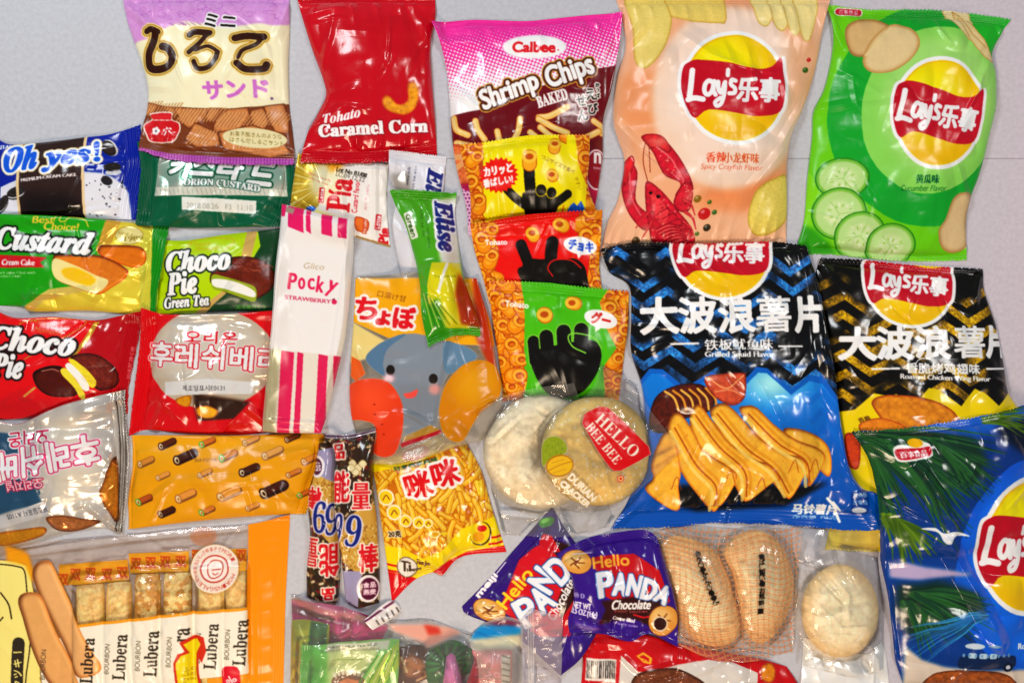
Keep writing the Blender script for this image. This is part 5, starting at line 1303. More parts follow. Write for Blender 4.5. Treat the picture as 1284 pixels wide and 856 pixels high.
def pia_pack():
    sides = ([(200, 80), (350, 110), (500, 118), (622, 130)], [(622, 130), (612, 250), (615, 380), (628, 520)], [(155, 450), (300, 430), (480, 480), (628, 520)], [(200, 80), (178, 200), (160, 330), (155, 450)])
    a = Art(bbox(sides, 'E'), '#f2ece4').zoom('E')
    a.part('picture')
    a.poly([(150, 60), (420, 90), (350, 140), (330, 230), (300, 330), (150, 460)], '#b89a34', foil=.3)
    for k in range(16):
        t = radians(140 + k * 8); a.poly([(330, 230), (330 + 260 * cos(t), 230 + 260 * sin(t)), (330 + 260 * cos(t + .07), 230 + 260 * sin(t + .07))], '#ead78a' if k % 2 else '#c8ac48', foil=.25, a=.8)
    a.ell(340, 220, 80, 100, 0, '#f6ecc0', soft=6); a.poly([(330, 120), (420, 128), (400, 160), (350, 175)], '#efa43c', soft=3)
    a.poly([(235, 330), (420, 400), (400, 440), (240, 400)], '#cfc85a', soft=3); a.ell(262, 344, 24, 14, 0, '#3a6ab8'); a.blob([(470, 380), (530, 400), (520, 450), (470, 440)], '#e07838', '#a03818', r=2, seed=2)
    a.part('lettering')
    a.text('Lot No B1/08', 452, 174, 142, 22, -12, '#403830', bold=.8); a.text('LC.09.12.22', 446, 196, 136, 20, -12, '#403830', bold=.6)
    a.text(serif('Pía'), 398, 280, 150, 105, 84, '#c8202c', bold=3.5); a.rect(314, 282, 26, 70, -6, '#c8202c', 4); a.text('Lotte', 314, 282, 60, 18, 84, '#ffffff', bold=.8)
    a.text('Custard flavor', 472, 288, 150, 24, 84, '#c84050', bold=.8); a.text('파이 커스타드', 522, 290, 120, 14, 84, '#d87080', bold=.4)
    a.text('Baked Custard Pie', 304, 196, 120, 12, -22, '#c86a60', bold=.4); a.text('with real milk', 300, 216, 100, 11, -22, '#c86a60', bold=.4)
    a.text(serif('Pía'), 600, 470, 80, 44, 84, '#c8202c', bold=3); a.rect(574, 405, 26, 74, -6, '#c8202c', 4); a.text('Lotte', 574, 405, 60, 18, 84, '#ffffff', bold=.8)
    a.rect(512, 425, 22, 70, -6, '#c85a3a', 3); a.text('Pie cake', 512, 425, 60, 13, 84, '#ffffff')
    a.line([(470, 470), (628, 515)], 10, '#9c7c48'); 
    a.part()
    return bag('snack_cake_pack', 'gold and cream pie pack with its red lettering turned sideways, under the plain red bag', 'cake pack', sides, a, puff=15, z='E', seed=51, seals='', ncr=9, crum=1.5, folds=[((400, 130), (420, 480), 3, 6), ((560, 130), (560, 500), 3, 5)])

def stripe_pack():
    sides = ([(130, 318), (200, 340), (300, 370), (400, 385), (470, 398)], [(470, 398), (465, 560), (455, 730), (440, 900)], [(0, 880), (200, 890), (440, 900)], [(130, 318), (105, 500), (90, 700), (0, 880)])
    # frame 0 coordinates: tall narrow carton-like pouch
    sides = ([(354, 256), (380, 262), (410, 270), (444, 277)], [(444, 277), (441, 360), (436, 440), (430, 500), (401, 545)], [(330, 538), (350, 542), (375, 544), (401, 545)], [(354, 256), (347, 330), (340, 420), (330, 538)])
    sides = ([(354, 256), (380, 262), (410, 270), (445, 277)], [(445, 277), (442, 340), (436, 420), (430, 480), (426, 545)], [(329, 540), (350, 542), (380, 543), (404, 542)], [(354, 256), (347, 330), (340, 420), (329, 540)])
    sides = (sides[0], [(445, 277), (441, 340), (433, 420), (419, 480), (404, 542)], sides[2], sides[3])
    a = Art(bbox(sides, '0'), '#f1ece8').zoom('E')
    for (x0, x1) in ((165, 238), (250, 272), (322, 372), (398, 438)):
        a.poly([(x0 - (6 if x0 < 200 else 0), 350 + .18 * (x0 - 160) - 20), (x1, 350 + .18 * (x1 - 160) - 22), (x1 - 4, 460 + (x1 - 240) * .13), (x0 - 4, 430 + (x0 - 165) * .22)], '#d8286c')
    a.rect(160, 350, 60, 26, -20, '#a08c80', 2)
    a.poly([(120, 310), (150, 325), (145, 380), (125, 380)], '#d8286c')
    a.part('lettering')
    a.text('Glico', 280, 612, 96, 28, -4, '#b8a080', shear=.2, bold=.4)
    for ch, x, y, s, t in (('P', 180, 682, 34, -6), ('o', 222, 692, 28, 0), ('c', 266, 694, 28, 0), ('k', 310, 696, 32, -8), ('y', 360, 718, 40, -22)):
        a.text(ch, x, y, s, 74 if ch in 'Pky' else 52, t, '#d8285c', bold=2.6)
    a.text('STRAWBERRY', 252, 766, 212, 19, -6, '#c8506c', bold=.9); a.ell(374, 778, 13, 12, 0, '#d03060'); a.ell(370, 766, 8, 4, 20, '#8c3050')
    a.part('striped_band').zoom('H')
    a.poly([(20, 335), (360, 372), (330, 720), (0, 690)], '#e6dccb')
    a.poly([(55, 340), (112, 345), (85, 680), (30, 680)], '#b8b090', foil=.3, soft=2)
    for (x0, x1, dx) in ((112, 160, -20), (172, 196, -16), (256, 294, -18), (316, 350, -16)):
        a.poly([(x0, 345 + (x0 - 100) * .1), (x1, 350 + (x1 - 110) * .1), (x1 + dx, 700), (x0 + dx, 700)], '#d22c5e')
    a.poly([(52, 340), (62, 340), (32, 690), (20, 690)], '#c02858')
    a.part()
    def hf(h, X, Y, ub, vb): return np.minimum(14, 40 * np.clip(np.sin(pi * ub), 0, 1) ** .6 * np.clip(np.sin(pi * vb), 0, 1) ** .4)
    return bag('biscuit_stick_pack', 'tall white pouch with deep pink stripes top and bottom', 'snack pouch', sides, a, puff=14, z='0', seed=53, seals='', ncr=5, crum=.6, hfun=hf, teeth=None, stiff=(10, 12),
               folds=[((353, 300), (336, 530), 1.5, 3), ((440, 290), (405, 530), 1.5, 3), ((332, 525), (402, 530), 2, 4)])

def stick_pack(kind):
    if kind == 'white':
        sides = ([(625, 70), (720, 78), (800, 88), (892, 95)], [(892, 95), (885, 200), (880, 320), (890, 640)], [(690, 700), (760, 780), (890, 640)], [(625, 70), (625, 180), (650, 300), (690, 700)])
        sides = ([(625, 70), (720, 78), (800, 88), (892, 95)], [(892, 95), (882, 200), (878, 400), (930, 820)], [(745, 860), (840, 850), (930, 820)], [(625, 70), (628, 180), (655, 300), (640, 420), (675, 620), (745, 860)])
        a = Art(bbox(sides, 'E'), '#dddce4').zoom('E')
        a.poly([(630, 180), (720, 170), (740, 300), (650, 260)], '#a8a098', soft=3, foil=.3)
        a.part('lettering')
        a.text(serif('Elise', 'bi'), 830, 270, 230, 70, 262, '#2a3278', bold=4, outs=((7, '#f4f4fa'),)); a.text('3가지 맛의 웨하스', 745, 200, 120, 12, 84, '#303040', bold=.3); a.text('white milk', 715, 190, 90, 14, 84, '#303040', bold=.3)
        a.part()
        return bag('wafer_stick_pack', 'silver white wafer stick pack, mostly under the matching green one', 'wafer pack', sides, a, puff=15, z='E', seed=55, seals='t', sw=(11, 0), ncr=6, crum=1.2, crimp=.6, teeth=(1.2, 3), group='slim wafer stick packs')
    sides = ([(622, 250), (720, 250), (830, 258), (938, 262)], [(938, 262), (930, 360), (950, 540), (985, 700), (1040, 850), (1052, 935)], [(810, 985), (860, 960), (950, 930), (1052, 935)], [(622, 250), (655, 330), (700, 420), (740, 560), (770, 700), (780, 850), (810, 985)])
    a = Art(bbox(sides, 'E'), '#56a028').zoom('E')
    a.poly([(830, 300), (940, 280), (960, 600), (870, 600), (850, 480)], '#dfe2d4', soft=2); a.poly([(828, 595), (955, 595), (975, 700), (1010, 860), (1000, 900), (820, 900), (808, 700)], '#d8d028')
    a.poly([(950, 640), (985, 690), (1050, 850), (1060, 900), (960, 880), (935, 740)], '#9c3c14', soft=2); a.poly([(770, 820), (860, 760), (900, 930), (810, 990)], '#3f9018', soft=3)
    for k in range(9): a.line([(790 + k * 10, 740 + k * 6), (830 + k * 16, 900 - k * 3)], 4, '#2c5c14' if k % 2 else '#e8e890', a=.7)
    a.line([(898, 600), (880, 660), (860, 730)], 14, '#f0f0e0')
    a.part('lettering')
    a.text(serif('Elise', 'bi'), 888, 420, 240, 78, 276, '#23307a', bold=4.5, outs=((10, '#eef0f6'),), persp=0)
    a.text('크리스피한 웨하스', 808, 450, 160, 12, 276, '#2a5a14', bold=.4); a.text('부드러운 크림 가득', 780, 400, 150, 12, 276, '#2a5a14', bold=.4); a.rect(728, 420, 36, 130, 17, '#e8ecdc', 6); a.text('Green', 728, 420, 110, 24, 287, '#3a5a24', bold=1); a.text('Tea taste', 890, 660, 100, 12, 4, '#6a7a14')
    a.part()
    return bag('wafer_stick_pack', 'green wafer stick pack with a yellow lower half, lying on the grey character bag', 'wafer pack', sides, a, puff=17, z='E', seed=57, seals='tb', sw=(13, 11), ncr=8, crum=1.6, crimp=.9, teeth=(1.3, 3), group='slim wafer stick packs',
               folds=[((650, 320), (790, 860), 5, 5), ((770, 700), (900, 860), 4, 7), ((960, 620), (1030, 880), 3, 6)], mat=film_mat('glossy_film', rough=.19, coat=0, spec=.45))

def elephant_bag():
    sides = ([(395, 50), (500, 45), (700, 30), (880, 60)], [(880, 60), (900, 130), (940, 260), (960, 400), (985, 520), (960, 690)], [(440, 800), (600, 790), (800, 730), (960, 690)], [(395, 50), (385, 250), (370, 450), (380, 620), (440, 800)])
    a = Art(bbox(sides, 'H'), '#d8c8b0', alpha=.25).zoom('H')
    a.poly([(380, 60), (900, 60), (960, 330), (560, 310), (380, 230)], '#f0a81c')
    a.poly([(860, 20), (900, 60), (960, 420), (960, 480), (940, 440), (880, 300)], '#b0401c', soft=2)
    a.poly([(380, 232), (520, 310), (440, 380), (375, 400)], '#e8cf8a', soft=1)
    a.part('elephant_picture')
    a.poly([(440, 385), (480, 330), (560, 290), (640, 280), (720, 300), (800, 320), (860, 345), (880, 375), (840, 400), (780, 430), (740, 500), (720, 590), (590, 600), (560, 500), (500, 440)], '#848c96', sm=True)
    a.poly([(440, 385), (480, 330), (560, 290), (600, 285), (530, 340), (510, 400), (515, 450)], '#5f7b94', sm=True); a.poly([(755, 315), (800, 318), (862, 345), (882, 375), (830, 410), (770, 440), (750, 400)], '#6a869e', sm=True)
    a.poly([(560, 480), (740, 480), (735, 620), (700, 680), (590, 690), (570, 600)], '#7e848c', soft=4)
    a.ell(540, 424, 18, 20, 0, '#28221e'); a.ell(711, 458, 18, 20, 0, '#28221e'); a.ell(533, 458, 24, 16, 0, '#cf9a9c', soft=2); a.ell(716, 500, 22, 20, 0, '#d09490', soft=2)
    a.poly([(594, 518), (620, 512), (648, 500), (640, 528), (615, 536), (600, 532)], '#e25a50', sm=True)
    a.part('bean_picture')
    def bn(c1, c2, X0, Y0):
        p = a.p([(X0, Y0)])[0]
        return lambda X, Y: rgb(c1) * (1 - sstep(5, 45, np.hypot(X - p[0], Y - p[1]))[..., None]) + rgb(c2) * sstep(5, 45, np.hypot(X - p[0], Y - p[1]))[..., None]
    a.poly([(345, 560), (360, 500), (410, 465), (480, 458), (540, 478), (580, 540), (592, 610), (580, 700), (555, 755), (510, 770), (470, 750), (480, 690), (470, 640), (420, 625), (370, 620)], bn('#ea5a34', '#d84a26', 450, 540), sm=True)
    a.poly([(380, 370), (420, 390), (440, 440), (400, 470), (378, 450)], '#e06a30')
    a.part('bean_picture')
    a.poly([(735, 560), (760, 480), (820, 410), (890, 385), (950, 405), (980, 470), (965, 540), (900, 590), (860, 650), (830, 700), (790, 705), (750, 670), (735, 620)], bn('#dc9a18', '#c8820e', 870, 480), sm=True)
    for x, y in ((478, 600), (482, 660), (512, 680), (505, 640), (476, 560)): a.ell(x, y, 4, 4, 0, '#8c2410')
    a.part('lettering')
    a.text('口溶け甘', 545, 132, 120, 26, -12, '#7a4c10', bold=.6)
    for ch, x, y, s in (('ち', 440, 180, 84), ('ょ', 510, 218, 52), ('ぼ', 595, 218, 82)): a.text(ch, x, y, s, s, -6, '#d0202c', bold=5, outs=((10, '#f8f0e8'),))
    a.part('window'); a.poly([(590, 690), (700, 640), (740, 660), (590, 710)], '#e0a850', alpha=.5)
    a.part()
    a.poly([(580, 712), (740, 658), (745, 672), (585, 730)], '#a01c2c')
    return bag('snack_bag', 'part see-through bag printed with a grey elephant face and two bean shapes', 'snack bag', sides, a, puff=24, z='H', seed=59, seals='', ncr=14, crum=1.7, mat=film_mat('clear_film', rough=.25, coat=0, spec=.3, clear=True),
               folds=[((395, 330), (440, 440), 3, 6), ((760, 300), (700, 640), 2, 6), ((850, 590), (960, 540), 4, 6), ((700, 640), (600, 590), 4, 6), ((880, 60), (940, 330), 4, 5)])

def noodle_pack():
    sides = ([(340, 180), (440, 145), (560, 90), (660, 55), (735, 110)], [(735, 110), (800, 230), (850, 400), (905, 570)], [(430, 780), (520, 690), (600, 655), (640, 665), (720, 590), (905, 570)], [(340, 180), (370, 350), (400, 560), (430, 780)])
    a = Art(bbox(sides, 'K'), '#a85a10').zoom('K')
    a.part('noodle_picture')
    r = random.Random(9)
    a.poly([(350, 230), (700, 110), (860, 400), (880, 540), (640, 640), (400, 620)], '#c4760f')
    for k in range(230):
        x, y = r.uniform(350, 850), r.uniform(110, 560); t = r.choice((.8, 1.3, 1.7, 2.3)) + r.uniform(-.2, .2); L = r.uniform(60, 110)
        b = r.uniform(-10, 10); pts = [(x, y), (x + L / 2 * cos(t) + b, y + L / 2 * sin(t)), (x + L * cos(t), y + L * sin(t))]
        a.line(pts, 26, '#a85c0c'); a.line(pts, 21, r.choice(['#eeb02c', '#f2bc40', '#e8a424'])); a.line([(px - 2, py - 2) for px, py in pts], 6, '#fbd878', a=.8)
    a.part()
    a.poly([(330, 190), (440, 150), (560, 95), (640, 60), (740, 105), (600, 170), (440, 220), (355, 240)], '#f3d400'); a.poly([(440, 130), (560, 95), (635, 50), (650, 75), (560, 118), (450, 152)], '#8c1c24', sm=False)
    for k in range(5): a.rect(490 + k * 36, 132 - k * 13, 20, 16, 18, '#30241c' if k % 2 else '#e8dccc')
    a.poly([(385, 545), (480, 548), (560, 590), (640, 560), (720, 470), (860, 420), (910, 560), (920, 800), (420, 800)], '#f3d400')
    a.poly([(405, 650), (470, 660), (560, 690), (640, 620), (740, 570), (920, 540), (920, 800), (420, 800)], '#c8141c')
    for x0, y0, x1, y1 in ((400, 618, 460, 628), (405, 644, 465, 652), (830, 512, 890, 500), (835, 538, 895, 526)): a.line([(x0, y0), (x1, y1)], 9, '#c8141c', sm=False)
    a.part('logo'); a.ell(530, 157, 60, 28, 16, '#d0182c'); a.text('品家', 530, 157, 80, 32, 14, '#f8e8e0', bold=1.6)
    a.part('lettering')
    a.text('马来西亚风味', 532, 202, 190, 18, 14, '#1c5a3a', bold=1)
    for ch, x, y in (('咪', 545, 286), ('咪', 655, 240)): a.text(ch, x, y, 105, 108, 16, '#d01820', bold=4, outs=((11, '#fbf6ee'),))
    a.text('20克', 444, 492, 54, 26, 4, '#40301c', bold=1.4, outs=((3, '#f0e0c0'),)); a.text('清真', 795, 300, 24, 60, 12, '#f6e24a', bold=1)
    a.part('badge')
    for x, y, R in ((408, 342, 35), (443, 402, 32), (492, 435, 26), (547, 440, 25), (586, 442, 19)): a.ell(x, y, R, R, 0, '#fbf6d8'); a.ell(x, y, R * .8, R * .8, 0, '#f2cc30'); a.line([(x - R * .4, y + R * .3), (x, y - R * .3), (x + R * .4, y + R * .2)], 5, '#8a4a14')
    a.part('bowl_picture')
    a.ell(800, 492, 44, 52, -10, '#3a2418'); a.ell(797, 490, 40, 48, -10, '#f0d020'); a.ell(805, 470, 20, 14, 0, '#c81c1c'); a.ell(790, 505, 24, 22, 0, '#e8a020')
    a.line([(660, 488), (620, 486), (592, 488)], 8, '#f0d020'); a.ell(612, 488, 24, 15, 0, '#f6e6a0'); a.ell(612, 488, 18, 10, 0, '#d8a020')
    a.part('badge'); a.ell(496, 630, 44, 46, 0, '#7a6a54'); a.ell(496, 630, 39, 41, 0, '#efe6d8'); a.text('Ti', 490, 626, 40, 44, 0, '#4a3a2c', bold=2); a.text('Tien Jen', 562, 612, 56, 30, -10, '#5a2c1c', bold=1); a.text('Happy', 525, 640, 60, 20, 8, '#4a3a2c', bold=1)
    a.part()
    return bag('noodle_snack_pack', 'yellow noodle snack pack with red base and two big red characters', 'snack pack', sides, a, puff=24, z='K', seed=61, seals='b', sw=(0, 8), ncr=12, crum=1.8, crimp=.2, teeth=None, pleat=3,
               folds=[((640, 660), (560, 560), 5, 8), ((480, 700), (520, 560), 3, 8), ((700, 590), (640, 500), 4, 8), ((740, 110), (700, 250), 3, 7), ((520, 440), (560, 560), 3, 5)], mat=film_mat('glossy_film', rough=.19, coat=0, spec=.45))

def energy_bar(k):
    if k == 0:
        sides = ([(70, 60), (110, 45), (150, 50)], [(150, 50), (165, 250), (175, 450), (170, 650), (160, 780), (140, 830)], [(10, 780), (60, 800), (140, 830)], [(70, 60), (55, 170), (20, 320), (25, 500), (10, 650), (10, 780)])
        a = Art(bbox(sides, 'X4'), '#3c2c20').zoom('X4'); up = False; x0 = 20
    else:
        sides = ([(85, 10), (200, 20), (280, 5), (340, -12)], [(340, -12), (330, 100), (325, 250), (345, 450), (355, 700), (350, 810)], [(195, 800), (260, 830), (350, 810)], [(85, 10), (150, 90), (150, 250), (155, 400), (180, 600), (195, 800)])
        a = Art(bbox(sides, 'X4'), '#3c2c20').zoom('X4'); x0 = 150
    r = random.Random(k + 3)
    xs = (0, 180) if k == 0 else (130, 380)
    for i in range(300):
        x, y = r.uniform(*xs), r.uniform(0, 830); t = r.uniform(0, 6)
        a.line([(x, y), (x + 14 * cos(t), y + 14 * sin(t))], r.uniform(7, 13), r.choice(['#5c3c24', '#9c7c58', '#4c2c1c', '#c8ac84', '#3c4424', '#7a1c24', '#dcc8a4']))
    a.part('oat_picture')
    band = [(60, 190), (150, 220), (170, 560), (110, 500), (40, 400), (30, 300)] if k == 0 else [(300, 330), (350, 350), (360, 640), (250, 660), (190, 600), (175, 520), (180, 430)]
    a.poly(band, '#c49a50')
    for i in range(170):
        x, y = (r.uniform(50, 155), r.uniform(200, 470)) if k == 0 else (r.uniform(185, 350), r.uniform(430, 645)); t = r.uniform(0, 6)
        a.line([(x, y), (x + 9 * cos(t), y + 9 * sin(t))], 5, r.choice(['#e8cc8c', '#a87c38', '#d8b468', '#8c6428']))
    a.part('panel')
    if k == 0: a.poly([(75, 90), (150, 75), (155, 240), (120, 225), (60, 190), (58, 140)], '#9a94b0'); a.ell(70, 165, 36, 50, 0, '#ece6ea'); a.ell(68, 165, 26, 38, 0, '#5a3048'); a.text('699', 66, 165, 40, 40, -80, '#e8d8dc', bold=1)
    else: a.poly([(185, 650), (280, 650), (262, 760), (255, 830), (195, 830)], '#9a94b0'); a.ell(305, 735, 52, 66, 0, '#f0e8ea'); a.ell(308, 735, 42, 54, 0, '#5a1838'); a.text('食品', 312, 716, 56, 26, 0, '#e8c8d4', bold=1.5); a.text('燕麦', 312, 750, 56, 26, 0, '#e8c8d4', bold=1.5)
    a.part('lettering')
    O = ((6, '#f6ead8'),)
    if k == 0:
        a.text('棒', 58, 310, 66, 100, 180, '#c8202c', bold=3, outs=O); a.text('量', 40, 565, 66, 130, 180, '#c8202c', bold=2, outs=O); a.text('能', 122, 600, 82, 150, 180, '#c8202c', bold=3.5, outs=O); a.text('品', 118, 760, 50, 56, 180, '#c8202c', bold=3, outs=O)
        a.text(serif('6', 'b'), 82, 398, 62, 150, -4, '#1c2c74', bold=.5, outs=((5, '#d8d0e0'),)); a.text(serif('9'), 138, 410, 56, 150, -4, '#1c2c74', bold=.5, outs=((5, '#d8d0e0'),))
    else:
        a.text('品', 170, 95, 46, 66, 0, '#c8202c', bold=2.5, outs=O); a.text('能', 186, 255, 66, 140, 0, '#c8202c', bold=3.2, outs=O); a.text('量', 275, 300, 80, 118, 0, '#c8202c', bold=2.6, outs=O); a.text('棒', 308, 588, 84, 130, 0, '#c8202c', bold=3.6, outs=O)
        a.text(serif('9'), 168, 450, 40, 150, -10, '#1c2c74', bold=.5, outs=((5, '#d8d0e0'),)); a.text(serif('9'), 240, 462, 72, 150, -8, '#1c2c74', bold=.5, outs=((5, '#d8d0e0'),))
        a.part('nut_picture')
        for x, y in ((235, 150), (262, 170), (285, 150), (250, 190), (228, 172)): a.blob([(x - 22, y), (x, y - 20), (x + 20, y), (x, y + 18)], '#eadcb0', '#a08c58', r=1.5, seed=2)
        a.part(); a.poly([(80, 0), (340, -30), (345, 6), (210, 40), (90, 30)], '#cfc8cc', foil=.4); a.line([(90, 22), (210, 26), (340, -6)], 7, '#4a2a50')
    a.part()
    return bag('energy_bar', ('oat energy bar printed upside down, beside the mustard roll pack' if k == 0 else 'oat energy bar with a big dark blue 9, beside the noodle snack pack'), 'energy bar', sides, a, puff=24, z='X4', seed=63 + k, seals='t' if k else '', sw=(6, 4), ncr=6, crum=1.2, pe=(.5, .3),
               crimp=.4, teeth=None, pleat=2, group='oat energy bars lying side by side', mat=film_mat('glossy_film', rough=.19, coat=0, spec=.45), folds=[] if k == 0 else [((100, 20), (200, 120), 4, 6), ((250, 20), (230, 130), 4, 6)])
def cracker_col(base, hi, sd, sesame=True):
    def f(X, Y, t):
        n = fbm(X / 4, Y / 4, sd, 4)[..., None]; n2 = fbm(X / 22, Y / 22, sd + 4, 2)[..., None]
        c = rgb(base) * (1 - n2) + rgb(hi) * n2; c = c * (.9 + .2 * n)
        if sesame:
            r = np.random.RandomState(sd); x0, x1, y0, y1 = X.min(), X.max(), Y.min(), Y.max(); m = np.zeros(X.shape, bool)
            for _ in range(150):
                cx, cy, a = r.uniform(x0, x1), r.uniform(y0, y1), r.uniform(0, pi); dx, dy = X - cx, Y - cy
                u = dx * cos(a) + dy * sin(a); v = -dx * sin(a) + dy * cos(a); m |= (u / 2.1) ** 2 + (v / 1.1) ** 2 < 1
            c = np.where(m[..., None], rgb('#fff4cc'), c)
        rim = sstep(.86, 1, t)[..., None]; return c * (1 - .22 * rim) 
    return f
def circ(cx, cy, rx, ry, n=16, wob=.012, sd=1):
    r = random.Random(sd); return [(cx + rx * (1 + r.uniform(-wob, wob)) * cos(k * 2 * pi / n), cy + ry * (1 + r.uniform(-wob, wob)) * sin(k * 2 * pi / n)) for k in range(n)]
CLEAR = lambda: film_mat('clear_film', rough=.25, coat=0, spec=.3, clear=True)

def crackers():
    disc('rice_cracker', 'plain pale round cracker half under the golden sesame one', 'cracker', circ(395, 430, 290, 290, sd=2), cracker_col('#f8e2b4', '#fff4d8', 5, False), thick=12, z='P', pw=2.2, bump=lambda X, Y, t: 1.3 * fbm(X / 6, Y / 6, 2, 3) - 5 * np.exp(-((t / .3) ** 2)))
    sides = ([(60, 290), (110, 200), (300, 120), (560, 80)], [(560, 80), (640, 300), (700, 560), (770, 800)], [(190, 845), (400, 860), (600, 850), (770, 800)], [(60, 290), (90, 380), (130, 600), (190, 845)])
    a = Art(bbox(sides, 'P'), '#fffaf0', alpha=.07).zoom('P')
    bag('clear_wrapper', 'unprinted see-through wrapper around the plain pale cracker', 'wrapper', sides, a, puff=10, z='P', seed=71, seals='', ncr=16, crum=2.0, mat=CLEAR(), cover=True, back=False,
        folds=[((70, 380), (160, 370), 4, 6), ((150, 370), (280, 250), 3, 5), ((300, 560), (350, 600), 4, 5), ((180, 740), (400, 760), 4, 6), ((640, 800), (760, 640), 4, 6)])
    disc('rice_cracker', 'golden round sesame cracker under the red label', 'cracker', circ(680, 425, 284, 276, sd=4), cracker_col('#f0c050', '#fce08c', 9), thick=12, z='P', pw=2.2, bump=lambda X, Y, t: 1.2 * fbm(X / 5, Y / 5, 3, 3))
    sides = ([(370, 330), (480, 210), (640, 130), (700, -10)], [(700, -10), (880, 90), (960, 230), (1110, 420)], [(480, 720), (680, 740), (860, 660), (1110, 420)], [(370, 330), (360, 470), (400, 600), (480, 720)])
    a = Art(bbox(sides, 'P'), '#f0e8d8', alpha=.06).zoom('P')
    a.part('red_label')
    a.poly([(603, 285), (612, 240), (640, 222), (690, 200), (735, 205), (850, 310), (945, 405), (955, 445), (900, 475), (800, 525), (762, 524), (740, 505), (680, 420)], '#c8141e')
    a.text(serif('HELLO'), 783, 345, 275, 62, -44, '#f6ecd8', bold=.6); a.text(serif('BEE BEE'), 712, 385, 245, 48, -51, '#f6ecd8', bold=.4)
    a.part('durian_picture')
    a.poly([(400, 400), (430, 355), (480, 350), (520, 385), (520, 430), (440, 460), (405, 500)], '#8c9a2c', sm=True)
    for k in range(26):
        x, y = 410 + (k * 37 % 105), 365 + (k * 53 % 90); a.line([(x, y + 6), (x, y - 6)], 4, '#5c7418' if k % 2 else '#b0b848', taper=(1, .2))
    a.ell(490, 495, 72, 56, 12, '#a8741c'); a.ell(490, 495, 64, 48, 12, '#e2b032'); a.line([(430, 520), (490, 490), (560, 470)], 4, '#a8741c'); a.line([(450, 480), (510, 462)], 3, '#b88424'); a.line([(455, 530), (520, 512)], 3, '#b88424')
    a.part('lettering')
    a.text('DURIAN', 603, 606, 175, 36, -44, '#fbf4e0', bold=2.2, outs=((2, '#c88a28'),)); a.text('CRACKER', 568, 640, 185, 30, -41, '#fbf4e0', bold=1.8, outs=((2, '#c88a28'),))
    a.ell(799, 565, 19, 19, 0, '#c8141e'); a.ell(799, 565, 14, 14, 0, '#e8c880'); a.ell(799, 565, 7, 7, 0, '#c8141e'); a.part()
    bag('clear_wrapper', 'see-through wrapper printed with a red label and durian fruit', 'wrapper', sides, a, puff=10, z='P', seed=73, seals='', ncr=14, crum=1.2, mat=CLEAR(), cover=True, back=False,
        folds=[((560, 130), (660, 140), 4, 5), ((1090, 440), (990, 620), 3, 5), ((430, 260), (520, 190), 3, 4), ((620, 130), (700, 10), 4, 6), ((900, 150), (780, 60), 3, 5), ((940, 500), (1080, 420), 4, 6)])

def senbei():
    def col(sd):
        def f(X, Y, t):
            n = fbm(X / 5, Y / 5, sd, 3)[..., None]; e = sstep(.35, .95, t)[..., None]; return (rgb('#fdeabc') * (1 - e) + rgb('#f0c078') * e) * (.92 + .24 * n)
        return f
    P1 = [(95, 240), (130, 165), (200, 130), (320, 165), (400, 225), (450, 330), (490, 450), (515, 560), (490, 640), (400, 685), (310, 660), (240, 590), (170, 440), (105, 320)]
    P2 = [(425, 215), (480, 140), (560, 108), (640, 118), (720, 190), (768, 320), (765, 450), (720, 560), (660, 640), (590, 660), (525, 580), (490, 440), (465, 310)]
    for pts, sd, lb in ((P1, 3, 'puffy wheat cake nearer the purple packs, in orange netting'), (P2, 6, 'puffy wheat cake nearer the plain round cookie, in orange netting')):
        disc('wheat_cake', lb, 'cake', pts, col(sd), thick=18, z='N', pw=1.0, group='puffy wheat cakes in the netted wrapper', bump=lambda X, Y, t: 1.0 * fbm(X / 7, Y / 7, 2, 2))
    sides = ([(70, 110), (250, 80), (500, 95), (815, 90)], [(815, 90), (790, 300), (775, 500), (770, 700)], [(180, 650), (350, 720), (560, 740), (770, 700)], [(70, 110), (90, 300), (160, 500), (180, 650)])
    a = Art(bbox(sides, 'N'), '#f0dcc0', alpha=.08).zoom('N')
    for k in range(26):
        y = 60 + k * 27; a.line([(60 + 40 * sin(y / 90), y), (200, y + 16 + 12 * sin(y / 60)), (330, y + 52), (450, y + 30 + 20 * sin(y / 70)), (600, y + 6), (700, y + 26), (820, y - 8)], 3.6, '#c04e08', a=.95)
    for k in range(28):
        x = 20 + k * 31; a.line([(x, 70), (x + 30 * sin(x / 80), 220), (x + 26, 360), (x + 10 + 24 * sin(x / 70), 520), (x + 40, 740)], 3.4, '#c04e08', a=.85)
    a.part('lettering')
    for ch, x, y in zip('手作り麦せんべい・揚げ', (292, 298, 305, 314, 322, 330, 338, 345, 355, 366, 378), (210, 236, 262, 286, 308, 330, 350, 372, 396, 420, 445)): a.text(ch, x, y, 30, 25, -20, '#1c130c', bold=2)
    for ch, x, y in zip('香ばし旨い・お煎餅屋', (602, 604, 604, 603, 602, 602, 602, 600, 598, 594), (222, 248, 274, 300, 326, 352, 384, 412, 444, 486)): a.text(ch, x, y, 30, 27, 4, '#1c130c', bold=2.2)
    a.part()
    bag('netted_wrapper', 'clear wrapper printed with thin orange netting over two puffy wheat cakes', 'wrapper', sides, a, puff=10, z='N', seed=75, seals='', ncr=14, crum=1.6, mat=CLEAR(), cover=True, back=False,
        folds=[((320, 560), (480, 570), 4, 5), ((130, 640), (400, 700), 4, 6), ((760, 500), (770, 660), 4, 5), ((470, 100), (440, 220), 3, 6)])

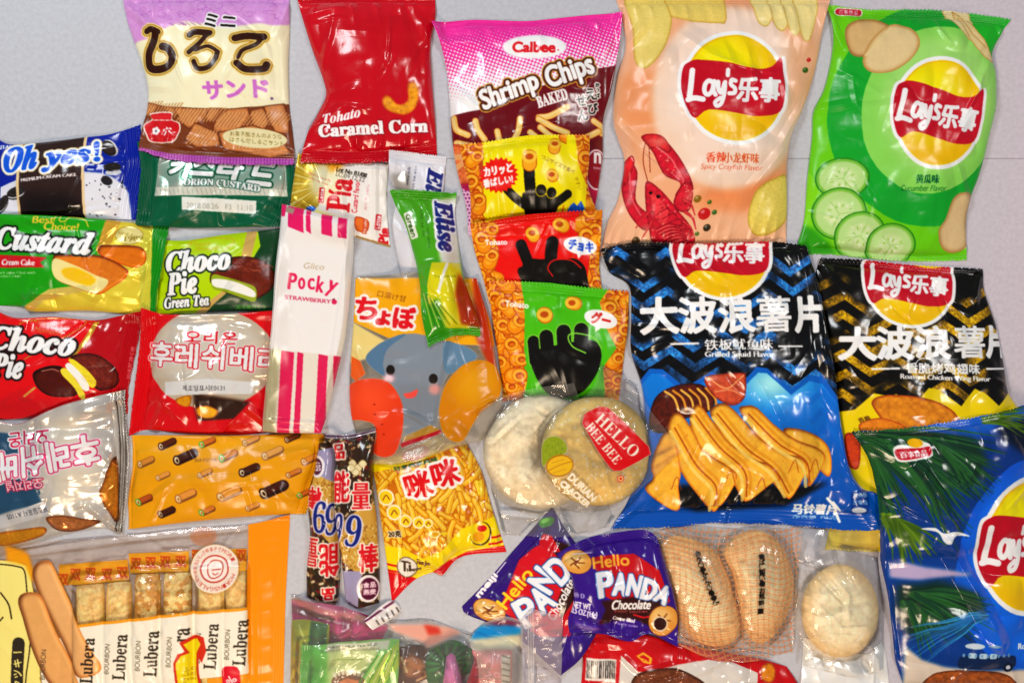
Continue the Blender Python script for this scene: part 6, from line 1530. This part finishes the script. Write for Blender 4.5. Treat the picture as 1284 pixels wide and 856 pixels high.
def round_cookie():
    sides = ([(810, 620), (900, 640), (1100, 700), (1190, 640)], [(1190, 640), (1215, 720), (1230, 900)], [(780, 900), (1000, 905), (1230, 900)], [(810, 620), (800, 760), (780, 900)])
    a = Art(bbox(sides, 'N'), '#f4f4f2', foil=.1).zoom('N')
    bag('foil_liner', 'crinkled white foil sheet below the plain round cookie', 'foil sheet', sides, a, puff=5, z='N', seed=77, seals='', ncr=14, crum=1.8)
    def col(X, Y, t):
        n = fbm(X / 4, Y / 4, 3, 4)[..., None]; e = sstep(.55, 1, t)[..., None]; return (rgb('#fbeac4') * (1 - e) + rgb('#ecc888') * e) * (.94 + .2 * n)
    disc('round_cookie', 'plain pale oval cookie in a clear wrapper, right of the orange netting', 'cookie', circ(1000, 500, 190, 228, wob=.006), col, thick=17, z='N', pw=2.2, bump=lambda X, Y, t: 1.0 * fbm(X / 8, Y / 8, 7, 2))
    sides = ([(790, 105), (900, 95), (1050, 95), (1185, 90)], [(1185, 90), (1200, 300), (1225, 520), (1215, 800)], [(790, 760), (950, 800), (1080, 820), (1215, 800)], [(790, 105), (785, 300), (780, 540), (790, 760)])
    a = Art(bbox(sides, 'N'), '#fffdf6', alpha=.07).zoom('N')
    for k in range(14): r = random.Random(k); x, y, t = r.uniform(860, 1140), r.uniform(320, 690), r.choice((.1, 1.2, 1.5, 2.2)); a.line([(x, y), (x + 60 * cos(t), y + 60 * sin(t))], 5, '#fffdf6', alpha=.4, emb=.8, taper=(1, .2))
    bag('clear_wrapper', 'see-through wrapper around the plain oval cookie', 'wrapper', sides, a, puff=12, z='N', seed=79, seals='', ncr=22, crum=2.2, mat=CLEAR(), cover=True, back=False,
        folds=[((865, 270), (1020, 440), 9, 5), ((1020, 420), (1015, 560), 5, 6), ((960, 270), (1080, 390), 4, 5), ((1120, 660), (1200, 800), 5, 8), ((820, 560), (900, 640), 4, 5), ((870, 130), (860, 260), 3, 6)])

def choc_biscuit_bag():
    sides = ([(85, 60), (250, 60), (450, 110), (600, 140), (760, 170), (860, 200)], [(860, 200), (900, 260), (930, 340)], [(80, 340), (500, 345), (930, 340)], [(85, 60), (92, 180), (80, 340)])
    a = Art(bbox(sides, 'X7'), '#b8141e').zoom('X7')
    a.part('white_panel'); a.poly([(235, 150), (300, 210), (400, 190), (560, 165), (650, 175), (745, 215), (735, 340), (220, 340)], '#dcd4cc', foil=.1, sm=False)
    a.part('barcode'); a.rect(160, 208, 112, 86, -3, '#e8e0d8'); r = random.Random(2); x = 108
    while x < 212: w = r.choice((2, 3, 5)); a.poly([(x, 172), (x + w, 172), (x + w - 2, 240), (x - 2, 240)], '#2c2624'); x += w + r.choice((2, 3, 5))
    a.part('biscuit_picture'); a.blob([(270, 260), (300, 215), (370, 192), (440, 196), (510, 225), (560, 270), (560, 350), (280, 350)], '#7a4c34', '#3c2014', r=4, seed=3, spk=.6, scale=.6)
    a.part('logo'); a.poly([(292, 152), (318, 138), (350, 158), (345, 180), (318, 176)], '#e8a83c'); a.poly([(302, 154), (318, 147), (340, 160), (337, 172), (318, 168)], '#b8141e'); a.line([(310, 160), (330, 168)], 4, '#e8a83c')
    a.blob([(760, 195), (800, 185), (815, 215), (800, 250), (760, 240)], '#e08a28', '#a04c14', r=2, seed=5, spk=.5); a.part()
    return bag('snack_bag', 'red bag with a barcode and a dark biscuit picture, under the level purple pack', 'snack bag', sides, a, puff=17, z='X7', seed=81, seals='', ncr=14, crum=2.0,
               folds=[((235, 150), (300, 215), 4, 6), ((300, 210), (420, 185), 4, 6), ((450, 110), (440, 190), 3, 6), ((92, 110), (240, 110), 3, 8)], mat=film_mat('glossy_film', rough=.19, coat=0, spec=.45))

def biscuit_pic(a, cx, cy, rx, ry, rot, hole=False):
    a.ell(cx, cy, rx * 1.04, ry * 1.04, rot, '#6a3614'); a.ell(cx, cy, rx, ry, rot, '#d89850'); a.ell(cx - rx * .15, cy - ry * .2, rx * .7, ry * .6, rot, '#ecc080', soft=3)
    t = radians(-rot)
    for k in range(5): a.line([(cx + rx * .5 * cos(k * 1.3), cy + ry * .5 * sin(k * 1.3)), (cx + rx * .15 * cos(k * 2.3), cy + ry * .2 * sin(k * 2.1))], 7, '#6a3614', a=.8)
    if hole: a.ell(cx - rx * .2, cy + ry * .25, rx * .55, ry * .48, 30, '#f2dcc0'); a.ell(cx - rx * .2, cy + ry * .25, rx * .47, ry * .4, 30, '#3c1810')

def cocoa_pack(k):
    if k == 0:
        sides = ([(68, 515), (180, 400), (320, 240), (480, 60)], [(480, 60), (570, 200), (680, 320), (770, 420)], [(520, 830), (600, 760), (700, 600), (770, 420)], [(68, 515), (100, 555), (300, 640), (520, 830)])
        a = Art(bbox(sides, 'M'), '#3a1c74').zoom('M')
        a.poly([(240, 520), (330, 300), (400, 240), (470, 200), (560, 260), (640, 420), (560, 640), (420, 640)], '#c41c2c', sm=False); a.poly([(430, 190), (560, 230), (640, 380), (520, 560), (500, 480), (560, 350)], '#3a1a14', soft=1)
        a.poly([(440, 180), (480, 190), (520, 260), (480, 260), (420, 220)], '#c41c2c'); a.ell(455, 128, 38, 22, 20, '#3f8a34'); a.ell(450, 122, 22, 10, 20, '#7cc060')
        a.part('biscuit_picture'); biscuit_pic(a, 195, 530, 75, 48, -20)
        a.part('lettering')
        a.text('meiji', 184, 420, 130, 34, 50, '#ffffff', bold=3.2); a.line([(228, 362), (268, 312)], 4, '#ffffff')
        a.text('Hello', 312, 425, 205, 58, 52, '#f6d23c', bold=2.4)
        for ch, x, y, s, t in (('P', 365, 530, 125, 30), ('A', 432, 470, 112, 40), ('N', 440, 385, 115, 60), ('D', 508, 340, 115, 45)): a.text(ch, x, y, s * .66, s, t, '#f4f6ff', bold=4.5, outs=((7, '#28407c'), (3, '#8cb0e0')))
        a.text('Chocolate', 520, 470, 200, 40, 62, '#ffffff', bold=1.6, shear=.2)
        a.part()
        for j in range(9): a.line([(530 + j * 9, 600 + j * 6), (525 + j * 14, 790 - j * 22)], 2, '#5a44a0')
        sw = (12, 10)
        return bag('cocoa_biscuit_pack', 'purple biscuit pack tilted steeply so its white lettering climbs up the pack', 'snack pack', sides, a, puff=20, z='M', seed=83, seals='t', sw=sw, ncr=10, crum=1.5, crimp=.3, teeth=None, group='purple cocoa biscuit packs', mat=film_mat('glossy_film', rough=.19, coat=0, spec=.45),
                   folds=[((480, 60), (400, 250), 4, 7), ((100, 540), (240, 520), 3, 6)])
    sides = ([(500, 268), (600, 215), (750, 178), (900, 163), (955, 190)], [(955, 190), (1000, 330), (1045, 520), (1052, 690)], [(558, 622), (700, 628), (830, 665), (920, 635), (1052, 690)], [(500, 268), (565, 370), (575, 480), (550, 560), (558, 622)])
    a = Art(bbox(sides, 'M'), '#3f1c80').zoom('M')
    a.poly([(655, 280), (850, 265), (960, 330), (1010, 470), (930, 560), (820, 500), (700, 440), (690, 360)], '#b81a26'); a.poly([(700, 470), (980, 440), (1000, 500), (930, 600), (850, 560), (690, 580), (720, 510)], '#3c1612', soft=1)
    a.line([(850, 540), (900, 556), (950, 545)], 8, '#c8202c'); a.poly([(580, 560), (620, 580), (700, 600), (660, 615), (600, 600)], '#c8c0e8', soft=2, a=.6)
    a.part('biscuit_picture'); biscuit_pic(a, 590, 300, 66, 48, 0); a.part('biscuit_picture'); biscuit_pic(a, 985, 570, 62, 76, -20, True)
    a.part('lettering')
    a.text('Hello', 745, 296, 165, 48, 4, '#f3b04a', bold=2)
    for ch, x, y, s, t in (('P', 718, 395, 112, 6), ('A', 785, 398, 98, -6), ('N', 850, 405, 98, -12), ('D', 918, 424, 98, -14), ('A', 978, 444, 84, -24)): a.text(ch, x, y, s * .58, s * .92, t, '#f2f4ff', bold=5, outs=((6, '#28407c'), (3, '#8cb0e0')))
    a.text('Chocolate', 838, 492, 178, 44, -2, '#ffffff', bold=1.8, shear=.15); a.text('Filled cookies', 838, 524, 150, 14, -3, '#c8706a', bold=.4)
    a.text('NET WT', 612, 490, 80, 28, -4, '#e8e4f8', bold=1.6); a.text('0.5 OZ (14g)', 622, 525, 116, 34, -8, '#e8e4f8', bold=1.4); a.text('Ⓤ D', 600, 444, 44, 24, 0, '#a8a0d0', bold=.8)
    a.text('Creme filled', 805, 562, 100, 18, -10, '#ffffff', bold=.8); a.text('Crunchy cookie', 815, 588, 110, 16, -10, '#ffffff', bold=.7); a.line([(572, 268), (660, 258)], 3, '#e8e4f8')
    a.part()
    return bag('cocoa_biscuit_pack', 'purple biscuit pack lying level, all its white lettering readable, beside the orange netting', 'snack pack', sides, a, puff=24, z='M', seed=85, seals='tb', sw=(12, 5), ncr=10, crum=1.5, crimp=.3, teeth=None, group='purple cocoa biscuit packs', mat=film_mat('glossy_film', rough=.19, coat=0, spec=.45),
               folds=[((580, 570), (700, 600), 5, 6), ((620, 600), (840, 655), 4, 6), ((655, 280), (560, 280), 3, 6), ((930, 630), (880, 560), 3, 6)])

def candy(name, label, z, sides, col, seed, art=None, puff=14, seals='', alpha=1.0, clear=False, **k):
    a = Art(bbox(sides, z), col, alpha=alpha).zoom(z)
    if art: art(a)
    return bag(name, label, 'candy' if 'candy' in name else 'wrapper', sides, a, puff=puff, z=z, seed=seed, seals=seals, ncr=k.pop('ncr', 9), crum=k.pop('crum', 2.0), mat=CLEAR() if clear else film_mat('glossy_film', rough=.19, coat=0, spec=.45), **k)

def candies():
    G = 'wrapped candies in the clear bag'
    def pink(a):
        a.poly([(60, 140), (300, 190), (440, 250), (430, 320), (80, 260)], '#b8447c', soft=2); a.line([(90, 190), (300, 250)], 8, '#e8b0c8'); a.poly([(75, 180), (170, 210), (165, 235), (75, 208)], '#8c4458')
        a.line([(210, 180), (420, 262)], 14, '#d884a8', a=.7); a.ell(380, 235, 50, 26, -20, '#8c2858', soft=2)
    candy('candy', 'dusky pink wrapped candy just under the upright energy bars', 'L', ([(75, 160), (200, 165), (330, 200), (450, 262)], [(450, 262), (430, 300), (400, 350)], [(80, 300), (250, 340), (400, 350)], [(75, 160), (78, 230), (80, 300)]), '#c8708c', 91, pink, group=G)
    candy('candy', 'yellow and olive wrapped candy against the orange bag edge', 'L', ([(80, 235), (130, 228), (190, 232), (230, 245)], [(230, 245), (225, 320), (210, 400)], [(70, 520), (140, 520), (210, 400)], [(80, 235), (72, 350), (70, 520)]), '#a8b02c', 92, lambda a: (a.poly([(160, 230), (225, 240), (215, 330), (150, 330)], '#1f6a3c', soft=1), a.poly([(70, 380), (120, 380), (120, 520), (60, 520)], '#c8b020', soft=3), a.line([(110, 250), (150, 330)], 8, '#dce080')), group=G)
    candy('candy', 'glossy dark brown wrapped candy in the middle of the candy bag', 'L', ([(480, 345), (560, 335), (640, 350), (700, 370)], [(700, 370), (690, 430), (660, 540)], [(470, 540), (560, 545), (660, 540)], [(480, 345), (470, 440), (470, 540)]), '#5c3426', 93, lambda a: (a.poly([(490, 390), (540, 370), (620, 400), (630, 440), (520, 450)], '#a8744e', soft=2), a.ell(455, 430, 30, 40, 0, '#c8b078', soft=1), a.line([(500, 380), (520, 430)], 10, '#e8c8a0'), a.line([(560, 460), (620, 430)], 8, '#d8a880')), puff=16, group=G, crum=2.6)
    def leaf(a):
        for k in range(26):
            t = k * 2 * pi / 26; a.line([(680 + 26 * cos(t), 392 + 20 * sin(t)), (680 + 84 * cos(t), 392 + 62 * sin(t))], 5, '#3c8a48' if k % 2 else '#1c4a28')
    candy('candy', 'dark green pleated candy beside the pink cartoon wrapper', 'L', ([(600, 355), (640, 328), (710, 325), (770, 360)], [(770, 360), (775, 400), (760, 450)], [(600, 470), (680, 480), (760, 450)], [(600, 355), (592, 410), (600, 470)]), '#2c6a38', 94, leaf, puff=13, group=G)
    candy('candy', 'flat lilac pink wrapper standing upright next to the pleated green candy', 'L', ([(672, 372), (690, 362), (705, 372)], [(705, 372), (720, 420), (740, 520)], [(655, 520), (700, 522), (740, 520)], [(672, 372), (664, 440), (655, 520)]), '#c878a8', 95, None, puff=9, group=G)
    def red(a):
        a.poly([(760, 350), (910, 355), (900, 400), (800, 400)], '#e07890', soft=2)
        r = random.Random(4)
        for k in range(16):
            x, y = r.uniform(790, 860), r.uniform(390, 480); t = r.uniform(0, 6); a.line([(x, y), (x + 18 * cos(t), y + 14 * sin(t)), (x + 30 * cos(t + 1), y + 20 * sin(t + 1))], 5, '#8c1c38' if k % 2 else '#f4a8b8')
        a.rect(900, 430, 34, 120, 0, '#e8e4d0', 4)
        for k in range(5): a.line([(886, 370 + k * 24), (914, 380 + k * 24)], 6, '#38342c')
    candy('candy', 'crimson wrapped candy with scribbled lettering, under the blue-edged film', 'L', ([(770, 350), (830, 352), (880, 350), (925, 356)], [(925, 356), (925, 430), (915, 530)], [(720, 530), (820, 535), (915, 530)], [(770, 350), (775, 400), (720, 530)]), '#cc3050', 96, red, puff=15, group=G)
    def gr(a):
        a.poly([(225, 320), (440, 318), (420, 350), (360, 420), (330, 500), (225, 500)], '#c6dca0', soft=3); a.poly([(120, 315), (220, 318), (225, 350), (200, 500), (110, 500)], '#5cb04c', soft=3)
        a.poly([(225, 316), (455, 314), (450, 342), (225, 340)], '#dfe2c4')
        a.part('lettering'); a.text('CHEWY MILK TEA NUT', 315, 326, 190, 9, 0, '#3c4430', bold=.4); a.text('FUSION CANDY 226 CONSUMERS', 310, 339, 215, 9, -1, '#3c4430', bold=.4); a.text('www.chewymilkcandy.com', 310, 380, 142, 8, 0, '#50643c', bold=.2)
        a.part('picture'); a.ell(300, 470, 66, 44, 0, '#7c5a3c')
        for k in range(8): a.rect(248 + k * 15, 440 - 9 * sin(k * pi / 7), 12, 20, 0, '#f0f0e0', 5)
        a.poly([(262, 468), (290, 455), (340, 462), (330, 490), (270, 490)], '#d88a5c'); a.part()
        a.poly([(490, 320), (500, 400), (380, 540), (320, 540), (440, 360)], '#b4d850', foil=.3); 
        for k in range(7): a.line([(340 + k * 18, 470 + 0 * k), (420 + k * 11, 350)], 5, '#eef6a8' if k % 2 else '#5c9a28', foil=.3)
    candy('candy', 'light green milk candy pack with small black print along its top', 'L', ([(125, 318), (240, 312), (380, 308), (490, 312)], [(490, 312), (492, 400), (480, 540)], [(112, 545), (300, 550), (480, 540)], [(125, 318), (115, 430), (112, 545)]), '#86c468', 97, gr, puff=17, seals='l', sw=(14, 0), crimp=.5, teeth=(1, 3), group=G, folds=[((450, 340), (350, 480), 5, 7)])
    def fl(a):
        a.poly([(440, 262), (560, 262), (700, 275), (730, 300), (600, 340), (470, 292)], '#e8a898', soft=2, alpha=.9); a.poly([(580, 262), (640, 275), (650, 300), (600, 305)], '#c84a3c', soft=2, alpha=.95); a.poly([(70, 150), (440, 250), (430, 262), (70, 175)], '#b89484', soft=2, alpha=.5)
        a.part('lettering'); a.text('TOP SEALED FRESH', 545, 248, 160, 9, -2, '#4a443c', bold=.3, alpha=1); a.part()
    candy('clear_bag', 'see-through bag holding the wrapped candies along the bottom edge', 'L', ([(65, 150), (250, 175), (420, 250), (600, 245), (760, 310)], [(760, 310), (930, 360), (1000, 560)], [(60, 570), (500, 570), (1000, 560)], [(65, 150), (70, 350), (60, 570)]), '#e0d8d0', 98, fl, puff=11, alpha=.10, clear=True, cover=True, back=False, ncr=16, crum=1.3,
          folds=[((75, 160), (430, 262), 4, 6), ((430, 262), (500, 250), 4, 6), ((470, 300), (600, 345), 4, 5), ((400, 290), (440, 250), 4, 5)])
    candy('torn_strip', 'narrow white and purple torn seal strip below the noodle snack pack', 'L', ([(360, 225), (440, 165), (470, 160)], [(470, 160), (490, 178), (498, 200)], [(395, 262), (450, 235), (498, 200)], [(360, 225), (378, 245), (395, 262)]), '#e8e0dc', 99,
          lambda a: (a.line([(365, 228), (468, 165)], 9, '#6a2850'), a.text('|||||', 450, 215, 90, 24, 30, '#5a5450', bold=.4)), puff=3, ncr=4, crum=.6)

def pouch():
    def b(a):
        a.poly([(770, 285), (800, 265), (900, 240), (960, 250), (962, 290), (900, 310), (760, 320)], '#1c86c4', soft=3, alpha=.95); a.poly([(800, 262), (900, 236), (960, 246), (960, 258)], '#8c3c50', soft=2, alpha=.7)
        a.poly([(770, 320), (960, 300), (955, 345), (780, 350)], '#dcd8b8', soft=2, alpha=.8)
    candy('film_sheet', 'curled clear film with a bright blue edge, overlapping the tilted purple pack', 'L', ([(755, 320), (800, 268), (880, 225), (962, 235)], [(962, 235), (965, 300), (960, 500)], [(800, 520), (880, 525), (960, 500)], [(755, 320), (790, 400), (800, 520)]), '#e4dccc', 101, b, puff=9, alpha=.25, clear=True, cover=True, back=False, crum=2)
    def c(a):
        for k in range(3): a.line([(985 + k * 9, 200), (990 + k * 9, 560)], 4, '#f0ece8', alpha=.5)
        a.text('ご注意 開封後', 1065, 250, 60, 14, 80, '#c05858', alpha=.8)
    candy('clear_pouch', 'flat see-through pouch with bright creases, between the two purple packs', 'L', ([(955, 235), (1000, 190), (1060, 205), (1118, 210)], [(1118, 210), (1115, 350), (1112, 560)], [(960, 560), (1040, 562), (1112, 560)], [(955, 235), (962, 400), (960, 560)]), '#d8ccd8', 103, c, puff=12, alpha=.3, clear=True, cover=True, back=False, crum=2.6, ncr=22,
          folds=[((1000, 200), (1005, 540), 5, 5), ((1030, 325), (1110, 300), 6, 6), ((1020, 390), (1060, 420), 5, 5)])
import time as _t, os as _os
_t0 = _t.time()
for fn in (cucumber_bag, crayfish_bag, ohyes_pack, green_pie_pack, custard_pack, orion_pack, shiruko_bag, red_pie_pack, berry_pack, roll_pack, silver_pack, finger_biscuits, lubera_bag,
           pia_pack, curl_bag, lambda: stick_pack('white'), shrimp_bag, yellow_ring_pack, red_ring_pack, green_ring_pack, noodle_pack, elephant_bag, lambda: energy_bar(0), lambda: energy_bar(1), lambda: stick_pack('green'), stripe_pack,
           chicken_bag, choc_biscuit_bag, round_cookie, senbei, squid_bag, palm_bag, lambda: cocoa_pack(0), lambda: cocoa_pack(1), crackers, candies, pouch):
    t1 = _t.time(); fn(); print(getattr(fn, '__name__', ''), round(_t.time() - t1, 1))
print('total', round(_t.time() - _t0, 1))
# ------------------------------------------------------------------ table, light, camera
def table():
    m = bpy.data.materials.new('matt_tabletop'); m.use_nodes = True; N = m.node_tree.nodes; L = m.node_tree.links; b = N['Principled BSDF']
    tc = N.new('ShaderNodeTexCoord'); sx = N.new('ShaderNodeSeparateXYZ'); L.new(tc.outputs['Object'], sx.inputs[0])
    nz = N.new('ShaderNodeTexNoise'); nz.inputs['Scale'].default_value = 5; nz.inputs['Detail'].default_value = 6; L.new(tc.outputs['Object'], nz.inputs['Vector'])
    n2 = N.new('ShaderNodeTexNoise'); n2.inputs['Scale'].default_value = 240; n2.inputs['Detail'].default_value = 4; L.new(tc.outputs['Object'], n2.inputs['Vector'])
    # base colour mixes from grey on the left to pink on the right
    ad = N.new('ShaderNodeMath'); ad.operation = 'MULTIPLY_ADD'; L.new(nz.outputs['Fac'], ad.inputs[0]); ad.inputs[1].default_value = .12; L.new(sx.outputs[0], ad.inputs[2])
    mp = N.new('ShaderNodeMapRange'); mp.inputs['From Min'].default_value = .30; mp.inputs['From Max'].default_value = .62; L.new(ad.outputs[0], mp.inputs['Value'])
    mx = N.new('ShaderNodeMix'); mx.data_type = 'RGBA'; L.new(mp.outputs[0], mx.inputs['Factor'])
    mx.inputs['A'].default_value = (*lin(rgb('#bfc1c9')), 1); mx.inputs['B'].default_value = (*lin(rgb('#d3c5cf')), 1)
    rp = N.new('ShaderNodeMapRange'); rp.inputs['From Min'].default_value = .3; rp.inputs['From Max'].default_value = .7; rp.inputs['To Min'].default_value = .9; rp.inputs['To Max'].default_value = 1.04; L.new(n2.outputs['Fac'], rp.inputs['Value'])
    ml = N.new('ShaderNodeMix'); ml.data_type = 'RGBA'; ml.blend_type = 'MULTIPLY'; ml.inputs['Factor'].default_value = 1
    L.new(mx.outputs['Result'], ml.inputs['A']); L.new(rp.outputs[0], ml.inputs['B']); L.new(ml.outputs['Result'], b.inputs['Base Color'])
    bp = N.new('ShaderNodeBump'); bp.inputs['Strength'].default_value = .12; bp.inputs['Distance'].default_value = .0005; L.new(n2.outputs['Fac'], bp.inputs['Height']); L.new(bp.outputs[0], b.inputs['Normal'])
    b.inputs['Roughness'].default_value = .55
    import bmesh
    def slab(name, x0, y0, x1, y1):
        bm = bmesh.new(); v = bmesh.ops.create_cube(bm, size=1)['verts']
        bmesh.ops.scale(bm, vec=(x1 - x0, y1 - y0, .03), verts=v); bmesh.ops.translate(bm, vec=((x0 + x1) / 2, (y0 + y1) / 2, -.015), verts=v)
        bmesh.ops.bevel(bm, geom=bm.edges[:], offset=.0006, segments=3, affect='EDGES')
        me = bpy.data.meshes.new(name); bm.to_mesh(me); bm.free(); me.materials.append(m)
        o = bpy.data.objects.new(name, me); COL.objects.link(o); o['kind'] = 'structure'; return o
    ys = (428 - 199) * SC
    slab('tabletop', -1.1, ys + .0001, 1.1, 1.0); slab('tabletop', -1.1, -1.0, 1.1, ys - .0001)
table()

def area(name, loc, size, power, col, target=(0, 0, 0), sy=None):
    l = bpy.data.lights.new(name, 'AREA'); l.energy = power; l.color = col; l.size = size
    if sy: l.shape = 'RECTANGLE'; l.size_y = sy
    o = bpy.data.objects.new(name, l); COL.objects.link(o); o.location = loc
    from mathutils import Vector
    o.rotation_euler = (Vector(target) - Vector(loc)).to_track_quat('-Z', 'Y').to_euler(); return o
area('ceiling_lamp', (-.75, .85, 1.1), .36, 11.5, (.93, .97, 1.0), target=(-.1, .15, 0))
area('ceiling_lamp', (.95, .35, 1.4), .3, 8.5, (1.0, .97, .94))
area('ceiling_lamp', (-.2, -.85, .85), .3, 8.5, (1.0, .77, .55), target=(-.05, -.25, 0))
w = bpy.data.worlds.new('World'); scene.world = w; w.use_nodes = True
bg = w.node_tree.nodes['Background']; bg.inputs[0].default_value = (.93, .95, 1.0, 1); bg.inputs[1].default_value = .14
cd = bpy.data.cameras.new('camera'); cam = bpy.data.objects.new('camera', cd); COL.objects.link(cam)
cam.location = (0, 0, CAMH * SC); cd.sensor_width = 36; cd.lens = 36 * CAMH / 1284; cd.clip_end = 50; cd.clip_start = .05
scene.camera = cam
scene.view_settings.view_transform = 'Standard'; scene.view_settings.look = 'None'; scene.view_settings.exposure = 0.0; scene.view_settings.gamma = 1
scene.cycles.transparent_max_bounces = 24
scene.cycles.max_bounces = 6
